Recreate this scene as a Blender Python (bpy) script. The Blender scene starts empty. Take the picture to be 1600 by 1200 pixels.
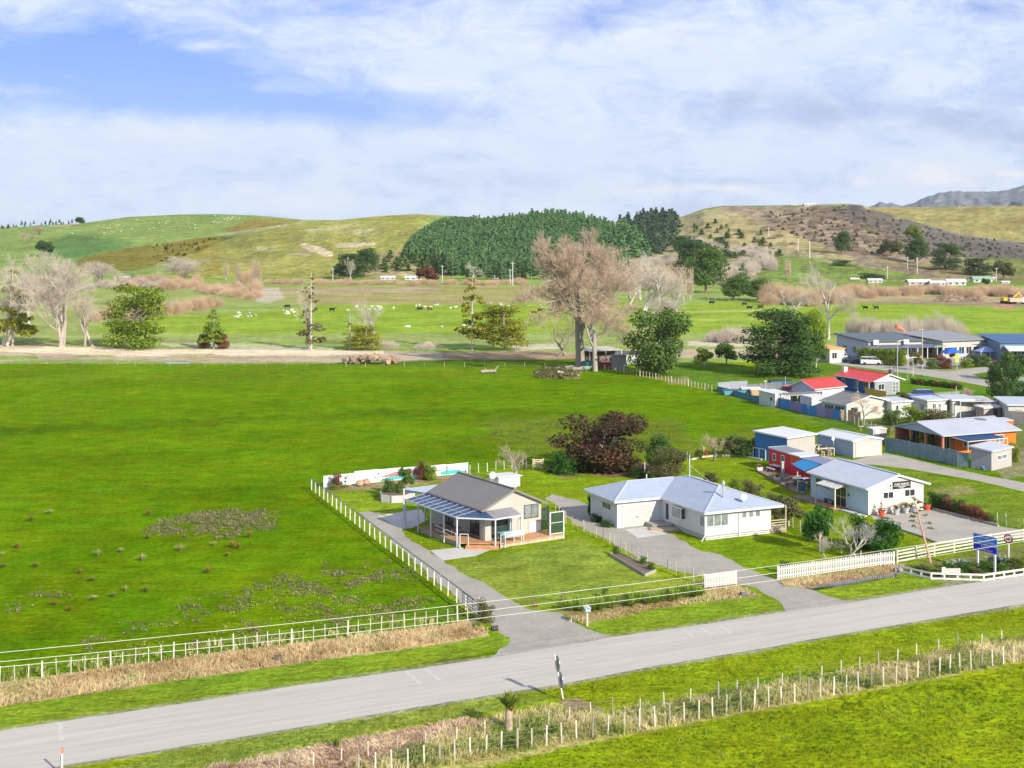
import bpy, math, random
import numpy as np
R = math.radians
sc = bpy.context.scene
C = sc.collection
# ---------------------------------------------------------------- camera
F = 2150.0; HOR = 352.0; H = 31.0            # focal length in pixels (of 1600), horizon row, camera height
cam = bpy.data.cameras.new("camera"); camo = bpy.data.objects.new("camera", cam); C.objects.link(camo)
camo.location = (0, 0, H); camo.rotation_euler = (R(90), 0, 0)
cam.sensor_width = 36; cam.lens = 36*F/1600; cam.shift_y = -(600-HOR)/1600
cam.clip_start = 1; cam.clip_end = 30000
sc.camera = camo
# ---------------------------------------------------------------- light
SUN_EL = 28.0; SUNV = (0.62, -0.785)          # where the sun stands (horizontal)
sun = bpy.data.lights.new("sun", 'SUN'); suno = bpy.data.objects.new("sun", sun); C.objects.link(suno)
sun.energy = 4.4; sun.angle = R(0.5); sun.color = (1.0, 0.93, 0.78)
from mathutils import Vector
sv = Vector((SUNV[0], SUNV[1], 0)).normalized()*math.cos(R(SUN_EL)) + Vector((0, 0, math.sin(R(SUN_EL))))
suno.rotation_euler = sv.to_track_quat('Z', 'Y').to_euler()
sc.view_settings.view_transform = 'Standard'; sc.view_settings.look = 'None'
sc.view_settings.exposure = 0.62; sc.view_settings.gamma = 1
w = bpy.data.worlds.new("World"); sc.world = w; w.use_nodes = True
nt = w.node_tree; nt.nodes.clear()
def N(t, **k):
    n = nt.nodes.new(t)
    for a, v in k.items(): setattr(n, a, v)
    return n
def M_(op, a, b=None, c=None, clamp=False):
    n = nt.nodes.new('ShaderNodeMath'); n.operation = op; n.use_clamp = clamp
    for i, v in enumerate((a, b, c)):
        if v is None: continue
        if isinstance(v, (int, float)): n.inputs[i].default_value = v
        else: nt.links.new(v, n.inputs[i])
    return n.outputs[0]
def build_world():
    L = nt.links.new
    sky = N('ShaderNodeTexSky', sky_type='NISHITA', sun_disc=False)
    sky.sun_elevation = R(SUN_EL); sky.sun_rotation = math.atan2(SUNV[0], SUNV[1]); sky.air_density = 1.0; sky.dust_density = 0.3; sky.ozone_density = 2.5
    tc = N('ShaderNodeTexCoord'); sep = N('ShaderNodeSeparateXYZ'); L(tc.outputs['Generated'], sep.inputs[0])
    ay = M_('MAXIMUM', M_('ABSOLUTE', sep.outputs[1]), 0.15)
    u = M_('DIVIDE', sep.outputs[0], ay); v = M_('DIVIDE', sep.outputs[2], ay)
    def g(px, py, rx, ry, amp, rot=0.0):
        du = M_('SUBTRACT', u, (px-800)/F); dv = M_('SUBTRACT', v, (HOR-py)/F)
        c, s = math.cos(rot), math.sin(rot)
        p = M_('DIVIDE', M_('ADD', M_('MULTIPLY', du, c), M_('MULTIPLY', dv, s)), rx/F)
        q = M_('DIVIDE', M_('SUBTRACT', M_('MULTIPLY', dv, c), M_('MULTIPLY', du, s)), ry/F)
        e = M_('ADD', M_('MULTIPLY', p, p), M_('MULTIPLY', q, q))
        return M_('MULTIPLY', M_('EXPONENT', M_('MULTIPLY', e, -1.0)), amp)
    def noise(sx, sy, scale, detail, rough, dist=0.0, off=0.0):
        cb = N('ShaderNodeCombineXYZ'); L(M_('MULTIPLY', u, sx), cb.inputs[0]); L(M_('MULTIPLY', v, sy), cb.inputs[1]); cb.inputs[2].default_value = off
        n = N('ShaderNodeTexNoise'); n.inputs['Scale'].default_value = scale; n.inputs['Detail'].default_value = detail
        n.inputs['Roughness'].default_value = rough; n.inputs['Distortion'].default_value = dist
        L(cb.outputs[0], n.inputs['Vector']); return n.outputs[0]
    def S(*a):
        r = a[0]
        for x in a[1:]: r = M_('ADD', r, x)
        return r
    # thin high cloud cover: noise plus the broad clear openings
    n1 = noise(1.0, 2.6, 5.0, 8, 0.55, 0.6, 1.3); n2 = noise(1.0, 2.2, 16.0, 8, 0.65, 0.8, 4.1); n3 = noise(1.0, 3.2, 40.0, 7, 0.7, 1.0, 7.7)
    cov = S(0.50, M_('MULTIPLY', M_('SUBTRACT', n1, 0.5), 1.1), M_('MULTIPLY', M_('SUBTRACT', n2, 0.5), 1.6), M_('MULTIPLY', M_('SUBTRACT', n3, 0.5), 0.7), g(800, 330, 3000, 105, .45),
            g(60, 110, 330, 70, -.72), g(330, 130, 260, 60, -0.55, -0.22), g(560, 165, 150, 26, -0.4), g(915, 35, 80, 30, -0.75, 0.3), g(700, 185, 160, 22, -.3), g(250, 165, 260, 22, -.3), g(1560, 8, 90, 18, -.5),
            g(20, 8, 200, 25, 0.5), g(310, 72, 45, 10, 0.6), g(430, 140, 60, 14, 0.5), g(40, 142, 90, 8, 0.25),
            g(700, 100, 330, 80, 0.4), g(1250, 80, 420, 70, 0.45), g(400, 215, 600, 36, 0.5), g(1150, 230, 500, 45, 0.25))
    m = M_('MULTIPLY_ADD', cov, 1.0, 0.10, clamp=True); m = M_('MULTIPLY', m, .97)
    # small grey-blue cloud bellies and white cumulus near the ridge
    gn = noise(1.0, 1.8, 26.0, 5, 0.6, 0.3, 9.0)
    gs = S(g(1300, 172, 80, 30, 1.0), g(1150, 158, 60, 22, 0.8, 0.3), g(1495, 187, 55, 24, 0.95), g(1590, 212, 50, 18, 0.9), g(1000, 148, 40, 10, 0.4), g(700, 243, 28, 8, 0.5), g(790, 285, 110, 18, 0.45), g(650, 280, 30, 10, 0.4), g(350, 240, 20, 8, 0.3))
    gm = M_('MULTIPLY', M_('MULTIPLY', gs, M_('MULTIPLY_ADD', gn, 3.6, -1.0, clamp=True)), 0.9, clamp=True)
    ws = S(g(1455, 268, 62, 14, 1.2), g(1490, 284, 60, 8, 0.7), g(1350, 284, 18, 7, 0.8), g(1575, 271, 40, 6, 0.9), g(1115, 294, 90, 6, 0.8), g(1000, 299, 50, 4, 0.6), g(270, 210, 70, 18, 0.55), g(480, 312, 90, 10, 0.4), g(720, 45, 240, 60, 0.25), g(1100, 60, 220, 40, 0.25))
    wn = noise(1.0, 1.6, 34.0, 6, 0.6, 0.5, 2.0)
    wm = M_('MULTIPLY', M_('MULTIPLY', ws, 1.5), M_('MULTIPLY_ADD', wn, 3.4, -1.05, clamp=True), clamp=True)
    def mixc(fac, a, b):
        n = N('ShaderNodeMix', data_type='RGBA')
        if isinstance(fac, (int, float)): n.inputs[0].default_value = fac
        else: L(fac, n.inputs[0])
        for i, x in ((6, a), (7, b)):
            if isinstance(x, tuple): n.inputs[i].default_value = (*x, 1)
            else: L(x, n.inputs[i])
        return n.outputs[2]
    sk = N('ShaderNodeMix', data_type='RGBA', blend_type='MULTIPLY'); sk.inputs[0].default_value = 1.0
    L(sky.outputs[0], sk.inputs[6]); sk.inputs[7].default_value = (0.265, 0.37, 0.76, 1)
    K = 1/SKY
    cl = mixc(M_('MULTIPLY_ADD', M_('ADD', n2, M_('MULTIPLY', M_('SUBTRACT', n3, .5), .5)), 2.0, -.42, clamp=True), tuple(x*K for x in CLOUD), tuple(x*K for x in CHI)); c1 = mixc(m, sk.outputs[2], cl)
    c2 = mixc(gm, c1, tuple(x*K for x in CGREY))
    c3 = mixc(wm, c2, tuple(x*K for x in CWHITE))
    # below the horizon and overhead the plain sky stays
    bg = N('ShaderNodeBackground'); bg.inputs[1].default_value = SKY
    L(c3, bg.inputs[0]); o = N('ShaderNodeOutputWorld'); L(bg.outputs[0], o.inputs[0])
SKY = 0.12
CLOUD = (0.41, 0.50, 0.68); CHI = (.55, .615, .72); CGREY = (0.26, 0.325, 0.53); CWHITE = (0.62, 0.64, 0.67)
build_world()
sc.cycles.max_bounces = 6; sc.cycles.diffuse_bounces = 4; sc.cycles.glossy_bounces = 2; sc.cycles.transmission_bounces = 4; sc.cycles.transparent_max_bounces = 8
sc.cycles.use_adaptive_sampling = True; sc.cycles.use_denoising = True

# ---------------------------------------------------------------- helpers
rng = np.random.default_rng(7); random.seed(7)
def P(x, y, z=0.0):                            # photo pixel of a point at height z -> world
    Y = F*(H-z)/(y-HOR)
    return ((x-800)*Y/F, Y, z)
def mpp(y): return H/(y-HOR)                   # metres per pixel on the plain
def tag(o, label=None, cat=None, group=None, kind=None):
    if label: o['label'] = label
    if cat: o['category'] = cat
    if group: o['group'] = group
    if kind: o['kind'] = kind
    return o
def empty(name, label, cat, loc=(0, 0, 0), rz=0.0, group=None):
    o = bpy.data.objects.new(name, None); C.objects.link(o); o.location = loc; o.rotation_euler = (0, 0, rz)
    return tag(o, label, cat, group)
def mesh_np(name, v, f4=None, f3=None, tint=None, col=None, smooth=False):
    me = bpy.data.meshes.new(name)
    v = np.asarray(v, np.float32).reshape(-1, 3)
    n4 = 0 if f4 is None else len(f4); n3 = 0 if f3 is None else len(f3)
    idx = []
    if n4: idx.append(np.asarray(f4, np.int32).ravel())
    if n3: idx.append(np.asarray(f3, np.int32).ravel())
    idx = np.concatenate(idx)
    me.vertices.add(len(v)); me.vertices.foreach_set('co', v.ravel())
    me.loops.add(len(idx)); me.loops.foreach_set('vertex_index', idx)
    me.polygons.add(n4+n3)
    tot = np.concatenate([np.full(n4, 4, np.int32), np.full(n3, 3, np.int32)])
    st = np.concatenate([[0], np.cumsum(tot)[:-1]]).astype(np.int32)
    me.polygons.foreach_set('loop_start', st)
    me.update(calc_edges=True)
    if tint is not None:
        a = me.attributes.new('tint', 'FLOAT', 'FACE'); a.data.foreach_set('value', np.asarray(tint, np.float32))
    if col is not None:
        a = me.attributes.new('Col', 'FLOAT_COLOR', 'POINT'); cc = np.ones((len(v), 4), np.float32); cc[:, :3] = col
        a.data.foreach_set('color', cc.ravel())
    if smooth: me.polygons.foreach_set('use_smooth', np.ones(n4+n3, bool))
    me.update()
    return me
def link(name, me, mats, parent=None, loc=None, rz=None):
    o = bpy.data.objects.new(name, me); C.objects.link(o)
    if parent: o.parent = parent
    if loc is not None: o.location = loc
    if rz is not None: o.rotation_euler = (0, 0, rz)
    if mats is not None and not len(me.materials):
        for m in (mats if isinstance(mats, (list, tuple)) else [mats]): me.materials.append(m)
    return o
class MB:
    def __init__(s): s.v = []; s.f = []; s.m = []
    def add(s, vs, fs, mi=0):
        b = len(s.v); s.v += [tuple(p) for p in vs]; s.f += [tuple(b+i for i in f) for f in fs]; s.m += [mi]*len(fs); return s
    def box(s, x0, x1, y0, y1, z0, z1, mi=0):
        return s.add([(x0, y0, z0), (x1, y0, z0), (x1, y1, z0), (x0, y1, z0), (x0, y0, z1), (x1, y0, z1), (x1, y1, z1), (x0, y1, z1)],
                     [(0, 3, 2, 1), (4, 5, 6, 7), (0, 1, 5, 4), (1, 2, 6, 5), (2, 3, 7, 6), (3, 0, 4, 7)], mi)
    def hexa(s, lo, hi, mi=0):                # two rings of equal length, lo below hi
        n = len(lo)
        return s.add(list(lo)+list(hi), [tuple(reversed(range(n))), tuple(range(n, 2*n))]+[(i, (i+1) % n, n+(i+1) % n, n+i) for i in range(n)], mi)
    def slab(s, poly, th, mi=0):              # planar polygon given from above, thickness downwards
        return s.hexa([(p[0], p[1], p[2]-th) for p in poly], poly, mi)
    def bar(s, p, q, w, h=None, mi=0):        # square bar from p to q
        h = h or w; p = Vector(p); q = Vector(q); d = (q-p).normalized()
        up = Vector((0, 0, 1)) if abs(d.z) < .95 else Vector((1, 0, 0))
        x = d.cross(up).normalized(); y = x.cross(d).normalized()
        r = [x*w/2+y*h/2, -x*w/2+y*h/2, -x*w/2-y*h/2, x*w/2-y*h/2]
        return s.add([p+a for a in r]+[q+a for a in r], [(0, 1, 2, 3), (7, 6, 5, 4)]+[(i, i+4, (i+1) % 4+4, (i+1) % 4) for i in range(4)], mi)
    def tube(s, p, q, r0, r1=None, k=8, mi=0):
        r1 = r0 if r1 is None else r1; p = Vector(p); q = Vector(q); d = (q-p).normalized()
        up = Vector((0, 0, 1)) if abs(d.z) < .95 else Vector((1, 0, 0))
        x = d.cross(up).normalized(); y = d.cross(x).normalized()
        a = [(math.cos(2*math.pi*i/k), math.sin(2*math.pi*i/k)) for i in range(k)]
        return s.add([p+x*(c*r0)+y*(t*r0) for c, t in a]+[q+x*(c*r1)+y*(t*r1) for c, t in a],
                     [tuple(reversed(range(k))), tuple(range(k, 2*k))]+[(i, (i+1) % k, k+(i+1) % k, k+i) for i in range(k)], mi)
    def lathe(s, c, prof, k=12, mi=0, axis='z'):
        vs = []
        for r, z in prof:
            for i in range(k):
                t = 2*math.pi*i/k
                vs.append((c[0]+r*math.cos(t), c[1]+r*math.sin(t), c[2]+z) if axis == 'z' else (c[0]+r*math.cos(t), c[1]+z, c[2]+r*math.sin(t)))
        fs = []
        for j in range(len(prof)-1):
            for i in range(k): fs.append((j*k+i, j*k+(i+1) % k, (j+1)*k+(i+1) % k, (j+1)*k+i))
        fs.append(tuple(reversed(range(k)))); fs.append(tuple(range((len(prof)-1)*k, len(prof)*k)))
        return s.add(vs, fs, mi)
    def build(s, name, mats, parent=None, loc=None, rz=None, smooth=False):
        me = bpy.data.meshes.new(name); me.from_pydata(s.v, [], s.f)
        ml = mats if isinstance(mats, (list, tuple)) else [mats]
        for m in ml: me.materials.append(m)
        if len(ml) > 1: me.polygons.foreach_set('material_index', s.m)
        if smooth: me.polygons.foreach_set('use_smooth', [True]*len(s.f))
        me.update()
        return link(name, me, None, parent, loc, rz)
def dup(o, parent=None, **kw):
    c = o.copy(); C.objects.link(c)
    if parent is not None: c.parent = parent
    for ch in list(o.children): dup(ch, c)
    for k, v in kw.items(): c[k] = v
    return c
# ---------------------------------------------------------------- materials
def s2l(r, g, b):
    f = lambda c: (c/255/12.92) if c/255 <= .04045 else ((c/255+.055)/1.055)**2.4
    return (f(r), f(g), f(b))
def mat(name, col, rough=.7, var=.12, scale=3.0, bump=0.0, bscale=None, metal=0.0, wave=None, spec=.35, attr=None, tintcol=None, trans=0.0, alpha=None, stretch=None, var2=0.0, scale2=.3, obj_rand=0.0, coat=0.0):
    m = bpy.data.materials.new(name); m.use_nodes = True; t = m.node_tree; b = t.nodes['Principled BSDF']; L = t.links.new
    b.inputs['Roughness'].default_value = rough; b.inputs['Metallic'].default_value = metal
    b.inputs['Specular IOR Level'].default_value = spec
    if coat: b.inputs['Coat Weight'].default_value = coat
    tc = t.nodes.new('ShaderNodeTexCoord'); src = tc.outputs['Object']
    if stretch:
        mp = t.nodes.new('ShaderNodeMapping'); mp.inputs['Rotation'].default_value = (0, 0, stretch[2] if len(stretch) > 2 else 0)
        L(src, mp.inputs[0])
        mp2 = t.nodes.new('ShaderNodeMapping'); mp2.inputs['Scale'].default_value = (stretch[0], stretch[1], 1); L(mp.outputs[0], mp2.inputs[0]); src = mp2.outputs[0]
    def nz(s, d=4, r=.6):
        n = t.nodes.new('ShaderNodeTexNoise'); n.inputs['Scale'].default_value = s; n.inputs['Detail'].default_value = d; n.inputs['Roughness'].default_value = r
        L(src, n.inputs['Vector']); return n.outputs[0]
    def mr(x, lo, hi):
        n = t.nodes.new('ShaderNodeMapRange'); n.inputs[1].default_value = .3; n.inputs[2].default_value = .7; n.inputs[3].default_value = lo; n.inputs[4].default_value = hi; L(x, n.inputs[0]); return n.outputs[0]
    def mul(a, f):
        n = t.nodes.new('ShaderNodeVectorMath'); n.operation = 'SCALE'; L(a, n.inputs[0]); L(f, n.inputs['Scale']); return n.outputs[0]
    if attr:
        a = t.nodes.new('ShaderNodeAttribute'); a.attribute_name = attr; c = a.outputs['Color']
    elif tintcol:
        a = t.nodes.new('ShaderNodeAttribute'); a.attribute_name = 'tint'
        cr = t.nodes.new('ShaderNodeValToRGB'); cr.color_ramp.elements.remove(cr.color_ramp.elements[1])
        for i, (p, cc) in enumerate(tintcol):
            e = cr.color_ramp.elements[0] if i == 0 else cr.color_ramp.elements.new(p)
            e.position = p; e.color = (*cc, 1)
        L(a.outputs['Fac'], cr.inputs[0]); c = cr.outputs[0]
    else:
        rg = t.nodes.new('ShaderNodeRGB'); rg.outputs[0].default_value = (*col, 1); c = rg.outputs[0]
    if var: c = mul(c, mr(nz(scale), 1-var, 1+var))
    if var2: c = mul(c, mr(nz(scale2, 3), 1-var2, 1+var2))
    if obj_rand:
        oi = t.nodes.new('ShaderNodeObjectInfo'); n = t.nodes.new('ShaderNodeMapRange'); n.inputs[3].default_value = 1-obj_rand; n.inputs[4].default_value = 1+obj_rand; L(oi.outputs['Random'], n.inputs[0]); c = mul(c, n.outputs[0])
    L(c, b.inputs['Base Color'])
    h = None
    if wave:                                   # (direction 'X'/'Y'/'Z', period m, height)
        wv = t.nodes.new('ShaderNodeTexWave'); wv.bands_direction = wave[0]; wv.inputs['Scale'].default_value = 0.314/wave[1]; wv.inputs['Distortion'].default_value = 0
        if len(wave) > 3: wv.wave_profile = wave[3]
        L(tc.outputs['Object'], wv.inputs[0]); bp = t.nodes.new('ShaderNodeBump'); bp.inputs['Strength'].default_value = .6; bp.inputs['Distance'].default_value = wave[2]; L(wv.outputs['Fac'], bp.inputs['Height']); h = bp
    if bump:
        bp = t.nodes.new('ShaderNodeBump'); bp.inputs['Strength'].default_value = 1; bp.inputs['Distance'].default_value = bump
        L(nz(bscale or scale*3, 5), bp.inputs['Height'])
        if h: L(h.outputs[0], bp.inputs['Normal'])
        h = bp
    if h: L(h.outputs[0], b.inputs['Normal'])
    if trans:
        tr = t.nodes.new('ShaderNodeBsdfTranslucent'); L(c, tr.inputs[0]); mx = t.nodes.new('ShaderNodeMixShader'); mx.inputs[0].default_value = trans
        L(b.outputs[0], mx.inputs[1]); L(tr.outputs[0], mx.inputs[2]); L(mx.outputs[0], t.nodes['Material Output'].inputs[0])
    if alpha is not None: b.inputs['Alpha'].default_value = alpha
    return m
# ---------------------------------------------------------------- terrain
def vnoise(x, y, seed=0):
    def h(i, j):
        n = (i*374761393+j*668265263+seed*982451653) & 0xFFFFFFFF
        n = ((n ^ (n >> 13))*1274126177) & 0xFFFFFFFF
        return ((n ^ (n >> 16)) & 0xFFFF)/65535.0
    x = np.asarray(x, float); y = np.asarray(y, float)
    i = np.floor(x).astype(np.int64); j = np.floor(y).astype(np.int64); fx = x-i; fy = y-j
    fx = fx*fx*(3-2*fx); fy = fy*fy*(3-2*fy)
    return (h(i, j)*(1-fx)+h(i+1, j)*fx)*(1-fy)+(h(i, j+1)*(1-fx)+h(i+1, j+1)*fx)*fy
def fbm(x, y, o=4, seed=0):
    s = 0; a = .5; t = 0
    for k in range(o): s = s+a*vnoise(np.asarray(x)*2**k, np.asarray(y)*2**k, seed+k); t += a; a *= .5
    return s/t
def sdpoly(px, py, poly):                      # signed distance, positive inside
    px = np.asarray(px, float); py = np.asarray(py, float)
    d = np.full(px.shape, 1e18); ins = np.zeros(px.shape, bool); n = len(poly)
    for i in range(n):
        x0, y0 = poly[i]; x1, y1 = poly[(i+1) % n]; ex, ey = x1-x0, y1-y0; l = ex*ex+ey*ey+1e-9
        t = np.clip(((px-x0)*ex+(py-y0)*ey)/l, 0, 1); d = np.minimum(d, (px-x0-t*ex)**2+(py-y0-t*ey)**2)
        if y1 != y0:
            c = ((y0 > py) != (y1 > py)) & (px < ex*(py-y0)/(ey)+x0); ins ^= c
    return np.where(ins, 1, -1)*np.sqrt(d)
# cover colours (albedo, linear)
GR = (.100, .205, .003); GRD = (.055, .165, .010); LAWN = (.170, .265, .010); LAWN2 = (.070, .180, .010); VERGE = (.180, .285, .02)
LIME = (.225, .350, .04); FAR = (.235, .330, .085); DRY = (.44, .40, .20); STRAW = (.42, .32, .19); OLIVE = (.26, .27, .06); DIRT = (.44, .34, .23); SILT = (.62, .52, .36)
GRAVEL = (.30, .285, .265); BROWN = (.27, .20, .11); GORSE = (.22, .19, .035); HILLG = (.205, .30, .08); HILL2 = (.275, .29, .07); SCRUB = (.30, .235, .165); PURP_SHADE = (.135, .12, .115)
FG = (.030, .075, .020); PINKB = (.34, .235, .165)
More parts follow.
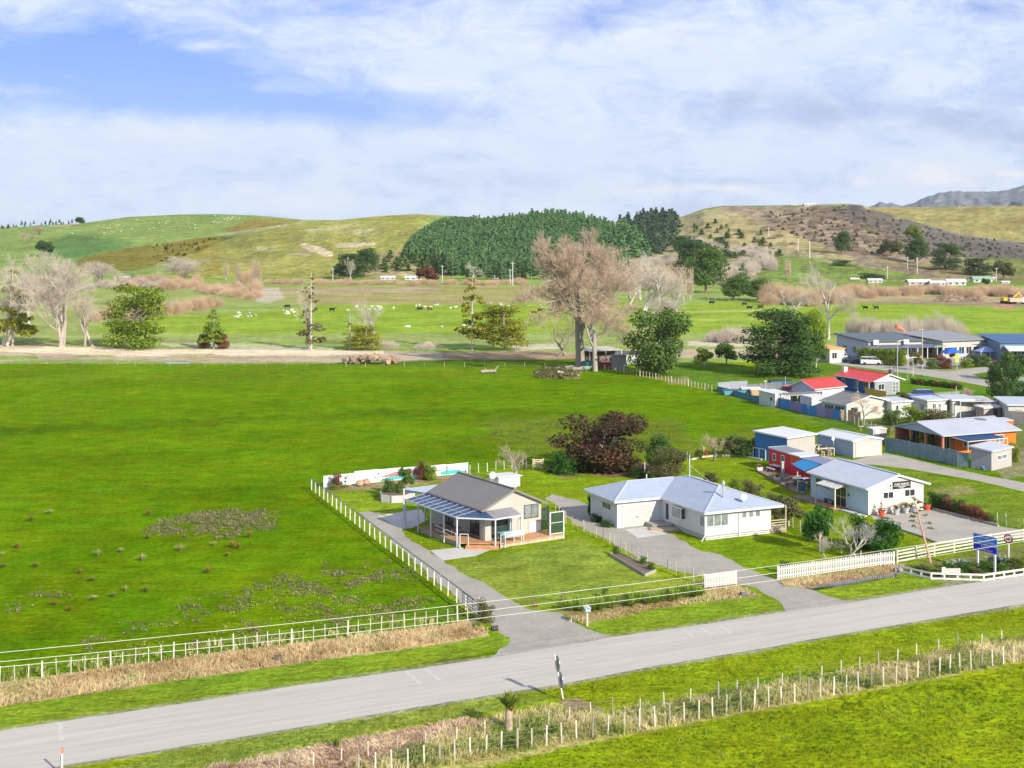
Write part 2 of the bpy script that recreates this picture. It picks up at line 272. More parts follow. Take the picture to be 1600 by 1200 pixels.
# (polygon in photo pixels, colour, softness px, wobble px, opacity)
COV = [
 ([(-900, 1230), (-900, 566), (0, 569), (160, 562), (330, 568), (480, 570), (800, 572), (950, 580), (1110, 612), (1200, 640), (1400, 690), (1900, 800), (2500, 1230)], GR, 2, 2, 1),
 ([(-900, 660), (-900, 640), (0, 668), (300, 655), (600, 640), (850, 640), (1000, 650), (850, 650), (600, 650), (300, 666), (0, 682)], (.045, .105, .004), 5, 8, .45),
 ([(0, 600), (0, 570), (200, 562), (500, 572), (800, 575), (900, 590), (500, 600)], (.115, .21, .008), 10, 12, .7),
 ([(0, 640), (60, 612), (130, 590), (215, 576), (225, 578), (140, 594), (70, 617), (0, 648)], (.14, .23, .01), 3, 3, .5),
 ([(0, 690), (90, 640), (240, 600), (250, 603), (100, 646), (0, 698)], (.13, .21, .01), 3, 3, .4),
 ([(40, 800), (400, 760), (560, 800), (400, 870), (100, 900)], (.085, .185, .002), 20, 20, .6),
 ([(950, 560), (1110, 612), (1200, 640), (1290, 668), (1330, 640), (1500, 600), (1600, 620), (2500, 640), (2500, 545), (1290, 556), (1180, 575), (1000, 560)], (.10, .20, .02), 3, 4, 1),
 ([(500, 1300), (560, 1225), (760, 1183), (1000, 1143), (1200, 1109), (1400, 1073), (1600, 1036), (2500, 890), (2500, 1300)], (.215, .30, .007), 3, 3, 1),
 # river flats beyond the stopbank
 ([(-900, 568), (-900, 435), (2500, 435), (2500, 560), (1290, 548), (1180, 566), (1080, 566), (950, 568), (480, 568)], FAR, 1, 1, 1),
 ([(-900, 540), (-900, 500), (150, 512), (400, 500), (860, 505), (1000, 500), (1400, 525), (1400, 545), (860, 540), (400, 530), (150, 540)], (.28, .34, .11), 5, 5, .8),
 ([(130, 518), (240, 494), (420, 487), (520, 475), (640, 473), (760, 474), (900, 472), (1000, 470), (1000, 508), (880, 520), (600, 522), (250, 522)], LIME, 4, 4, 1),
 ([(400, 448), (700, 446), (950, 448), (950, 470), (700, 474), (500, 476), (400, 470)], (.33, .31, .11), 4, 4, .9),
 ([(440, 452), (680, 450), (690, 458), (440, 460)], (.40, .32, .20), 3, 3, .8), ([(500, 466), (900, 464), (900, 472), (500, 475)], (.36, .30, .14), 3, 3, .8),
 ([(0, 520), (0, 470), (120, 460), (200, 452), (300, 444), (420, 446), (430, 470), (330, 484), (230, 494), (120, 510)], (.27, .33, .10), 6, 6, 1),
 ([(400, 452), (435, 450), (445, 466), (420, 474), (400, 472)], (.50, .45, .33), 3, 3, .9),
 ([(1055, 522), (1040, 480), (1120, 471), (1210, 471), (1300, 474), (1420, 474), (1600, 480), (2500, 486), (2500, 530), (1600, 524), (1400, 512), (1250, 520)], LIME, 3, 3, 1),
 ([(1060, 486), (1200, 484), (1200, 487), (1060, 489)], (.40, .42, .16), 2, 2, .7), ([(1060, 499), (1250, 497), (1250, 500), (1060, 502)], (.36, .40, .15), 2, 2, .5),
 ([(1200, 462), (1400, 462), (1600, 458), (2500, 455), (2500, 484), (1600, 480), (1400, 474), (1250, 474)], (.38, .33, .17), 3, 3, 1),
 ([(1360, 471), (1500, 470), (1600, 474), (2500, 476), (2500, 484), (1600, 480), (1420, 475)], (.27, .21, .15), 2, 2, .8), ([(1550, 475), (1582, 475), (1585, 483), (1552, 482)], (.45, .26, .17), 2, 2, .8),
 ([(1120, 436), (1600, 432), (1600, 446), (1200, 448)], (.16, .24, .05), 3, 3, 1),
 # stopbank, track and the worked silt
 ([(-900, 536), (0, 538), (120, 541), (240, 545), (480, 546), (700, 551), (880, 551), (1000, 546), (1160, 545), (1200, 550), (1200, 556), (1000, 561), (880, 560), (800, 566), (560, 566), (330, 566), (160, 562), (60, 562), (0, 565), (-900, 566)], (.47, .39, .27), 1.5, 2, 1),
 ([(-900, 538), (0, 539), (130, 543), (240, 546), (480, 547), (600, 549), (600, 553), (480, 556), (240, 557), (150, 555), (0, 549), (-900, 549)], (.74, .62, .42), 1.5, 1.5, 1),
 ([(690, 551), (860, 548), (905, 552), (900, 562), (780, 566), (690, 560)], (.36, .27, .17), 2, 2, 1),
 ([(0, 556), (60, 556), (60, 561), (0, 562)], (.22, .32, .06), 2, 2, .9), ([(112, 556), (180, 554), (180, 558), (112, 559)], (.25, .34, .08), 2, 2, .7),
 ([(255, 554), (330, 553), (380, 560), (300, 563)], (.40, .35, .18), 2, 2, .9),
 ([(210, 536), (330, 535), (520, 543), (520, 547), (330, 545)], (.62, .58, .42), 2, 3, .6), ([(800, 540), (870, 536), (880, 544), (800, 548)], (.58, .50, .38), 2, 3, .8),
 ([(1075, 534), (1160, 530), (1180, 541), (1075, 541)], (.58, .52, .40), 2, 3, .8),
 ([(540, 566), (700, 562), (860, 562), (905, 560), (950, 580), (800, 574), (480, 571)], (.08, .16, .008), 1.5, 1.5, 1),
 # dry grass and weeds by the trees
 ([(830, 582), (880, 575), (910, 580), (905, 592), (850, 592)], (.30, .26, .10), 3, 3, .8),
 ([(1040, 592), (1075, 588), (1080, 598), (1045, 600)], (.30, .25, .12), 3, 3, .8),
 ([(740, 660), (860, 650), (1060, 655), (1090, 690), (1010, 720), (840, 716), (790, 690)], (.12, .16, .02), 10, 14, .7),
 ([(1060, 690), (1180, 665), (1200, 700), (1080, 712)], (.13, .16, .02), 8, 8, .6),
 # the sections: lawns
 ([(487, 766), (506, 762), (732, 739), (842, 726), (880, 745), (1005, 742), (1030, 720), (1080, 718), (1180, 712), (1200, 735), (1560, 860), (1600, 850), (2500, 800), (2500, 900), (1600, 900), (1225, 945), (900, 975), (780, 1000), (745, 968), (620, 870)], LAWN, 1.5, 1, 1),
 ([(520, 770), (640, 757), (680, 765), (635, 800), (560, 800)], (.15, .255, .02), 5, 4, .6),
 ([(700, 884), (900, 840), (1040, 905), (1080, 905), (850, 950), (825, 950)], (.225, .30, .045), 8, 8, .8),
 ([(1040, 840), (1107, 853), (1210, 838), (1280, 900), (1220, 908), (1160, 883)], (.125, .23, .008), 5, 4, .8),
 ([(505, 763), (732, 740), (745, 742), (640, 760), (520, 768)], (.32, .24, .14), 2, 2, .9),
 ([(845, 735), (900, 728), (1000, 722), (1060, 730), (1010, 742), (960, 746), (920, 740), (880, 747)], (.24, .15, .10), 3, 3, .9),
 ([(1330, 728), (1420, 735), (1530, 757), (1600, 772), (2500, 900), (2500, 940), (1600, 850), (1560, 822), (1450, 795), (1440, 760)], (.135, .215, .02), 2, 2, 1), ([(1455, 765), (1510, 758), (1530, 770), (1480, 778)], (.24, .22, .10), 5, 6, .7),
 ([(1555, 735), (1600, 720), (2500, 700), (2500, 760), (1600, 745), (1570, 748)], (.25, .24, .12), 3, 3, 1),
 ([(1500, 700), (1600, 690), (2500, 690), (2500, 730), (1600, 720), (1560, 730)], (.26, .24, .14), 3, 3, 1),
 ([(1130, 610), (1300, 655), (1330, 668), (1420, 680), (1600, 700), (2500, 700), (2500, 630), (1600, 625), (1440, 625), (1300, 612)], (.15, .19, .05), 3, 3, 1),
 ([(1400, 594), (1480, 600), (1560, 610), (1560, 618), (1440, 625), (1400, 618)], (.10, .22, .015), 3, 2, 1), ([(1438, 616), (1500, 611), (1500, 617), (1440, 625)], (.5, .46, .4), 2, 1, .8),
 ([(1330, 650), (1400, 690), (1380, 694), (1320, 672), (1290, 664)], (.08, .17, .02), 3, 2, .9),
 # school yard
 ([(1290, 545), (1340, 546), (1440, 560), (1600, 552), (2500, 560), (2500, 575), (1600, 575), (1480, 580), (1290, 562)], (.36, .34, .31), 2, 1, 1), ([(1470, 550), (1560, 548), (1560, 553), (1470, 555)], (.22, .25, .06), 2, 1, .8), ([(1440, 577), (1500, 570), (1600, 566), (1600, 572), (1500, 580)], (.2, .24, .05), 2, 1, .9),
 # roadside
 ([(-900, 1250), (-400, 1172), (0, 1104), (245, 1068), (437, 1040), (700, 1005), (770, 992), (800, 990), (810, 1010), (437, 1079), (0, 1146), (-400, 1210), (-900, 1290)], VERGE, 1.5, 1, 1),
 ([(-400, 1172), (0, 1104), (245, 1068), (437, 1040), (700, 1005), (765, 992), (745, 968), (700, 975), (437, 1010), (328, 1022), (0, 1066), (-400, 1125)], (.50, .38, .20), 1.5, 3, 1),
 ([(900, 975), (1000, 950), (1100, 930), (1180, 930), (1230, 945), (1232, 956), (1100, 980), (965, 996)], VERGE, 2, 1, 1),
 ([(875, 957), (880, 945), (1000, 925), (1095, 905), (1160, 915), (1190, 932), (1100, 940), (1000, 955), (915, 975)], (.30, .24, .11), 2, 2, .9),
 ([(1275, 925), (1390, 905), (1440, 902), (1480, 908), (1480, 917), (1350, 937), (1320, 938)], VERGE, 2, 1, 1),
 ([(1217, 908), (1375, 884), (1415, 880), (1410, 897), (1300, 912), (1262, 922), (1225, 918)], (.33, .23, .13), 2, 2, 1),
 ([(1410, 884), (1600, 850), (1600, 900), (1540, 908), (1455, 905), (1412, 895)], (.16, .18, .05), 2, 1, 1), ([(1455, 906), (1540, 908), (1600, 899), (1600, 903), (1500, 914)], (.30, .24, .18), 2, 1, .8),
 # near verge and rank strip
 ([(-400, 1290), (105, 1197), (376, 1153), (525, 1128), (700, 1098), (875, 1070), (1012, 1043), (1200, 1013), (1443, 970), (1600, 944), (2500, 800), (2500, 900), (1600, 1000), (1200, 1060), (950, 1120), (700, 1200), (300, 1290)], (.21, .29, .008), 1.5, 1, 1),
 ([(60, 1230), (330, 1160), (620, 1105), (760, 1095), (860, 1085), (840, 1100), (760, 1115), (560, 1150), (420, 1180), (300, 1230)], (.20, .26, .05), 4, 5, .8),
 ([(280, 1230), (400, 1180), (560, 1150), (700, 1130), (780, 1120), (870, 1100), (940, 1115), (1100, 1085), (1300, 1050), (1600, 998), (2500, 880), (2500, 980), (1600, 1035), (1400, 1072), (1200, 1108), (900, 1165), (620, 1230)], (.40, .37, .12), 2, 3, 1),
 ([(285, 1230), (400, 1185), (560, 1152), (700, 1130), (770, 1122), (775, 1150), (640, 1175), (560, 1230)], (.55, .42, .28), 3, 5, .9),
 ([(870, 1094), (900, 1090), (945, 1108), (935, 1116), (885, 1108)], (.36, .25, .17), 2, 3, .9),
 ([(1440, 966), (1600, 939), (1600, 945), (1440, 973)], (.2, .22, .1), 1, 1, .4),
]
HCOV = [
 ([(-900, 440), (-900, 330), (2500, 330), (2500, 440)], HILLG, 1, 1, 1),
 ([(80, 375), (110, 366), (160, 370), (215, 380), (180, 392), (110, 405), (60, 400)], (.085, .20, .055), 8, 5, .8),
 ([(118, 412), (128, 402), (250, 380), (330, 371), (360, 368), (300, 396), (260, 412), (180, 425), (120, 425)], (.20, .185, .035), 3, 5, 1),
 ([(300, 398), (332, 372), (372, 366), (352, 382)], (.12, .125, .03), 3, 2, .8),
 ([(345, 358), (400, 340), (475, 345), (430, 355), (360, 364)], (.25, .22, .05), 3, 3, 1), ([(335, 366), (360, 362), (475, 346), (475, 349), (370, 367)], (.38, .38, .20), 2, 1, .8),
 ([(75, 352), (125, 347), (128, 352), (80, 355)], (.45, .40, .25), 2, 1, .8),
 ([(260, 430), (300, 398), (372, 366), (475, 348), (600, 336), (680, 334), (640, 370), (625, 395), (700, 425), (700, 440), (260, 440)], HILL2, 2, 2, 1),
 ([(470, 360), (520, 352), (600, 350), (595, 372), (520, 366)], (.36, .36, .14), 5, 6, .5),
 ([(466, 380), (500, 384), (520, 396), (518, 404), (495, 396), (470, 386)], (.62, .54, .36), 2, 5, .9), ([(524, 382), (560, 378), (590, 380), (560, 387), (530, 388)], (.58, .50, .32), 2, 4, .8), ([(475, 358), (515, 354), (540, 350), (560, 346), (540, 354), (480, 362)], (.52, .47, .28), 2, 4, .6), ([(545, 360), (590, 358), (560, 366)], (.5, .45, .27), 2, 4, .6), ([(400, 388), (435, 384), (430, 390), (400, 392)], (.5, .45, .27), 3, 4, .5), ([(450, 396), (490, 392), (480, 402), (455, 402)], (.45, .42, .22), 3, 4, .6), ([(576, 337), (604, 335), (600, 338)], (.6, .5, .3), 1, 1, .8),
 ([(575, 400), (640, 385), (680, 405), (700, 425), (690, 440), (560, 436)], (.32, .27, .14), 4, 6, .8),
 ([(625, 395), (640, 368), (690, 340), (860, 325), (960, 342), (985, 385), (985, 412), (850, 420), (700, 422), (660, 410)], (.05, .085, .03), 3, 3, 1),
 # eastern hill
 ([(960, 345), (1060, 330), (1400, 315), (1700, 390), (2500, 400), (2500, 440), (1000, 470), (950, 400)], (.36, .325, .17), 2, 2, 1),
 ([(1120, 322), (1200, 321), (1260, 320), (1340, 320), (1330, 395), (1280, 385), (1180, 350), (1140, 335)], SCRUB, 5, 8, .85),
 ([(1150, 332), (1100, 345), (1070, 340), (1060, 360), (1130, 385), (1220, 385), (1300, 402), (1360, 412), (1260, 372), (1190, 348)], (.38, .33, .15), 4, 5, .95),
 ([(1330, 318), (1400, 338), (1500, 366), (1700, 390), (2500, 420), (2500, 425), (1600, 410), (1480, 395), (1420, 380), (1330, 350), (1300, 330)], PURP_SHADE, 5, 6, .95),  # purple-grey scrub, with the shade on the ridge darkened into its colour
 ([(1300, 345), (1420, 380), (1480, 396), (1440, 412), (1340, 405), (1290, 385)], (.28, .215, .16), 5, 7, .8),
 ([(1260, 322), (1320, 320), (1320, 325), (1270, 326)], (.15, .22, .05), 2, 2, .8),
 ([(1180, 402), (1240, 400), (1330, 415), (1440, 425), (1440, 436), (1180, 445)], (.16, .26, .05), 5, 5, .95),
 ([(1360, 405), (1460, 412), (1600, 428), (2500, 440), (2500, 445), (1600, 440), (1420, 432)], (.26, .22, .10), 4, 4, .9),
 ([(1540, 400), (1600, 405), (2500, 420), (2500, 436), (1600, 432), (1550, 424)], (.17, .25, .05), 3, 3, .8),
 ([(1340, 405), (1440, 422), (1470, 432), (1440, 430), (1340, 412)], (.22, .17, .15), 2, 1, .7),
]
def cover(px, py, base, tab):
    col = np.empty(px.shape+(3,)); col[...] = base
    wx = fbm(px*.045, py*.12, 4, 11)-.5; wy = fbm(px*.045, py*.12, 4, 31)-.5
    wx2 = fbm(px*.3, py*.6, 3, 51)-.5
    for poly, c, soft, wob, op in tab:
        xs = [p[0] for p in poly]; ys = [p[1] for p in poly]; g = soft+wob*2+2
        sel = (px > min(xs)-g) & (px < max(xs)+g) & (py > min(ys)-g) & (py < max(ys)+g)
        if not sel.any(): continue
        d = sdpoly(px[sel]+wx[sel]*wob*2.0, py[sel]+wy[sel]*wob*1.6+wx2[sel]*min(wob, 3)*.8, poly)
        a = np.clip(d/max(soft, .5)+.5, 0, 1)*op
        col[sel] = col[sel]*(1-a[:, None])+np.array(c)*a[:, None]
    return col
def ground_mat(name, fine=2.2, bump=.17, far=False):
    m = bpy.data.materials.new(name); m.use_nodes = True; t = m.node_tree; b = t.nodes['Principled BSDF']; L = t.links.new
    b.inputs['Roughness'].default_value = .95; b.inputs['Specular IOR Level'].default_value = 0
    at = t.nodes.new('ShaderNodeAttribute'); at.attribute_name = 'Col'; c = at.outputs['Color']
    tc = t.nodes.new('ShaderNodeTexCoord')
    def nz(s, d, r, lo, hi, st=None, a=.32, bb=.68):
        src = tc.outputs['Object']
        if st:
            mp = t.nodes.new('ShaderNodeMapping'); mp.inputs['Rotation'].default_value = (0, 0, st[2]); mp.inputs['Scale'].default_value = (st[0], st[1], 1); L(src, mp.inputs[0]); src = mp.outputs[0]
        n = t.nodes.new('ShaderNodeTexNoise'); n.inputs['Scale'].default_value = s; n.inputs['Detail'].default_value = d; n.inputs['Roughness'].default_value = r; L(src, n.inputs[0])
        k = t.nodes.new('ShaderNodeMapRange'); k.inputs[1].default_value = a; k.inputs[2].default_value = bb; k.inputs[3].default_value = lo; k.inputs[4].default_value = hi; L(n.outputs[0], k.inputs[0])
        return k.outputs[0], n.outputs[0]
    def sc_(c, f):
        n = t.nodes.new('ShaderNodeVectorMath'); n.operation = 'SCALE'; L(c, n.inputs[0]); L(f, n.inputs['Scale']); return n.outputs[0]
    k = .25 if far else 1.0
    f1, _ = nz(.045*k, 4, .6, .80, 1.20); f2, _ = nz(.35*k, 5, .65, .76, 1.24); f3, n3 = nz(fine*k, 5, .75, .60, 1.45)
    f4, n4 = nz(1.1*k, 4, .6, .85, 1.15, (.25, 1.6, .1))
    for f in (f1, f2, f3, f4): c = sc_(c, f)
    # drifts of yellower growth
    g1, _ = nz(.9*k, 6, .75, 0, .38, None, .52, .72); mx = t.nodes.new('ShaderNodeMix'); mx.data_type = 'RGBA'; L(g1, mx.inputs[0]); L(c, mx.inputs[6]); mx.inputs[7].default_value = (.20, .20, .012, 1); c = mx.outputs[2]
    hs = t.nodes.new('ShaderNodeHueSaturation'); h1, _ = nz(.12*k, 5, .65, .472, .508); L(h1, hs.inputs['Hue']); L(c, hs.inputs['Color']); c = hs.outputs[0]
    L(c, b.inputs['Base Color'])
    bp = t.nodes.new('ShaderNodeBump'); bp.inputs['Strength'].default_value = .9; bp.inputs['Distance'].default_value = bump
    L(n3, bp.inputs['Height']); bp2 = t.nodes.new('ShaderNodeBump'); bp2.inputs['Strength'].default_value = .8; bp2.inputs['Distance'].default_value = bump*3
    _, n5 = nz(.5*k, 4, .6, 0, 1); L(n5, bp2.inputs['Height']); L(bp2.outputs[0], bp.inputs['Normal']); L(bp.outputs[0], b.inputs['Normal'])
    return m
UP = [(-400, 1203), (0, 1142.5), (87, 1129), (306, 1096.6), (437, 1075.6), (630, 1048.4), (762, 1028.5), (965, 994.7), (1075, 979.7), (1234, 955), (1350, 937.8), (1475, 917), (1600, 900), (2000, 838)]
LO = [(2000, 876), (1600, 943.5), (1443.7, 969.5), (1265.6, 998.8), (1200, 1012), (1012, 1043), (875, 1069.7), (700, 1097), (525, 1127), (376, 1152), (105, 1195.5), (-400, 1280)]
COV.append(([(x, y-3.5) for x, y in UP]+[(x, y+4) for x, y in LO], (.33, .315, .20), 3, 3, .85))
M_ground = ground_mat('grass_ground'); M_hill = ground_mat('hill_cover', 1.2, .9, True)
def grid_faces(nu, nv):
    a = np.arange(nu*nv).reshape(nv, nu)
    return np.stack([a[:-1, :-1], a[1:, :-1], a[1:, 1:], a[:-1, 1:]], -1).reshape(-1, 4)
def make_ground():
    ys = np.concatenate([[353.0, 357, 362, 370, 380, 395, 410], np.arange(424, 640, 1.25), np.arange(640, 1230, 2.2), [1245, 1300, 1400, 1700, 2400, 5000]])
    xs = np.concatenate([[-14000, -6000, -3000, -1800, -1200, -800, -500, -300, -150, -60], np.arange(-20, 1622, 2.6), [1660, 1750, 1900, 2100, 2400, 2800, 3400, 4600, 7600, 15600]])
    X, Yp = np.meshgrid(xs, ys)
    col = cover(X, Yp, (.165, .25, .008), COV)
    Y = F*H/(Yp-HOR); WX = (X-800)*Y/F
    Z = np.zeros_like(Y)
    return mesh_np('ground', np.stack([WX, Y, Z], -1).reshape(-1, 3), grid_faces(len(xs), len(ys)), col=col.reshape(-1, 3), smooth=True)
go = link('ground', make_ground(), M_ground); tag(go, 'green paddocks, lawns and river flats on the valley floor', kind='structure')
# hills: ridges standing beyond the plain. crest = skyline in photo pixels, Dt = distance of the crest
HILLS = {
 'west': dict(crest=[(-900, 380), (-300, 368), (0, 357), (60, 352), (130, 348.5), (200, 339), (280, 335), (340, 334.5), (400, 336.5), (470, 343), (560, 350), (700, 358), (900, 365)], base=[(-900, 434), (900, 434)], Dt=1500, p=1.3),
 'middle': dict(crest=[(60, 430), (100, 414), (130, 403), (250, 380), (350, 366), (420, 350), (470, 344), (530, 343.5), (600, 337), (650, 334.5), (700, 337), (760, 341), (830, 334), (870, 332), (920, 341), (975, 350), (1000, 364), (1030, 390), (1060, 420), (1090, 434)], base=[(0, 434), (400, 434), (700, 433), (1090, 436)], Dt=1150, p=1.2),
 'east': dict(crest=[(900, 430), (940, 380), (980, 354), (1040, 344), (1070, 337), (1100, 326), (1130, 321.5), (1200, 321), (1260, 320), (1320, 318.5), (1345, 320), (1380, 332), (1420, 344), (1500, 364), (1560, 373), (1650, 386), (1800, 400), (2500, 415)], base=[(800, 440), (1000, 441), (1150, 446), (1300, 440), (1600, 438), (2500, 438)], Dt=1350, p=1.15),
 'gorse': dict(crest=[(1200, 340), (1330, 324), (1400, 324), (1500, 322.5), (1600, 321.5), (2000, 318), (2500, 322)], base=[(1200, 425), (2500, 425)], Dt=2600, p=1.0),
}
def hill_D(k, x, y):
    h = HILLS[k]; c = np.interp(x, *zip(*h['crest'])); b = np.interp(x, *zip(*h['base']))
    t = np.clip((b-np.asarray(y, float))/np.maximum(b-c, .5), 0, 1)
    Db = F*H/(b-HOR)
    wob = (fbm(np.asarray(x)*.02+5, np.asarray(y)*.045, 4, 3+len(k))-.5)*.07*np.sin(np.pi*np.clip(t, 0, 1))**.7
    wob = wob+(fbm(np.asarray(x)*.09, np.asarray(y)*.22, 3, 13+len(k))-.5)*.008*np.sin(np.pi*np.clip(t, 0, 1))
    return (Db+(h['Dt']-Db)*t**h['p'])*(1+wob)
def HP(k, x, y):
    D = float(hill_D(k, x, y)); return ((x-800)*D/F, D, H+(HOR-y)*D/F)
def make_hill(k):
    h = HILLS[k]; x0, x1 = h['crest'][0][0], h['crest'][-1][0]
    xs = np.unique(np.concatenate([np.arange(max(x0, -60), min(x1, 1660)+1, 3.0), np.linspace(x0, x1, 40)]))
    nv = 64; tt = np.linspace(0, 1, nv)
    c = np.interp(xs, *zip(*h['crest'])); b = np.interp(xs, *zip(*h['base']))
    X = np.repeat(xs[None], nv, 0); Yp = b[None]+(c-b)[None]*tt[:, None]
    D = hill_D(k, X, Yp); V = np.stack([(X-800)*D/F, D, H+(HOR-Yp)*D/F], -1)
    back = []                                  # far side falls away behind the crest
    for s, dz in ((60, -3), (200, -22), (500, -80), (900, -150)):
        q = V[-1].copy(); q[:, 0] *= (q[:, 1]+s)/q[:, 1]; q[:, 1] += s; q[:, 2] = np.maximum(q[:, 2]+dz, -5); back.append(q)
    pre = V[0].copy(); pre[:, 1] -= 6; pre[:, 2] -= 4
    V = np.concatenate([pre[None], V, np.stack(back)], 0)
    Pc = np.concatenate([Yp[:1], Yp, np.repeat(Yp[-1:], 4, 0)], 0); Xc = np.repeat(xs[None], nv+5, 0)
    if k == 'gorse':
        n = fbm(Xc*.03, Pc*.1, 4, 71)[..., None]; n2 = np.clip((fbm(Xc*.12, Pc*.4, 3, 79)[..., None]-.48)*6, 0, 1)
        col = np.array((.30, .30, .10))*n*1.3+np.array((.32, .23, .06))*(1-n)*1.0; col = col*(1-n2*.5)+np.array((.12, .13, .05))*n2*.5
    else:
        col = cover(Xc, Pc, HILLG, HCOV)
        if k == 'east':
            n = np.clip((fbm(Xc*.11, Pc*.3, 4, 91)-.50)*7, 0, 1)[..., None]*np.clip((Xc-1030)/80, 0, 1)[..., None]
            col = col*(1-n*.45)+np.array((.10, .09, .055))*n*.45
        if k == 'middle':
            n = np.clip((fbm(Xc*.07, Pc*.25, 4, 95)-.52)*6, 0, 1)[..., None]; col = col*(1-n*.3)+np.array((.33, .30, .13))*n*.3
            s = ((Xc < 345) & (Pc > 368))[..., None]; n = np.clip((fbm(Xc*.15, Pc*.5, 3, 96)-.5)*8, 0, 1)[..., None]; col = np.where(s, col*(1-n*.55)+np.array((.36, .27, .02))*n*.55, col)
    me = mesh_np('hills', V.reshape(-1, 3), grid_faces(len(xs), nv+5), col=col.reshape(-1, 3), smooth=True)
    o = link('hills', me, M_hill)
    lab = {'west': 'smooth green sheep hill on the left skyline', 'middle': 'olive green hill with pale slips left of the pine plantation', 'east': 'brown scrubby hillside right of the plantation', 'gorse': 'far yellow gorse covered slope at the right edge'}[k]
    tag(o, lab, kind='structure')
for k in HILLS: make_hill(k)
def make_mountain():
    cr = [(1300, 345), (1355, 323), (1375, 316.5), (1395, 318), (1412, 321), (1428, 315), (1440, 311), (1465, 302), (1490, 298.5), (1530, 299.5), (1568, 298), (1585, 293.5), (1600, 290.5), (1700, 276), (1900, 290), (2200, 310), (2500, 330)]
    xs = np.arange(1300, 2500, 3.0); nv = 50; c = np.interp(xs, *zip(*cr)); tt = np.linspace(0, 1, nv)[:, None]
    c = c+(fbm(xs*.12, xs*0, 3, 5)-.5)*5
    Yp = 348+(c[None]-348)*tt; D = 4600+1800*tt+(fbm(xs[None]*.05+tt*0, tt*6, 5, 8)-.5)*500*np.sin(np.pi*tt)**.5
    V = np.stack([(xs[None]-800)*D/F, D, H+(HOR-Yp)*D/F], -1)
    q = V[-1].copy(); q[:, 1] += 900; q[:, 2] = 0; V = np.concatenate([V, q[None]], 0)
    n = fbm(xs[None]*.06+tt*0, tt*8, 4, 9)[..., None]; col = np.array((.11, .14, .19))*(1-n)+np.array((.19, .20, .21))*n  # blue-grey of the distance haze is mixed into the rock colours
    col = np.concatenate([col, col[-1:]], 0)
    me = mesh_np('mountain', V.reshape(-1, 3), grid_faces(len(xs), nv+1), col=col.reshape(-1, 3), smooth=True)
    tag(link('mountain', me, M_hill), 'distant blue grey rocky range on the right skyline', kind='structure')
make_mountain()
# ---------------------------------------------------------------- roads and hard ground
def sheet(name, pts, z, m, label, jit=.12, step=1.0, kind='structure', parent=None):
    W = [P(x, y) for x, y in pts]; out = []
    r = random.Random(len(pts)*7+int(pts[0][0]))
    for i, a in enumerate(W):
        b = W[(i+1) % len(W)]; d = math.dist(a, b); n = max(1, min(60, int(d/step)))
        for k in range(n):
            j = 0 if k == 0 else jit
            out.append((a[0]+(b[0]-a[0])*k/n+r.uniform(-j, j), a[1]+(b[1]-a[1])*k/n+r.uniform(-j, j), z))
    mb = MB(); mb.add(out, [tuple(range(len(out)))])
    o = mb.build(name, m, parent)
    if o.data.polygons[0].normal.z < 0: o.data.flip_normals()
    return tag(o, label, kind=kind)
M_road = mat('chip_seal', (.475, .435, .385), .93, .09, 1.5, .012, 30, stretch=(.04, 1.0, R(-25.5)), var2=.05, scale2=6, spec=.2)
M_drive = mat('drive_gravel', (.36, .33, .28), .95, .12, 3.5, .02, 30, var2=.12, scale2=.35, spec=.15)
M_gravel = mat('pale_gravel', (.39, .355, .31), .95, .10, 4, .02, 30, var2=.10, scale2=.3, spec=.15)
M_conc = mat('concrete', (.52, .49, .45), .85, .08, 4, .003, 40, var2=.10, scale2=.6)
M_line = mat('road_paint', (.52, .485, .44), .7, .18, 3)
M_yline = mat('yellow_road_paint', (.57, .51, .41), .7, .18, 3)
sheet('road', UP+LO, .012, M_road, 'pale grey two lane country road crossing the foreground', .06)
def line(name, a, b, w, m, label=None):
    A = Vector(P(*a)); B = Vector(P(*b)); d = (B-A).normalized(); n = Vector((-d.y, d.x, 0))*w/2
    mb = MB().add([A-n+Vector((0, 0, .018)), B-n+Vector((0, 0, .018)), B+n+Vector((0, 0, .018)), A+n+Vector((0, 0, .018))], [(0, 1, 2, 3)])
    o = mb.build(name, m); return tag(o, label, kind='structure')
for a, b in [((192.5, 1142.5), (284, 1129)), ((479, 1096.6), (560, 1084)), ((965.6, 1019.7), (1028, 1010)), ((1175, 987), (1231, 978.4)), ((1343.7, 959.7), (1400, 951)), ((1528, 931.6), (1572, 924.7))]:
    line('road_marking', a, b, .14, M_line, 'faded white centre line dash on the road')
line('road_marking', (740, 1055.6), (803, 1047), .12, M_yline, 'faint yellowish centre line dash on the road')
line('road_marking', (1053, 1034.5), (1200, 1010.5), .12, M_line, 'white edge line along the near side of the road')
line('road_marking', (1200, 1010.5), (1600, 941.8), .10, M_line, 'white edge line along the near side of the road')
for a, b in [((634, 1049.5), (656, 1068)), ((665, 1045), (687, 1063)), ((92, 1130), (97, 1157)), ((1062.5, 983), (1084, 996)), ((1094, 980.6), (1112.5, 993)), ((1126, 978), (1142, 990)), ((1403, 936), (1428, 947)), ((1431, 930), (1456, 942)), ((1462.5, 925), (1487, 936))]:
    line('road_marking', a, b, .30, M_line, 'faded white bar painted across the far lane')
sheet('driveway', [(559, 801), (575, 799), (593, 801.5), (627, 827), (643, 846), (671, 860), (693, 876), (727, 898), (772, 920), (809, 943), (825, 952), (875, 957), (884, 965), (900, 974), (919, 983), (940, 990), (966, 995.6), (940, 999), (762, 1029.5), (790, 1010), (797, 997), (781, 990), (764, 972), (745, 962), (690, 915), (640, 871), (600, 835)], .006, M_drive, 'grey gravel driveway beside the white rail fence', .22)
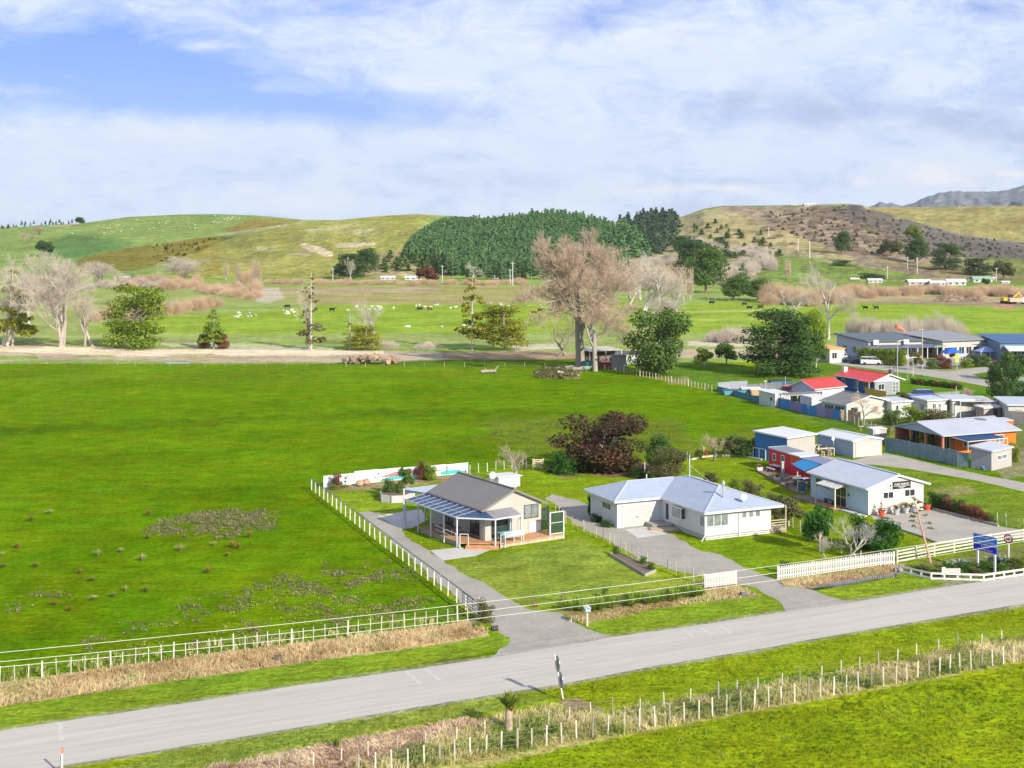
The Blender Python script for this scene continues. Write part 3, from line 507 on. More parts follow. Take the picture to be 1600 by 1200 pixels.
sheet('driveway', [(1232, 957), (1330, 941), (1300, 933), (1275, 924), (1225, 908), (1203, 902), (1156, 883), (1128, 867), (1096, 861.6), (1053, 836), (1000, 812), (940, 800), (905, 782), (862, 772), (852, 778), (868, 788), (884, 806), (895, 818), (953, 846), (1000, 874), (1060, 893), (1100, 900), (1152, 895), (1152, 912), (1181, 918), (1215, 938)], .006, M_drive, 'grey sealed driveway up to the white house garage', .2)
sheet('concrete_pad', [(671.6, 860), (713.6, 856), (771, 857.5), (742.5, 869), (692.6, 876)], .012, M_conc, 'pale concrete pad at the deck steps', 0)
sheet('concrete_pad', [(590, 805.5), (658, 795.5), (668, 812), (645, 825), (627, 827)], .012, M_conc, 'shaded concrete pad under the shade sail', 0)
sheet('concrete_pad', [(976.8, 827.5), (1015, 822), (1043, 834.6), (997, 841)], .012, M_conc, 'pale concrete apron before the garage door', 0)
sheet('car_park', [(1361, 806), (1380, 802), (1450, 795), (1560.6, 822.5), (1600, 828), (1800, 812), (1800, 835), (1600, 840), (1520, 848), (1463.5, 849.5), (1403, 825), (1364, 811)], .006, M_gravel, 'grey gravel parking area in front of the cafe', .2)
sheet('gravel_drive', [(1288, 712), (1332, 719), (1384, 708), (1420, 716), (1484.5, 731), (1550, 745), (1600, 754), (1800, 790), (1800, 806), (1600, 768), (1521, 750), (1416, 732), (1364, 726), (1300, 724), (1275, 716)], .006, M_gravel, 'gravel lane running past the grey garage', .12)
sheet('road', [(1285, 549), (1330, 557), (1400, 569), (1440, 577), (1480, 580), (1505, 577), (1545, 572.5), (1600, 571), (1800, 571), (1800, 578), (1600, 577.5), (1545, 581), (1518, 585), (1540, 593), (1600, 606), (1800, 640), (1800, 655), (1600, 618), (1545, 604.5), (1500, 596), (1440, 586), (1360, 576), (1300, 569), (1285, 562)], .008, M_gravel, 'pale side road past the school', .12)
M_water = mat('ditch_water', (.05, .055, .04), .04, 0, 1, .002, 3, spec=.6)
sheet('water', [(1261, 920), (1275, 922.5), (1320, 915), (1406, 901), (1400, 896), (1370, 899), (1300, 911)], .010, M_water, 'still ditch water in front of the long picket fence', .08)
sheet('water', [(255, 566.5), (270, 566), (300, 566.6), (295, 568), (262, 567.8)], .010, mat('puddle', (.5, .55, .6), .1, 0), 'pale puddle beside the stopbank track', .1)
# ---------------------------------------------------------------- building kit
M_white = mat('white_paint', (.66, .655, .64), .55, .05, 2)
M_wwall = mat('white_weatherboard', (.64, .64, .635), .5, .04, 2, wave=('Z', .15, .012, 'SAW'))
M_cream = mat('cream_wall', (.45, .415, .37), .7, .05, 2, wave=('Z', .3, .006, 'SAW'))
M_cafe = mat('cafe_wall', (.56, .545, .49), .6, .05, 2, wave=('Z', .18, .01, 'SAW'))
M_bluewall = mat('pale_blue_wall', (.50, .60, .72), .6, .05, 2, wave=('Z', .18, .01, 'SAW'))
M_roofbrown = mat('brown_grey_roof', (.20, .185, .17), .62, .07, 3, wave=('Y', .35, .02), var2=.05)
M_roofblue = mat('pale_blue_grey_roof', (.35, .395, .48), .5, .04, 2, var2=.05, scale2=.5, spec=.5)
M_roofpale = mat('pale_zincalume_roof', (.47, .51, .57), .5, .04, 2, var2=.04, scale2=.5, spec=.5)
M_roofwhite = mat('white_steel_roof', (.62, .62, .63), .5, .04, 2, var2=.04)
M_roofgrey = mat('lilac_grey_roof', (.42, .44, .50), .5, .05, 2, var2=.05)
M_roofred = mat('red_steel_roof', (.62, .055, .05), .5, .08, 3, wave=('X', .3, .012), var2=.08)
M_roofdark = mat('dark_slate_roof', (.11, .135, .15), .6, .07, 3, var2=.06)
M_roofold = mat('weathered_iron_roof', (.20, .19, .19), .8, .2, 2.5, wave=('X', .3, .015), var2=.2, scale2=.6)
M_glass = mat('window_glass', (.035, .045, .05), .06, .3, .8, spec=.8)
M_glassg = mat('curtained_glass', (.20, .22, .22), .12, .35, 1.2, spec=.7)
M_dframe = mat('charcoal_frame', (.05, .055, .06), .4, .05)
M_wframe = mat('white_frame', (.80, .80, .80), .4, .03)
M_greyp = mat('grey_post', (.55, .57, .60), .5, .05)
M_deck = mat('deck_timber', (.50, .27, .125), .7, .14, 6, wave=('X', .14, .008), var2=.12, scale2=1)
M_deckd = mat('weathered_deck', (.235, .165, .125), .8, .14, 5, wave=('X', .14, .008), var2=.1)
M_brickb = mat('deck_base', (.52, .40, .32), .85, .25, 3)
M_timber = mat('raw_timber', (.45, .36, .25), .8, .15, 4)
M_greyt = mat('grey_timber', (.34, .32, .28), .85, .18, 5)
M_bluepoly = mat('blue_roof_sheet', (.03, .065, .15), .4, .12, 1.5, wave=('Y', .18, .02), spec=.7, alpha=.93)
M_clearpoly = mat('clear_roof_sheet', (.30, .28, .33), .2, .1, 1.5, wave=('Y', .18, .02), spec=.7, alpha=.75)
M_door = mat('roller_door', (.47, .45, .43), .5, .03, 2, wave=('Z', .22, .03))
M_rail = mat('galvanised', (.55, .55, .56), .4, .06, metal=.5)
M_blue = mat('blue_steel_wall', (.05, .20, .48), .5, .05, 2, wave=('Y', .2, .015))
M_bluegrey = mat('blue_grey_steel', (.31, .40, .54), .5, .05, 2, wave=('Z', .2, .012))
M_shedc = mat('pale_corrugated_wall', (.44, .41, .375), .6, .05, 2, wave=('X', .3, .06))
M_red = mat('crimson_board', (.72, .028, .065), .5, .08, 3)
M_redo = mat('orange_red_panel', (.95, .13, .04), .5, .06, 3)
M_orange = mat('orange_wall', (.82, .17, .015), .6, .06, 3)
M_terra = mat('terracotta_wall', (.52, .17, .10), .7, .08, 3)
M_teal = mat('teal_paint', (.10, .52, .50), .6, .05)
M_navy = mat('navy_awning', (.012, .050, .15), .6, .06)
M_grass_mat = mat('artificial_turf', (.05, .28, .10), .95, .1)
M_black = mat('black_paint', (.02, .02, .022), .5, .1)
M_soil = mat('garden_soil', (.17, .12, .09), .95, .25, 3, .05, 8)
class Fr:                                      # building frame from three eave corners in photo pixels
    def __init__(s, Np, Ap, Bp, ze, square=True):
        n, a, b = [Vector(P(*p, ze)) for p in (Np, Ap, Bp)]
        s.La = (a-n).length; s.Lb = (b-n).length; s.ze = ze
        ta = math.atan2((a-n).y, (a-n).x); tb = math.atan2((b-n).y, (b-n).x)-math.pi/2
        wa = s.La/(s.La+s.Lb); s.yaw = ta*wa+tb*(1-wa)
        s.o = Vector((n.x, n.y, 0)); s.a = Vector((math.cos(s.yaw), math.sin(s.yaw), 0)); s.b = Vector((-s.a.y, s.a.x, 0))
    def w(s, a, b, z=0): return s.o+s.a*a+s.b*b+Vector((0, 0, z))
    def loc(s, p): d = Vector(p)-s.o; return (d.dot(s.a), d.dot(s.b), p[2])
    def px(s, x, y, z=0): return s.loc(P(x, y, z))          # pixel at height z -> local
    def hit(s, x, y, face, off=0.0):            # pixel on the face plane -> (along, z)
        d = Vector(((x-800)/F, 1, (HOR-y)/F)); n = s.b if face == 'b0' else s.a
        t = (s.w(off if face == 'a0' else 0, off if face == 'b0' else 0)-Vector((0, 0, 0))).dot(n)/d.dot(n)
        p = d*t; p.z += H; q = s.loc(p); return (q[0] if face == 'b0' else q[1], q[2])
    def z_at(s, y, a, b): p = s.w(a, b); return H+(HOR-y)*p.y/F
def box_face(mb, face, off, s0, s1, z0, z1, d0, d1, mi=0):  # box on a face, from depth d0 to d1 outward
    if face == 'b0': mb.box(s0, s1, off-d1, off-d0, z0, z1, mi)
    elif face == 'a0': mb.box(off-d1, off-d0, s0, s1, z0, z1, mi)
    elif face == 'a1': mb.box(off+d0, off+d1, s0, s1, z0, z1, mi)
    return mb
def window(root, face, off, s0, s1, z0, z1, fm=None, gm=None, nx=2, nz=1, name='window', t=.06, label=None):
    fm = fm or M_wframe; gm = gm or M_glass
    if s1 < s0: s0, s1 = s1, s0
    f = MB()
    box_face(f, face, off, s0, s1, z1-t, z1, .002, .05); box_face(f, face, off, s0, s1, z0, z0+t, .002, .06)
    box_face(f, face, off, s0, s0+t, z0+t, z1-t, .002, .05); box_face(f, face, off, s1-t, s1, z0+t, z1-t, .002, .05)
    for i in range(1, nx):
        c = s0+(s1-s0)*i/nx; box_face(f, face, off, c-t*.45, c+t*.45, z0+t, z1-t, .002, .045)
    for i in range(1, nz):
        c = z0+(z1-z0)*i/nz; box_face(f, face, off, s0+t, s1-t, c-t*.4, c+t*.4, .002, .04)
    fo = f.build(name, fm, root)
    if label: fo['label'] = label
    g = box_face(MB(), face, off, s0+t, s1-t, z0+t, z1-t, .002, .022).build('pane', gm, fo)
    return fo
def win_px(root, fr, face, off, x0, y0, x1, y1, **k):
    a = fr.hit(x0, y0, face, off); b = fr.hit(x1, y1, face, off)
    m = fr.hit((x0+x1)/2, (y0+y1)/2, face, off)[1]
    xm = (x0+x1)/2; h = (fr.hit(xm, y0, face, off)[1]-fr.hit(xm, y1, face, off)[1])
    hh = k.pop('h', None) or h
    return window(root, face, off, a[0], b[0], m-hh/2, m+hh/2, **k)
def door(root, face, off, s0, s1, z0, z1, m, glass=False, name='door', handle=True):
    d = box_face(MB(), face, off, s0, s1, z0, z1, .002, .05).build(name, m, root)
    if glass: box_face(MB(), face, off, s0+.12, s1-.12, z0+.25, z1-.15, .05, .06).build('pane', M_glass, d)
    if handle: box_face(MB(), face, off, s1-.14, s1-.08, z0+.95, z0+1.05, .05, .10).build('handle', M_rail, d)
    return d
def walls_gable(root, a0, a1, b0, b1, z0, ze, zr, along, m, name='wall'):
    mb = MB()
    if along == 'b':                           # ridge runs along b: gables on b0 and b1
        am = (a0+a1)/2
        ring = [(a0, z0), (a1, z0), (a1, ze), (am, zr), (a0, ze)]
        mb.hexa([(x, b0, z) for x, z in ring][::-1], [(x, b1, z) for x, z in ring][::-1])
    elif along == 'a':
        bm = (b0+b1)/2; ring = [(b0, z0), (b1, z0), (b1, ze), (bm, zr), (b0, ze)]
        mb.hexa([(a0, y, z) for y, z in ring], [(a1, y, z) for y, z in ring])
    else: mb.box(a0, a1, b0, b1, z0, ze)
    return mb.build(name, m, root)
def roof_gable(root, La, Lb, ze, zr, along, m, th=.12, name='roof', fascia=None):
    mb = MB()
    if along == 'b':
        am = La/2
        mb.slab([(0, 0, ze), (am, 0, zr), (am, Lb, zr), (0, Lb, ze)][::1], th); mb.slab([(am, 0, zr), (La, 0, ze), (La, Lb, ze), (am, Lb, zr)], th)
        cap = [(am, -.02, zr+.03), (am, Lb+.02, zr+.03)]
    else:
        bm = Lb/2
        mb.slab([(0, 0, ze), (La, 0, ze), (La, bm, zr), (0, bm, zr)], th); mb.slab([(0, bm, zr), (La, bm, zr), (La, Lb, ze), (0, Lb, ze)], th)
        cap = [(-.02, bm, zr+.03), (La+.02, bm, zr+.03)]
    r = mb.build(name, m, root); MB().bar(cap[0], cap[1], .3, .05).build('ridge_cap', m, r)
    if fascia:
        f = MB()
        if along == 'b':
            f.bar((0, -.02, ze-.12), (La/2, -.02, zr-.12), .04, .2); f.bar((La/2, -.02, zr-.12), (La, -.02, ze-.12), .04, .2)
            f.bar((-.06, 0, ze-.1), (-.06, Lb, ze-.1), .12, .14); f.bar((La+.06, 0, ze-.1), (La+.06, Lb, ze-.1), .12, .14)
        else:
            f.bar((-.02, 0, ze-.12), (-.02, Lb/2, zr-.12), .04, .2); f.bar((-.02, Lb/2, zr-.12), (-.02, Lb, ze-.12), .04, .2)
            f.bar((La+.02, 0, ze-.12), (La+.02, Lb/2, zr-.12), .04, .2); f.bar((La+.02, Lb/2, zr-.12), (La+.02, Lb, ze-.12), .04, .2)
            f.bar((0, -.06, ze-.1), (La, -.06, ze-.1), .12, .14)
        f.build('fascia', fascia, r)
    return r
def slope_plane(o, La, Lb): pass
def root(name, label, cat, fr, group=None): return empty(name, label, cat, fr.o, fr.yaw, group)

# ---- house with the dark gable roof and wraparound verandah
def brown_house():
    fr = Fr((753.7, 797.5), (855, 784.4), (666, 768.7), 3.4); La, Lb = fr.La, fr.Lb; ze = 3.4
    zr = fr.z_at(763.8, La/2, 0)
    r = root('gable_house', 'cream house with brown gable roof and timber deck behind the lawn', 'house', fr)
    walls_gable(r, .5, La-.45, .35, Lb-.3, .15, ze-.12+.2, zr-.16, 'b', M_cream)
    roof_gable(r, La, Lb, ze, zr, 'b', M_roofbrown, fascia=M_roofbrown)
    # projecting bay under the front verandah
    b0 = .35
    MB().box(.0, .85, -.25, .5, .15, 2.9).build('bay', M_cream, r)
    win_px(r, fr, 'b0', b0, 818.6, 789, 841, 808, fm=M_dframe, gm=M_glassg, nx=2, h=1.35, label='charcoal two pane window on the gable')
    window(r, 'b0', b0, 1.0, 3.55, .55, 2.65, M_dframe, M_glass, 3, 1, 'sliding_door')
    MB().box(3.1, 3.35, b0-.5, b0-.06, .5, 2.5).build('pillar', M_white, r)
    window(r, 'b0', b0, 5.55, 6.95, .5, 1.55, M_cream, mat('shutter_grey', (.50, .53, .56), .6, .04), 1, 1, 'storage_hatch')
    for s0, s1 in ((.9, 3.1), (6.4, 8.3)): window(r, 'a0', .5, s0, s1, .55, 2.5, M_dframe, M_glass, 2, 1, 'sliding_door')
    # verandah roofs
    zo = 2.85; zi = 3.3
    V1 = (-2.5, 11.2, zo); V2 = (-2.53, .64, zo); V3 = (.22, -2.0, zo); V4 = (3.5, -1.75, zo)
    v = MB(); v.slab([V2, (0.45, .64, zi), (.45, 11.2, zi), V1], .03); v.slab([V2, V3, (.45, .64, zi)], .03)
    vr = v.build('verandah_roof', M_bluepoly, r)
    MB().slab([V3, V4, (3.6, .33, zi-.03), (.47, .62, zi-.02)], .03).build('verandah_roof', M_clearpoly, r)['label'] = 'clear corrugated front verandah roof'
    g = MB(); g.bar(V1, V2, .08, .14); g.bar(V2, V3, .08, .14); g.bar(V3, V4, .08, .14)
    for i in range(10):
        b = 1.0+i*1.12; g.bar((-2.5, b, zo+.03), (.4, b, zi+.03), .045, .02)
    g.bar((-1.5, .7, zo+.2), (-1.5, 11.1, zo+.2), .05, .03)
    g.build('verandah_frame', M_greyp, r)
    for a, b in ((-2.45, 11.1), (-2.45, 8.4), (-2.45, 5.8), (-2.45, 3.2), (-2.45, .7), (.25, -1.95), (3.4, -1.7)):
        MB().box(a-.06, a+.06, b-.06, b+.06, 0, zo-.1).build('verandah_post', M_greyp, r)
    MB().tube((3.45, -1.6, zo-.15), (3.3, -1.2, 2.3), .035).tube((3.3, -1.2, 2.3), (3.3, -1.2, .5), .035).build('downpipe', M_white, r)
    # deck
    d = MB(); d.hexa([(-2.3, 8.6, .36), (-2.3, .8, .36), (-2.2, .45, .36), (.9, -1.95, .36), (8.4, -1.8, .36), (8.4, .3, .36), (.5, .33, .36), (.48, 8.6, .36)], [(-2.3, 8.6, .46), (-2.3, .8, .46), (-2.2, .45, .46), (.9, -1.95, .46), (8.4, -1.8, .46), (8.4, .3, .46), (.5, .33, .46), (.48, 8.6, .46)])
    dk = d.build('deck', M_deck, r)
    s = MB(); s.box(.95, 8.3, -1.75, -1.65, 0.0, .355); s.box(8.2, 8.3, -1.65, .2, 0, .355); s.build('deck_skirt', M_brickb, dk); MB().box(-2.2, -2.1, .9, 8.5, 0, .355).build('deck_skirt', M_greyt, dk)
    st = MB()
    for i, (o, z) in enumerate(((.05, .30), (.42, .16))):
        p0 = Vector((-1.75, .1, 0)); p1 = Vector((.75, -1.85, 0)); n = Vector((-(p1-p0).y, (p1-p0).x, 0)).normalized()*-1
        q = [p0+n*o*.0, p1, p1+n*(o+.4), p0+n*(o+.4)]
        st.hexa([(x.x, x.y, .02) for x in q], [(x.x, x.y, z) for x in q])
    st.build('step', M_deck, dk)
    MB().box(.9, 2.0, -.9, -.3, .462, .475).build('door_mat', M_grass_mat, dk)
    # handrails
    h = MB()
    for (p, q) in (((-2.4, 5.0), (-2.4, 1.1)),):
        h.bar((*p, 1.35), (*q, 1.25), .07); h.bar((*p, .95), (*q, .85), .05)
    h.bar((-2.4, 1.1, 1.25), (-2.4, .3, .1), .07)
    h.build('handrail', M_greyp, r)
    h = MB()
    for p in ((-2.35, .3), (-1.75, -.25)): h.box(p[0]-.035, p[0]+.035, p[1]-.035, p[1]+.035, 0, 1.35)
    h.bar((-2.35, .3, 1.35), (-1.75, -.25, 1.35), .07); h.build('handrail', M_greyp, r); h = MB(); [h.box(x-.035, x+.035, -2.085, -2.015, 0, 1.35) for x in (.8, 1.3)]; h.bar((.8, -2.05, 1.3), (1.3, -2.05, 1.3), .06)
    h.build('handrail', M_greyp, r)
    # barge-side bench rail on the front edge
    # glass wind screens
    for k, (pts) in enumerate((((8.25, -.0), (8.25, -1.75)), ((6.3+.55, .33), (8.2, .33)))):
        pass
    def screen(p, q, z0, z1, fm):
        f = MB()
        for t in (p, q): f.box(t[0]-.06, t[0]+.06, t[1]-.06, t[1]+.06, 0, z1)
        f.bar((*p, z1-.05), (*q, z1-.05), .08); f.bar((*p, z0), (*q, z0), .08); f.bar((*p, (z0+z1)/2), (*q, (z0+z1)/2), .05)
        o = f.build('wind_screen', fm, r); MB().bar((*p, (z0+z1)/2), (*q, (z0+z1)/2), .015, z1-z0-.1).build('pane', mat('green_glass', (.03, .07, .055), .05, .1, spec=.8, alpha=.62), o)
    screen((8.35, -1.75), (6.75, -1.72), .6, 2.75, M_white); screen((8.35, .9), (7.15, .45), .55, 2.75, M_dframe)
    MB().tube((La*.78, Lb*.30, 3.7), (La*.78, Lb*.30, 4.9), .09).build('flue', M_white, r)
    # satellite dish on the ridge
    dd = MB().tube((La*.55, Lb*.45, zr-.05), (La*.55, Lb*.45, zr+.35), .03); dd.lathe((La*.55, Lb*.45-.05, zr+.55), [(.02, 0), (.3, -.06), (.38, -.14), (.37, -.16)], 12, axis='y'); dd.build('satellite_dish', M_white, r)
    # things on the deck
    t = empty('patio_table', 'round brown patio table on the shaded verandah', 'table', fr.w(-.9, 3.6, .46), fr.yaw)
    MB().lathe((0, 0, .68), [(.6, 0), (.62, .02), (.6, .04)], 16).build('table_top', mat('brown_table', (.30, .16, .10), .5), t)
    for k in range(4): MB().bar((.4*math.cos(k*1.57), .4*math.sin(k*1.57), .68), (.5*math.cos(k*1.57), .5*math.sin(k*1.57), 0), .04).build('leg', M_rail, t)
    b = empty('deck_bench', 'white slatted bench seat fixed on the front deck edge', 'bench', fr.w(2.4, -1.75, .46), fr.yaw)
    m = MB(); m.box(-1.15, 1.15, -.1, .35, .42, .47); m.build('seat', M_greyp, b)
    m = MB(); [m.box(-1.2, 1.2, -.22, -.17, z, z+.12) for z in (.55, .72, .90)]; m.build('backrest', M_greyp, b)
    for x in (-1.1, 0, 1.1): MB().box(x-.04, x+.04, -.2, .3, 0, .42).build('leg', M_greyp, b)
    t2 = empty('outdoor_table', 'pale teal table behind the white bench on the deck', 'table', fr.w(2.2, -.75, .46), fr.yaw)
    MB().box(-.8, .8, -.35, .35, .68, .73).build('table_top', M_teal, t2)
    for x in (-.7, .7):
        for y in (-.28, .28): MB().box(x-.03, x+.03, y-.03, y+.03, 0, .68).build('leg', M_rail, t2)
    # shade sail beyond the verandah
    s = empty('shade_sail', 'pale blue triangular shade sail behind the verandah', 'shade sail', fr.w(-2.9, 11.8, 0), fr.yaw)
    q = [fr.w(*fr.px(630, 764, 3.4)), fr.w(*fr.px(684, 757, 3.5)), fr.w(*fr.px(668, 770, 3.2)), fr.w(*fr.px(640, 770, 2.9))]
    loc = [(Vector(x)-fr.w(-2.9, 11.8, 0)) for x in q]; loc = [(l.dot(fr.a), l.dot(fr.b), l.z) for l in loc]
    MB().slab(loc, .03).build('sail_cloth', mat('pale_sail', (.55, .60, .72), .7, .04, trans=.3), s)
    for p in ((631, 764, 3.4), (664, 768, 3.2)):
        l = Vector(P(*p))-fr.w(-2.9, 11.8, 0); l = (l.dot(fr.a), l.dot(fr.b)); MB().tube((*l, 0), (*l, p[2]+.05), .09).build('post', M_greyp, s)
    # white tank behind the house
    c = P(800, 768, 0); t = empty('water_tank', 'low white boxy water tank shed behind the gable house', 'shed', (c[0]-.9, c[1]+3.5, 0), fr.yaw)
    MB().box(-1.5, 1.5, -1.1, 1.1, 0, 1.25).build('wall', M_white, t); MB().slab([(-1.7, -1.3, 1.4), (1.7, -1.3, 1.3), (1.7, 1.3, 1.3), (-1.7, 1.3, 1.4)], .1).build('roof', M_roofwhite, t)
brown_house()

# ---- white L shaped house with hipped roof
def hip(mb, a0, a1, b0, b1, z, zr, th=.1):
    w, l = a1-a0, b1-b0
    if w <= l: h = w/2; p, q = (a0+h, b0+h, zr), (a0+h, b1-h, zr)
    else: h = l/2; p, q = (a0+h, b0+h, zr), (a1-h, b0+h, zr)
    c = [(a0, b0, z), (a1, b0, z), (a1, b1, z), (a0, b1, z)]
    lo = [(x, y, zz-th) for x, y, zz in c]
    vs = c+lo+[p, q]
    if w <= l: fs = [(0, 1, 8), (1, 2, 9, 8), (2, 3, 9), (3, 0, 8, 9)]
    else: fs = [(0, 1, 9, 8), (1, 2, 9), (2, 3, 8, 9), (3, 0, 8)]
    mb.add(vs, fs+[(0, 4, 5, 1), (1, 5, 6, 2), (2, 6, 7, 3), (3, 7, 4, 0), (7, 6, 5, 4)])
    return p, q, c
def white_house():
    fr = Fr((1101.6, 801), (1219.8, 787.4), (1035.3, 776), 2.9)
    fr.yaw = R(24.0); fr.a = Vector((math.cos(fr.yaw), math.sin(fr.yaw), 0)); fr.b = Vector((-fr.a.y, fr.a.x, 0))
    La = fr.La; ze = 2.9; r = root('hipped_house', 'white L shaped bungalow with pale blue hipped roof', 'house', fr)
    z1 = ze+1.5; G0, GB0, GB1 = -5.4, 8.5, 15.4; LB = 15.42
    mb = MB(); p, q, c = hip(mb, 0, La, 0, LB, ze, z1); ro = mb.build('roof', M_roofblue, r)
    m2 = MB(); g1 = ze+.004+1.22; p2, q2, c2 = hip(m2, G0, 6.95, GB0, GB1, ze+.004, g1); r2 = m2.build('roof', M_roofblue, r); r2['label'] = 'pale blue hipped roof over the garage wing'
    cap = MB()
    for s, e in ((c[0], p), (c[1], p), (c[3], q), (c[2], q), (p, q), (c2[0], p2), (c2[3], p2), (p2, q2)): cap.bar((s[0], s[1], s[2]+.03), (e[0], e[1], e[2]+.03), .22, .05)
    cap.build('ridge_cap', mat('pale_ridge', (.48, .53, .60), .45), ro)
    f = MB()
    f.box(0, La, -.07, -.002, ze-.22, ze-.01); f.box(-.07, -.002, 0, GB0-.1, ze-.22, ze-.01); f.box(La+.002, La+.07, 0, LB, ze-.22, ze-.01)
    f.box(G0, -.08, GB0-.07, GB0-.002, ze-.22, ze-.01); f.box(G0-.07, G0-.002, GB0, GB1, ze-.22, ze-.01)
    f.build('fascia', M_white, ro)
    # walls
    z0 = .45
    MB().box(.35, 8.05, .5, LB-.5, z0, ze-.1).build('wall', M_wwall, r)
    MB().box(.45, 7.9, .6, LB-.6, .0, z0).build('foundation', M_greyt, r)
    MB().box(G0+.5, .35, GB0+.45, GB1-.5, .0, ze-.096).build('garage_wall', M_wwall, r)
    b = MB(); [b.box(.37, 8.0, .5, .53, z, z+.09) for z in (.06, .24)]; [b.box(.37, .40, .55, 7.5, z, z+.09) for z in (.06, .24)]; b.build('base_boards', M_white, r)
    gd = GB0+.45
    d = box_face(MB(), 'b0', gd, G0+1.25, G0+4.35, .05, 2.2, .002, .05).build('garage_door', M_door, r)
    box_face(MB(), 'b0', gd, G0+2.7, G0+2.95, .95, 1.03, .05, .09).build('handle', M_dframe, d)
    f = MB(); box_face(f, 'b0', gd, G0+1.1, G0+1.24, .02, 2.34, .004, .08); box_face(f, 'b0', gd, G0+4.36, G0+4.5, .02, 2.34, .004, .08); box_face(f, 'b0', gd, G0+1.24, G0+4.36, 2.21, 2.34, .004, .08); f.build('door_frame', M_white, r)
    # windows
    ga, gb = fr.hit(941.5, 782, 'a0', G0+.5)[0], fr.hit(955, 782, 'a0', G0+.5)[0]; window(r, 'a0', G0+.5, ga, gb, 1.55, 2.25, M_wframe, M_glass, 3, 1)
    ww = lambda *a, **k: win_px(r, fr, 'b0', .5, *a, **k)
    window(r, 'b0', .5, .45, 3.0, .45+.85, 2.45, M_wframe, M_glassg, 3, 1, label='large corner window with curtains')
    window(r, 'a0', .35, .55, 1.5, .45+.85, 2.45, M_wframe, M_glassg, 1, 1)
    for s in (4.55, 5.35, 6.15): window(r, 'b0', .5, s, s+.62, 1.85, 2.5, M_wframe, M_glassg, 1, 1)
    door(r, 'b0', .5, 3.25, 3.95, .5, 2.5, M_white, name='cupboard_door')
    MB().bar((4.2, .43, .1), (4.2, .43, 2.7), .07).build('downpipe', M_white, r)
    bw = MB().box(-.15, .34, 4.3, 6.2, 1.35, 2.5).build('bay_window', M_wframe, r)
    MB().box(-.17, -.151, 4.4, 6.1, 1.42, 2.43).build('pane', M_glassg, bw); MB().box(-.1, .3, 4.28, 4.299, 1.42, 2.43).build('pane', M_glass, bw)
    door(r, 'a0', .35, 7.35, 8.2, .45, 2.5, M_wframe, glass=True)
    win_px(r, fr, 'b0', gd, 1036, 781, 1047, 797, nx=2, h=1.0)
    MB().hexa([(-.4, 6.5, 0), (.34, 6.5, 0), (.34, gd, 0), (-1.7, gd, 0), (-1.7, 7.4, 0)], [(-.4, 6.5, .42), (.34, 6.5, .42), (.34, gd-.004, .42), (-1.7, gd-.004, .42), (-1.7, 7.4, .42)]).build('porch', M_greyt, r)
    MB().hexa([(-.8, 5.2, 0), (.2, 5.2, 0), (.2, 6.45, 0), (-2.3, 7.2, 0), (-2.3, 6.6, 0)], [(-.8, 5.2, .2), (.2, 5.2, .2), (.2, 6.45, .2), (-2.3, 7.2, .2), (-2.3, 6.6, .2)]).build('step', M_timber, r)
    # side porch at the east end
    pz = MB().box(8.06, 9.9, .5, 3.6, .3, .42).build('side_deck', M_timber, r)
    m = MB()
    for x, y in ((9.85, .55), (9.85, 3.5)): MB().box(x-.06, x+.06, y-.06, y+.06, 0, 2.75).build('porch_post', M_timber, pz)
    for z in (.5, .75, 1.0, 1.25): m.box(8.1, 9.8, .5, .56, z, z+.1)
    for z in (.06, .2): m.box(8.1, 9.85, .46, .5, z, z+.08)
    m.build('porch_rail', M_timber, pz)
    # roof fittings
    fl = MB().tube((3.6, 2.3, ze+.6), (3.6, 2.3, ze+2.1), .11, k=10); fl.lathe((3.6, 2.3, ze+2.1), [(.11, 0), (.17, .08), (.10, .22), (.02, .42)], 10); fl.build('flue', mat('grey_flue', (.5, .55, .58), .3, metal=.4), r)
    sd = MB().tube((5.1, 1.1, ze+.3), (5.1, 1.1, ze+.8), .03); sd.lathe((5.1, 1.0, ze+.95), [(.02, 0), (.28, -.06), (.36, -.13), (.35, -.15)], 12, axis='y'); sd.bar((5.1, .9, ze+.8), (5.5, .3, ze+.85), .03); sd.build('satellite_dish', M_white, r)
    MB().tube((La/2-.15, 10.2, z1-.4), (La/2-.15, 10.2, z1+2.3), .045).bar((La/2-.15, 10.2, z1+1.2), (La/2+1.6, 9.2, z1-.4), .02).build('power_mast', M_white, r)
    MB().tube((1.0, 13.3, ze+.7), (1.0, 13.3, ze+1.5), .06).build('vent_pipe', M_white, r)
    MB().tube((.25, .35, 2.6), (.15, .3, .5), .04).tube((.15, .3, .5), (-.35, .1, .06), .05).build('downpipe', M_white, r)
    return fr
wh = white_house()

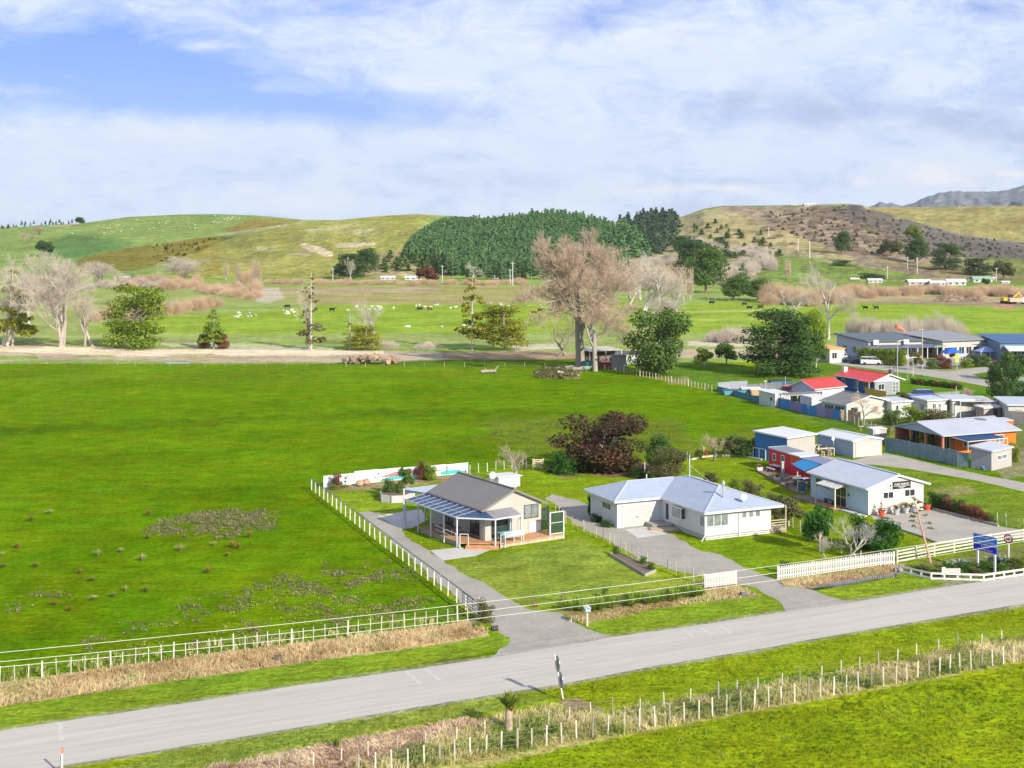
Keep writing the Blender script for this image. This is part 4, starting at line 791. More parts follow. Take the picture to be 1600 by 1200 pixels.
# ---- white cafe with the black sign
def cafe():
    fr = Fr((1354.5, 763.4), (1457, 755.5), (1256, 737), 2.95); La, Lb = fr.La, fr.Lb; ze = 2.95; zr = fr.z_at(741, La/2, 0)
    r = root('cafe_building', 'white cafe with pale gable roof and black sign above its windows', 'cafe', fr)
    walls_gable(r, .35, La-.7, .25, Lb-.3, .05, ze+.03, zr-.18, 'b', M_cafe)
    MB().box(.335, .348, .3, Lb-.35, .1, ze-.15).build('side_wall', M_bluewall, r)
    roof_gable(r, La, Lb, ze, zr, 'b', M_roofpale, fascia=M_white)
    off = .25
    win_px(r, fr, 'b0', off, 1379.5, 768.5, 1396, 779, nx=2, fm=M_wframe, h=.75); win_px(r, fr, 'b0', off, 1413, 764, 1429.5, 775.5, nx=2, fm=M_wframe, h=.8)
    a = fr.hit(1394.5, 760, 'b0', off); b = fr.hit(1422.5, 757, 'b0', off); zc = fr.hit(1408.5, 757.5, 'b0', off)[1]
    s0, s1 = a[0], b[0]; hh = .78
    sg = box_face(MB(), 'b0', off, s0, s1, zc-hh/2, zc+hh/2, .01, .06).build('sign_board', M_black, r)
    text(sg, 'DUKE MARKET', 'b0', off-.062, s0, s1, zc+.11, .25, M_white, .82); text(sg, 'PROVISIONS  COFFEE HOUSE', 'b0', off-.062, s0, s1, zc-.075, .13, M_white, .88)
    text(sg, 'TAKEAWAYS', 'b0', off-.062, s0, s1, zc-.21, .11, M_white, .42); text(sg, 'OPEN', 'b0', off-.062, s0, s1, zc-.33, .09, M_white, .18)
    s2 = box_face(MB(), 'b0', off, s0-.62, s0-.06, zc-.48, zc+.32, .01, .05).build('sign_board', M_white, r); s2['label'] = 'small white notice board beside the black sign'
    m = MB(); box_face(m, 'b0', off, s0-.42, s0-.22, zc-.12, zc+.12, .052, .056); box_face(m, 'b0', off, s0-.44, s0-.2, zc+.16, zc+.19, .052, .056); box_face(m, 'b0', off, s0-.42, s0-.24, zc-.36, zc-.24, .052, .056); m.build('notice_print', M_dframe, s2)
    MB().bar((.36, .22, .1), (.36, .22, 2.8), .08).build('corner_board', M_white, r)
    # entrance on the long side
    def ha(x, y): return fr.hit(x, y, 'a0', .35)
    d0 = ha(1305, 780)[0]; d1 = ha(1323, 780)[0]
    window(r, 'a0', .35, min(d0, d1), max(d0, d1), .1, 2.25, M_wframe, M_glass, 2, 2, 'glass_doors')
    w0, w1 = sorted((ha(1275, 760)[0], ha(1297, 765)[0])); window(r, 'a0', .35, w0, w1, 1.55, 2.5, M_bluewall, M_glass, 2, 1)
    qa = fr.px(1275.8, 787.5); qb = fr.px(1303.4, 797.5); p0, p1 = sorted((qa[1], qb[1])); po_ = (qa[0]+qb[0])/2
    pc = MB().slab([(po_, p0, 2.35), (.33, p0, 2.75), (.33, p1, 2.75), (po_, p1, 2.35)][::-1], .05)
    po = pc.build('porch_roof', mat('slatted_awning', (.58, .56, .52), .6, .25, 1.8), r)
    g = MB(); g.bar((po_, p0, 2.28), (po_, p1, 2.28), .08, .12); g.bar((po_, p0, 2.28), (.3, p0, 2.68), .06, .1); g.bar((po_, p1, 2.28), (.3, p1, 2.68), .06, .1); g.build('porch_frame', M_timber, po)
    for q in (p0+.05, p1-.05): MB().box(po_-.05, po_+.07, q-.06, q+.06, 0, 2.25).build('porch_post', mat('cream_post', (.62, .58, .42), .6), r)
    bn = empty('garden_bench', 'dark teal bench against the cafe side wall', 'bench', fr.w(-.2, (p0+p1)/2+.7, .16), fr.yaw)
    MB().box(-.2, .2, -.95, .95, .4, .46).build('seat', mat('dark_teal', (.03, .09, .10), .5), bn)
    for q in (-.7, .7): MB().box(-.18, .18, q-.05, q+.05, 0, .4).build('leg', M_dframe, bn)
    bx = MB(); box_face(bx, 'a0', .35, min(d0, d1)-.5, min(d0, d1)-.3, 1.5, 1.75, .02, .1); bx.build('meter_box', M_dframe, r)
    dk = MB().box(po_-.3, .33, p0-.1, Lb+.6, .0, .15).build('deck', M_deckd, r)
    MB().box(po_-.28, .3, p0-.08, p1-.2, .152, .165).build('door_mat', M_deck, dk)
    MB().box(-.9, -.1, -.2, p0-.3, 0, .14).build('ramp', M_conc, r)
    return fr
def text(parent, s, face, off, s0, s1, zc, size, m, widthfrac, plane=None):
    cu = bpy.data.curves.new('lettering', 'FONT'); cu.body = s; cu.size = size; cu.align_x = 'CENTER'; cu.align_y = 'CENTER'; cu.extrude = .004; cu.resolution_u = 2; cu.offset = .004
    t = bpy.data.objects.new('lettering', cu); C.objects.link(t); bpy.context.view_layer.update()
    w = max(t.dimensions.x, .01); me = bpy.data.meshes.new_from_object(t); bpy.data.objects.remove(t)
    k = (s1-s0)*widthfrac/w
    o = link('lettering', me, m, parent)
    if face == 'b0': o.location = ((s0+s1)/2, off, zc); o.rotation_euler = (R(90), 0, 0)
    else: o.location = (off, (s0+s1)/2, zc); o.rotation_euler = (R(90), 0, R(-90))
    o.scale = (k, 1, 1); return o
cf = cafe()

def simple_gable(name, label, cat, N_, A_, B_, ze, ridge, wall, roofm, along='b', ins=(.3, .3, .3, .3), zb=.0, fascia=None, group=None, zr=None):
    fr = Fr(N_, A_, B_, ze)
    if zr is None: zr = fr.z_at(ridge[1], *((fr.La/2, 0) if along == 'b' else (0, fr.Lb/2))) if along in 'ab' else ze
    r = root(name, label, cat, fr, group)
    if along in 'ab':
        walls_gable(r, ins[0], fr.La-ins[1], ins[2], fr.Lb-ins[3], zb, ze+.02, zr-.17, along, wall)
        roof_gable(r, fr.La, fr.Lb, ze, zr, along, roofm, fascia=fascia)
    else:                                        # mono pitch, zr = height at the far (b) side
        zr = ridge if isinstance(ridge, (int, float)) else ze
        MB().hexa([(ins[0], ins[2], zb), (fr.La-ins[1], ins[2], zb), (fr.La-ins[1], fr.Lb-ins[3], zb), (ins[0], fr.Lb-ins[3], zb)],
                  [(ins[0], ins[2], ze-.12), (fr.La-ins[1], ins[2], ze-.12), (fr.La-ins[1], fr.Lb-ins[3], zr-.12), (ins[0], fr.Lb-ins[3], zr-.12)]).build('wall', wall, r)
        ro = MB().slab([(0, 0, ze), (fr.La, 0, ze), (fr.La, fr.Lb, zr), (0, fr.Lb, zr)], .1).build('roof', roofm, r)
        if fascia:
            f = MB(); f.bar((0, -.03, ze-.08), (fr.La, -.03, ze-.08), .05, .2); f.bar((-.03, 0, ze-.08), (-.03, fr.Lb, zr-.08), .05, .2); f.build('fascia', fascia, ro)
    return fr, r
# ---- garage, blue shed
fr, r = simple_gable('garage', 'long grey garage with pale gable roof and roller door', 'garage', (1332.7, 688.6), (1382, 684.7), (1272.4, 676.8), 2.35, (1355.9, 681.3), M_bluegrey, M_roofwhite, 'b', (.12, .12, .12, .12), fascia=M_white)
gw = walls_gable(r, .125, fr.La-.125, .10, .118, .02, 2.37, fr.z_at(681.3, fr.La/2, 0)-.18, 'b', M_cream, 'front_wall')
box_face(MB(), 'b0', .10, .55, fr.La-.5, .05, 2.1, .002, .05).build('roller_door', M_door, r)
garage_fr = fr
m = MB().tube((-.15, fr.Lb*.45, 1.2), (-.4, fr.Lb*.45, 1.2), .03).tube((-.4, fr.Lb*.45, .1), (-.4, fr.Lb*.45, 2.0), .04); m.lathe((-.55, fr.Lb*.45, 2.2), [(.02, 0), (.22, -.05), (.28, -.1), (.27, -.12)], 12, axis='y'); m.build('satellite_dish', M_white, r)
fr, r = simple_gable('blue_shed', 'tall blue shed with white roof and pale corrugated end', 'shed', (1230, 683.8), (1267.5, 675.6), (1184.4, 674.4), 3.45, 3.7, M_blue, M_roofwhite, 'm', (.25, .25, .25, .2), fascia=M_white)
MB().box(.26, fr.La-.26, .235, .248, .02, 3.28).build('end_wall', M_shedc, r)
m = MB(); [m.box(-.05, .05, y-.05, y+.05, 0, 1.5) for y in (fr.Lb*.62, fr.Lb*.8, fr.Lb*.98)]; m.box(-.03, .03, fr.Lb*.62, fr.Lb*.98, .1, .2); m.box(-.04, .04, fr.Lb*.62, fr.Lb*.98, 1.4, 1.5); mm = m.build('side_frame', M_white, r)
# ---- container cafe
def containers():
    fr = Fr((1232.3, 707.5), (1259, 706.5), (1198, 698.8), 2.75); La = 2.5; r = root('container_cabin', 'crimson red container cabin with orange panels beside the deck', 'cabin', fr)
    Lb = fr.Lb
    MB().box(0, La, 0, Lb, .1, 2.65).build('wall', M_red, r)
    MB().box(-.05, La+.05, -.02, Lb+.05, 2.655, 2.75).build('roof', mat('dark_flat_roof', (.20, .22, .27), .6, .06), r)
    f = MB(); f.box(-.09, -.052, -.02, Lb+.08, 2.62, 2.78); f.box(-.05, La+.05, Lb+.052, Lb+.09, 2.62, 2.78); f.build('fascia', M_white, r)
    MB().box(.05, La, -2.7, -.03, .1, 2.5).build('wall', M_redo, r)['label'] = 'orange red middle module wall'
    f = MB()
    for i in range(5): f.hexa([(.03, -.3-i*.5, 1.3), (.03, -.38-i*.5, 1.3), (.045, -.38-i*.5, 1.3), (.045, -.3-i*.5, 1.3)], [(.03, -.05-i*.5, 2.4), (.03, -.12-i*.5, 2.4), (.045, -.12-i*.5, 2.4), (.045, -.05-i*.5, 2.4)])
    f.box(.03, .045, -2.6, -.1, .15, 1.25); f.build('painted_panel', M_red, r)
    MB().slab([(-.15, -2.8, 2.72), (La+.1, -2.8, 2.8), (La+.1, -.03, 2.8), (-.15, -.03, 2.72)], .12).build('roof', M_roofwhite, r)['label'] = 'white roof over the middle module'
    MB().box(.2, La, -8.8, -2.85, .1, 2.5).build('wall', M_red, r); MB().box(.1, La+.05, -8.9, -2.83, 2.51, 2.62).build('roof', mat('lilac_flat_roof', (.20, .20, .32), .6, .05), r)
    MB().box(.06, .095, -8.9, -2.84, 2.46, 2.64).build('fascia', M_white, r)
    window(r, 'a0', 0, Lb-1.75, Lb-.95, 1.25, 2.15, M_wframe, M_glass, 1, 1, t=.1)
    window(r, 'a0', 0, .95, 1.75, .2, 2.25, M_wframe, M_glass, 1, 2, 'glass_door', t=.1)
    s = empty('shade_sail', 'bright blue shade sail stretched over the cafe deck', 'shade sail', fr.w(-1.5, -4, 0), fr.yaw)
    q = [(1237, 724.5, 2.35), (1258, 716, 2.5), (1291, 722, 2.5), (1256, 736, 2.3)]
    q = [fr.loc(P(*p)) for p in q]; q = [(a+1.5, b+4, z) for a, b, z in q]
    MB().slab(q[::-1], .03).build('sail_cloth', mat('blue_sail', (.02, .24, .52), .7, .05, trans=.2), s)
    for p in ((1246, 738, 2.3),): l = fr.loc(P(*p)); MB().tube((l[0]+1.5, l[1]+4, 0), (l[0]+1.5, l[1]+4, 2.4), .05).build('post', M_white, s)
    # deck
    d = MB(); pts = [(1183, 735), (1198, 730), (1232, 740), (1262, 750), (1262, 762), (1256, 771), (1241, 768), (1214, 752)]
    W = [fr.loc(P(x, y, .2)) for x, y in pts]
    D = empty('cafe_deck', 'low weathered timber deck between the red cabin and the cafe', 'deck', fr.o, fr.yaw)
    d.hexa([(a, b, .0) for a, b, z in W], [(a, b, .2) for a, b, z in W]); d.build('platform', M_deckd, D)
    def on(x, y, z=.2): return P(x, y, z)
    def picnic(x, y, rz, top, label, name='picnic_table'):
        t = empty(name, label, 'picnic table', on(x, y), rz, 'picnic tables on the cafe deck')
        MB().box(-.9, .9, -.38, .38, .72, .77).build('table_top', top, t)
        for yy in (-.75, .75): MB().box(-.9, .9, yy-.14, yy+.14, .42, .46).build('seat', top, t)
        for xx in (-.65, .65): MB().bar((xx, -.8, .02), (xx, .2, .72), .07).bar((xx, .8, .02), (xx, -.2, .72), .07).bar((xx, -.8, .4), (xx, .8, .4), .06).build('leg', M_dframe, t)
    picnic(1212, 736.5, fr.yaw+1.57, mat('pale_top', (.55, .58, .56), .6), 'pale topped picnic table before the red cabin wall')
    picnic(1252, 757, fr.yaw, mat('lilac_top', (.40, .42, .55), .6), 'bluish picnic table beside the white cafe corner')
    picnic(1241, 754, fr.yaw+.4, mat('tan_top', (.50, .38, .22), .6), 'tan picnic table in the middle of the cafe deck')
    b = empty('low_bench', 'low brown bench near the outer deck edge', 'bench', on(1236, 760), fr.yaw+.2)
    MB().box(-.75, .75, -.15, .15, .4, .45).build('seat', M_deckd, b)
    for xx in (-.6, .6): MB().box(xx-.05, xx+.05, -.13, .13, 0, .4).build('leg', M_dframe, b)
    bl = empty('barrel_table', 'teal blue barrel beside the cafe wall', 'barrel', on(1253, 766), 0)
    MB().lathe((0, 0, 0), [(.38, 0), (.42, .35), (.42, .55), (.38, .9)], 14).build('barrel', mat('teal_drum', (.04, .16, .20), .5), bl); MB().lathe((0, 0, .9), [(.39, 0), (.39, .03)], 14).build('lid', M_dframe, bl)
    pp = empty('deck_post', 'cream square post standing alone on the cafe deck', 'post', on(1222.5, 750), fr.yaw)
    MB().box(-.12, .12, -.12, .12, 0, 2.1).build('shaft', M_cream, pp); MB().box(-.17, .17, -.17, .17, 2.1, 2.25).build('cap', M_cream, pp)
containers()
# ---- cafe courtyard furniture near the garage
M_ply = mat('pale_wood', (.62, .50, .36), .7, .1)
def stool_table(x, y, label):
    t = empty('bar_table', label, 'table', P(x, y), .3, 'wooden bar tables beside the garage')
    MB().box(-1.3, 1.3, -.35, .35, .95, 1.02).build('table_top', M_ply, t)
    for a in (-1.2, 1.2):
        for b in (-.3, .3): MB().box(a-.05, a+.05, b-.05, b+.05, 0, .95).build('leg', M_ply, t)
stool_table(1276, 706.5, 'pale wooden bar table nearer the blue shed'); stool_table(1289, 712, 'pale wooden bar table nearer the red cabin roof')
for i, (x, y) in enumerate(((1268, 706), (1274, 709), (1281, 709.5), (1286, 714.5), (1292, 709), (1296, 712.5))):
    s = empty('bar_stool', ['pale bar stool at the left end beside the blue shed', 'pale bar stool before the left bar table', 'pale bar stool between the two bar tables', 'pale bar stool nearest the cafe roof', 'pale bar stool behind the right bar table', 'pale bar stool at the right end beside the garage dish'][i], 'stool', P(x, y), i*.5, 'wooden stools beside the garage')
    MB().box(-.19, .19, -.19, .19, .70, .75).build('seat', M_ply, s); b = MB().box(-.19, .19, .15, .19, .76, 1.1).build('backrest', M_ply, s)
    for a in (-.15, .15):
        for c in (-.15, .15): MB().box(a-.025, a+.025, c-.025, c+.025, 0, .70).build('leg', M_ply, s)
# ---- red roofed houses
fr, r = simple_gable('cottage', 'grey cottage with bright red roof nearest the side road', 'house', (1365.6, 595.4), (1419.6, 593.2), (1296.4, 585.9), 2.75, (1391.5, 584.2), mat('grey_blue_board', (.28, .29, .31), .7, .05), M_roofred, 'b', (.5, 1.0, .4, .4), fascia=M_white)
hb = .4
walls_gable(r, .52, fr.La-1.02, .37, .398, 2.5, 2.77, fr.z_at(584.2, fr.La/2, 0)-.18, 'b', M_white, 'gable_panel')
MB().box(.46, .498, .5, fr.Lb-.5, .1, 2.6).build('side_wall', mat('royal_blue_board', (.03, .10, .28), .6), r)
window(r, 'b0', hb, 1.3, 2.7, 1.0, 2.1, M_wframe, M_glass, 2, 1); window(r, 'b0', hb, fr.La-2.7, fr.La-1.25, .3, 2.35, M_wframe, M_glassg, 2, 3, 'glass_doors')
for s in (.2, .42, .75): window(r, 'a0', .46, fr.Lb*s, fr.Lb*s+1.0, .8, 2.2, M_wframe, M_glass, 2, 1)
MB().slab([(-.9, .3, 2.55), (.5, .3, 2.8), (.5, 3.6, 2.8), (-.9, 3.6, 2.55)], .08).build('porch_roof', M_roofred, r)
for q in (.4, 3.5): MB().box(-.85, -.75, q-.05, q+.05, 0, 2.45).build('porch_post', M_white, r)
MB().box(fr.La-1.2, fr.La-.5, fr.Lb*.22, fr.Lb*.22+.7, 2.2, 4.3).build('chimney', mat('dark_brick', (.12, .13, .15), .8), r); MB().lathe((fr.La-.85, fr.Lb*.22+.35, 4.3), [(.14, 0), (.14, .5)], 8).build('chimney_pot', M_rail, r)
MB().box(1.6, 2.4, fr.Lb-1.2, fr.Lb-.5, 3.0, 4.25).build('chimney', M_white, r)
fr, r = simple_gable('cottage', 'low cottage with crimson roof beside the clipped green bush', 'house', (1273, 608), (1320, 602.5), (1233.7, 602.4), 2.6, (1252, 597), mat('pale_blue_gable', (.50, .53, .62), .7, .05), M_roofred, 'a', (.3, .3, .3, .3), fascia=M_white, zr=3.9)
window(r, 'b0', .3, .8, 2.3, .9, 2.1, M_wframe, M_glass, 2, 1)
fr, r = simple_gable('lean_to', 'small shed with orange red lean to roof and blue side', 'shed', (1262, 609), (1268, 606), (1226.5, 604.5), 2.2, 2.5, mat('blue_side', (.05, .10, .22), .6), mat('orange_red_roof', (.70, .12, .06), .5, .06), 'm', (.1, .1, .1, .1))
door(r, 'a0', .1, .6, 1.4, .05, 1.8, M_white)
# ---- old grey iron roofed house
fr, r = simple_gable('old_house', 'old house with weathered grey iron roof and white gable', 'house', (1322.9, 632), (1394, 625.5), (1283, 624.7), 2.65, (1362, 617.5), mat('old_white_board', (.50, .49, .45), .7, .1, 2), M_roofold, 'b', (.3, .4, .35, .3), fascia=M_white)
MB().box(.27, .298, .4, fr.Lb-.4, .1, 2.5).build('side_wall', mat('faded_teal_board', (.36, .50, .56), .7, .15), r)
for s in (.12, .5): window(r, 'a0', .27, fr.Lb*s, fr.Lb*s+2.2, .9, 2.2, M_wframe, M_glass, 3, 1)
window(r, 'b0', .35, 1.2, 2.6, .8, 2.0, M_dframe, M_glass, 2, 1)
yw = empty('yellow_fence', 'mustard yellow board screen behind the old grey house', 'fence', P(1350, 621), 0)
a = Vector(P(1352, 622)); b = Vector(P(1385, 628)); a -= Vector(yw.location); b -= Vector(yw.location)
MB().bar((a.x, a.y, .95), (b.x, b.y, .95), .06, 1.8).build('board_panel', mat('mustard', (.55, .36, .07), .7, .12, 2), yw)
for k in range(4): c = a.lerp(b, k/3); MB().box(c.x-.05, c.x+.05, c.y+.04, c.y+.12, 0, 1.9).build('post', M_timber, yw)
# pale sheds and pergola left of the old house
M_oldw = mat('old_white_paint', (.54, .53, .50), .7, .12, 1.5)
fr, r = simple_gable('garden_shed', 'small white garden shed at the blue fence left of the pergola', 'shed', (1211, 615.5), (1226.5, 612.5), (1196, 610.5), 2.3, 2.5, M_oldw, M_roofwhite, 'm', (.1, .1, .1, .1))
window(r, 'a0', .1, .8, 1.5, .9, 1.7, M_wframe, M_glass, 1, 1)
pg = empty('pergola', 'white timber pergola between the garden shed and the old house', 'pergola', P(1252, 636), .35)
for x in (-3.2, 0, 3.2):
    for y in (-1.2, 1.2): MB().box(x-.06, x+.06, y-.06, y+.06, 0, 2.2).build('post', M_oldw, pg)
m = MB(); [m.box(-3.4+i*.6, -3.32+i*.6, -1.5, 1.5, 2.3, 2.42) for i in range(12)]; m.box(-3.5, 3.5, -1.25, -1.15, 2.2, 2.3); m.box(-3.5, 3.5, 1.15, 1.25, 2.2, 2.3); m.build('rafters', M_oldw, pg)
fr, r = simple_gable('garden_shed', 'narrow white sleepout with a door between pergola and old house', 'shed', (1268, 621), (1284, 618), (1262, 617), 2.5, 2.6, M_oldw, M_roofwhite, 'm', (.1, .1, .1, .1))
door(r, 'b0', .1, .5, 1.3, .05, 2.1, M_white)
st = empty('shipping_crate', 'orange brown wooden crate stacked beside the narrow sleepout', 'crate', P(1262, 636.5), .4)
MB().box(-.9, .9, -.6, .6, .05, 1.3).build('crate_side', mat('orange_brown_wood', (.55, .30, .16), .7, .1), st); m = MB(); [m.box(-.92, .92, -.63, -.605, z, z+.08) for z in (.1, .6, 1.1)]; m.build('batten', M_timber, st)
# ---- flat roofed white units
def flat(name, label, N_, A_, B_, ze, wall=M_oldw, roofm=M_roofpale, over=.25, **k):
    fr, r = simple_gable(name, label, 'house', N_, A_, B_, ze, ze+.15, wall, roofm, 'm', (over, over, over, over), fascia=M_white); return fr, r
fr, r = flat('flat_roof_cabin', 'small white flat roofed cabin right of the old grey house', (1392.6, 627.5), (1425.8, 625.5), (1368, 622), 2.75)
window(r, 'b0', .25, 1.0, 1.55, .5, 2.1, M_wframe, M_glass, 1, 2); door(r, 'b0', .25, 1.8, 2.4, .1, 2.2, M_white, name='shutter')
fr, r = flat('flat_roof_cabin', 'white flat roofed cabin behind the round green shrub', (1448.7, 625.3), (1481.3, 623), (1424.5, 620), 2.85)
window(r, 'b0', .25, 1.2, 1.9, .7, 2.2, M_wframe, M_glass, 2, 2); window(r, 'b0', .25, 2.3, 2.9, .7, 2.2, M_wframe, M_glassg, 1, 2); window(r, 'a0', .25, 1, 2, 1.0, 2.1, M_bluewall, M_glassg, 2, 1)
fr, r = flat('flat_roof_cabin', 'white flat roofed wing beside the open carport', (1487.5, 624.7), (1524, 622), (1476, 618), 2.85)
fr, r = simple_gable('carport', 'open white carport with dark shaded bay', 'carport', (1500, 627), (1530, 622), (1522, 620), 2.7, 2.7, M_oldw, M_roofpale, 'm', (3, .2, 3, .2))
for a, b in ((.1, .1), (fr.La-.1, .1)): MB().box(a-.06, a+.06, b-.06, b+.06, 0, 2.6).build('post', M_oldw, r)
fr, r = flat('long_cabin', 'long white flat roofed house at the right frame edge', (1573.6, 632), (1640, 637), (1522, 620.5), 3.0)
window(r, 'b0', .25, 1.4, 2.3, .5, 2.2, M_timber, mat('tan_blind', (.55, .42, .25), .6), 1, 1); door(r, 'a0', .25, 4.5, 5.5, .1, 2.3, M_dframe)
fr, r = flat('brick_shed', 'low brown brick lean to in front of the carport', (1537, 637), (1563, 633.5), (1532, 634), 2.1, wall=mat('pinkish_brick', (.42, .33, .28), .85, .15, 2), roofm=M_roofwhite)
door(r, 'b0', .25, 2.2, 2.9, .05, 1.8, M_dframe)
for i, (x, y, c) in enumerate(((1493, 648, (.05, .25, .30)), (1500, 648, (.12, .10, .09)), (1507, 647.5, (.35, .04, .05)))):
    b = empty('wheelie_bin', ['teal', 'dark grey', 'dark red'][i]+' bin standing in the carport shade', 'bin', P(x, y), .3)
    MB().hexa([(-.22, -.25, .05), (.22, -.25, .05), (.22, .25, .05), (-.22, .25, .05)], [(-.3, -.33, 1.0), (.3, -.33, 1.0), (.3, .33, 1.0), (-.3, .33, 1.0)]).build('bin_body', mat('bin_colour', c, .5), b); MB().box(-.32, .32, -.35, .35, 1.0, 1.06).build('lid', M_dframe, b)
fr, r = simple_gable('garden_shed', 'tiny white steel shed behind the grey garage', 'shed', (1364, 670.5), (1385, 669), (1357, 668), 1.9, 2.0, M_shedc, M_roofwhite, 'm', (.08, .08, .08, .08)); door(r, 'b0', .08, .4, 1.2, .05, 1.7, M_white)
bt = empty('bird_table', 'small wooden bird table on a post behind the garage', 'bird table', P(1345, 686), .3); MB().tube((0, 0, 0), (0, 0, 1.8), .05).build('post', M_timber, bt); MB().box(-.4, .4, -.2, .2, 1.8, 1.88).build('tray', M_timber, bt)
# ---- orange house
def orange_house():
    fr = Fr((1472.5, 680.6), (1590.6, 670), (1400, 664.4), 2.75); La, Lb = fr.La, fr.Lb; ze = 2.75; zr = fr.z_at(658.7, 0, Lb/2)
    r = root('orange_house', 'bright orange house with wide lilac grey gable roof', 'house', fr)
    walls_gable(r, 2.6, La-.5, .5, Lb-.5, .05, ze, zr-.2, 'a', M_orange)
    roof_gable(r, La, Lb, ze, zr, 'a', M_roofgrey, fascia=M_roofgrey)
    MB().add([(.15, 0.3, ze-.1), (.15, Lb-.3, ze-.1), (.15, Lb/2, zr-.15), (.25, .3, ze-.1), (.25, Lb-.3, ze-.1), (.25, Lb/2, zr-.15)], [(0, 2, 1), (3, 4, 5), (0, 1, 4, 3), (1, 2, 5, 4), (2, 0, 3, 5)]).build('gable_panel', mat('grey_blue_gable', (.40, .44, .52), .7), r)
    for q in (.35, Lb*.36, Lb*.66, Lb-.4): MB().box(.2, .5, q-.15, q+.15, 0, ze-.1).build('verandah_post', M_terra, r)
    MB().box(2.5, 2.595, .6, Lb-.6, .06, 2.5).build('verandah_wall', M_terra, r)
    for q, w in ((Lb*.2, 1.3), (Lb*.5, 1.6), (Lb*.8, 1.4)): window(r, 'a0', 2.5, q-w/2, q+w/2, .3, 2.3, M_wframe, M_glass, 2, 1)
    MB().box(.2, 2.5, Lb-.6, Lb-.5, .05, 2.5).build('side_wall', M_terra, r)
    window(r, 'b0', .5, La-4.2, La-2.7, 1.1, 2.2, M_wframe, M_glassg, 2, 1); window(r, 'b0', .5, 4.0, 5.2, .9, 2.1, M_wframe, M_glass, 2, 1)
    q = [fr.loc(P(x, y, z)) for x, y, z in ((1482, 681.5, 2.5), (1512.5, 690.3, 2.25), (1574, 684.3, 2.25), (1541, 676, 2.5))]
    MB().slab(q, .06).build('awning', M_navy, r); f = MB(); f.bar(q[0], q[1], .08); f.bar(q[1], q[2], .08); f.build('awning_frame', M_white, r)
    for p in (q[1], q[2]): MB().tube((p[0], p[1], 0), (p[0], p[1], p[2]-.05), .05).build('awning_post', M_white, r)
    MB().slab([(La*.70, Lb*.42, zr+.02), (La*.80, Lb*.36, zr-.2), (La*.82, Lb*.4, zr-.08), (La*.72, Lb*.46, zr+.04)], .03).build('skylight', M_glassg, r)
orange_house()
wt = empty('potted_fern', 'yellow green fern behind the grey board fence', 'plant', P(1446, 700)); 
fr, r = simple_gable('orange_shed', 'small orange outbuilding behind the orange house ridge', 'shed', (1566, 657), (1577, 655), (1560, 653.5), 2.6, 2.7, M_orange, M_roofpale, 'm', (.1, .1, .1, .1)); window(r, 'b0', .1, .5, 1.2, 1, 2, M_wframe, M_glass, 1, 1)
fr, r = simple_gable('garden_shed', 'grey shed with small double window at the right lane edge', 'shed', (1550, 705), (1581.5, 697), (1515, 700), 2.55, 2.9, mat('grey_blue_shed', (.33, .34, .37), .6, .04, 2, wave=('X', .2, .012)), M_roofpale, 'm', (.2, .2, .2, .2), fascia=M_roofpale)
MB().box(.215, fr.La-.22, .18, .198, .05, 2.4).build('front_wall', mat('warm_grey_cladding', (.42, .39, .37), .7, .04, 2, wave=('Z', .2, .01)), r)
window(r, 'b0', .18, fr.La*.28, fr.La*.75, 1.15, 1.8, M_wframe, M_glassg, 2, 1, t=.08)
for i, (x, y) in enumerate(((1533, 732), (1541, 735))):
    q = empty('scrap_pile', ['heap of blue grey pots and offcuts by the grey shed', 'stacked blue wire crates against the grey shed'][i], 'pile', P(x, y), .3)
    rr = random.Random(i); m = MB()
    for k in range(14): x0, y0, z0 = rr.uniform(-.8, .5), rr.uniform(-.3, .3), rr.uniform(0, .5); m.box(x0, x0+rr.uniform(.15, .45), y0, y0+rr.uniform(.1, .3), z0, z0+rr.uniform(.1, .35))
    m.build('offcuts', mat('scrap_blue', (.12, .20, .34), .6, .3, 1), q)
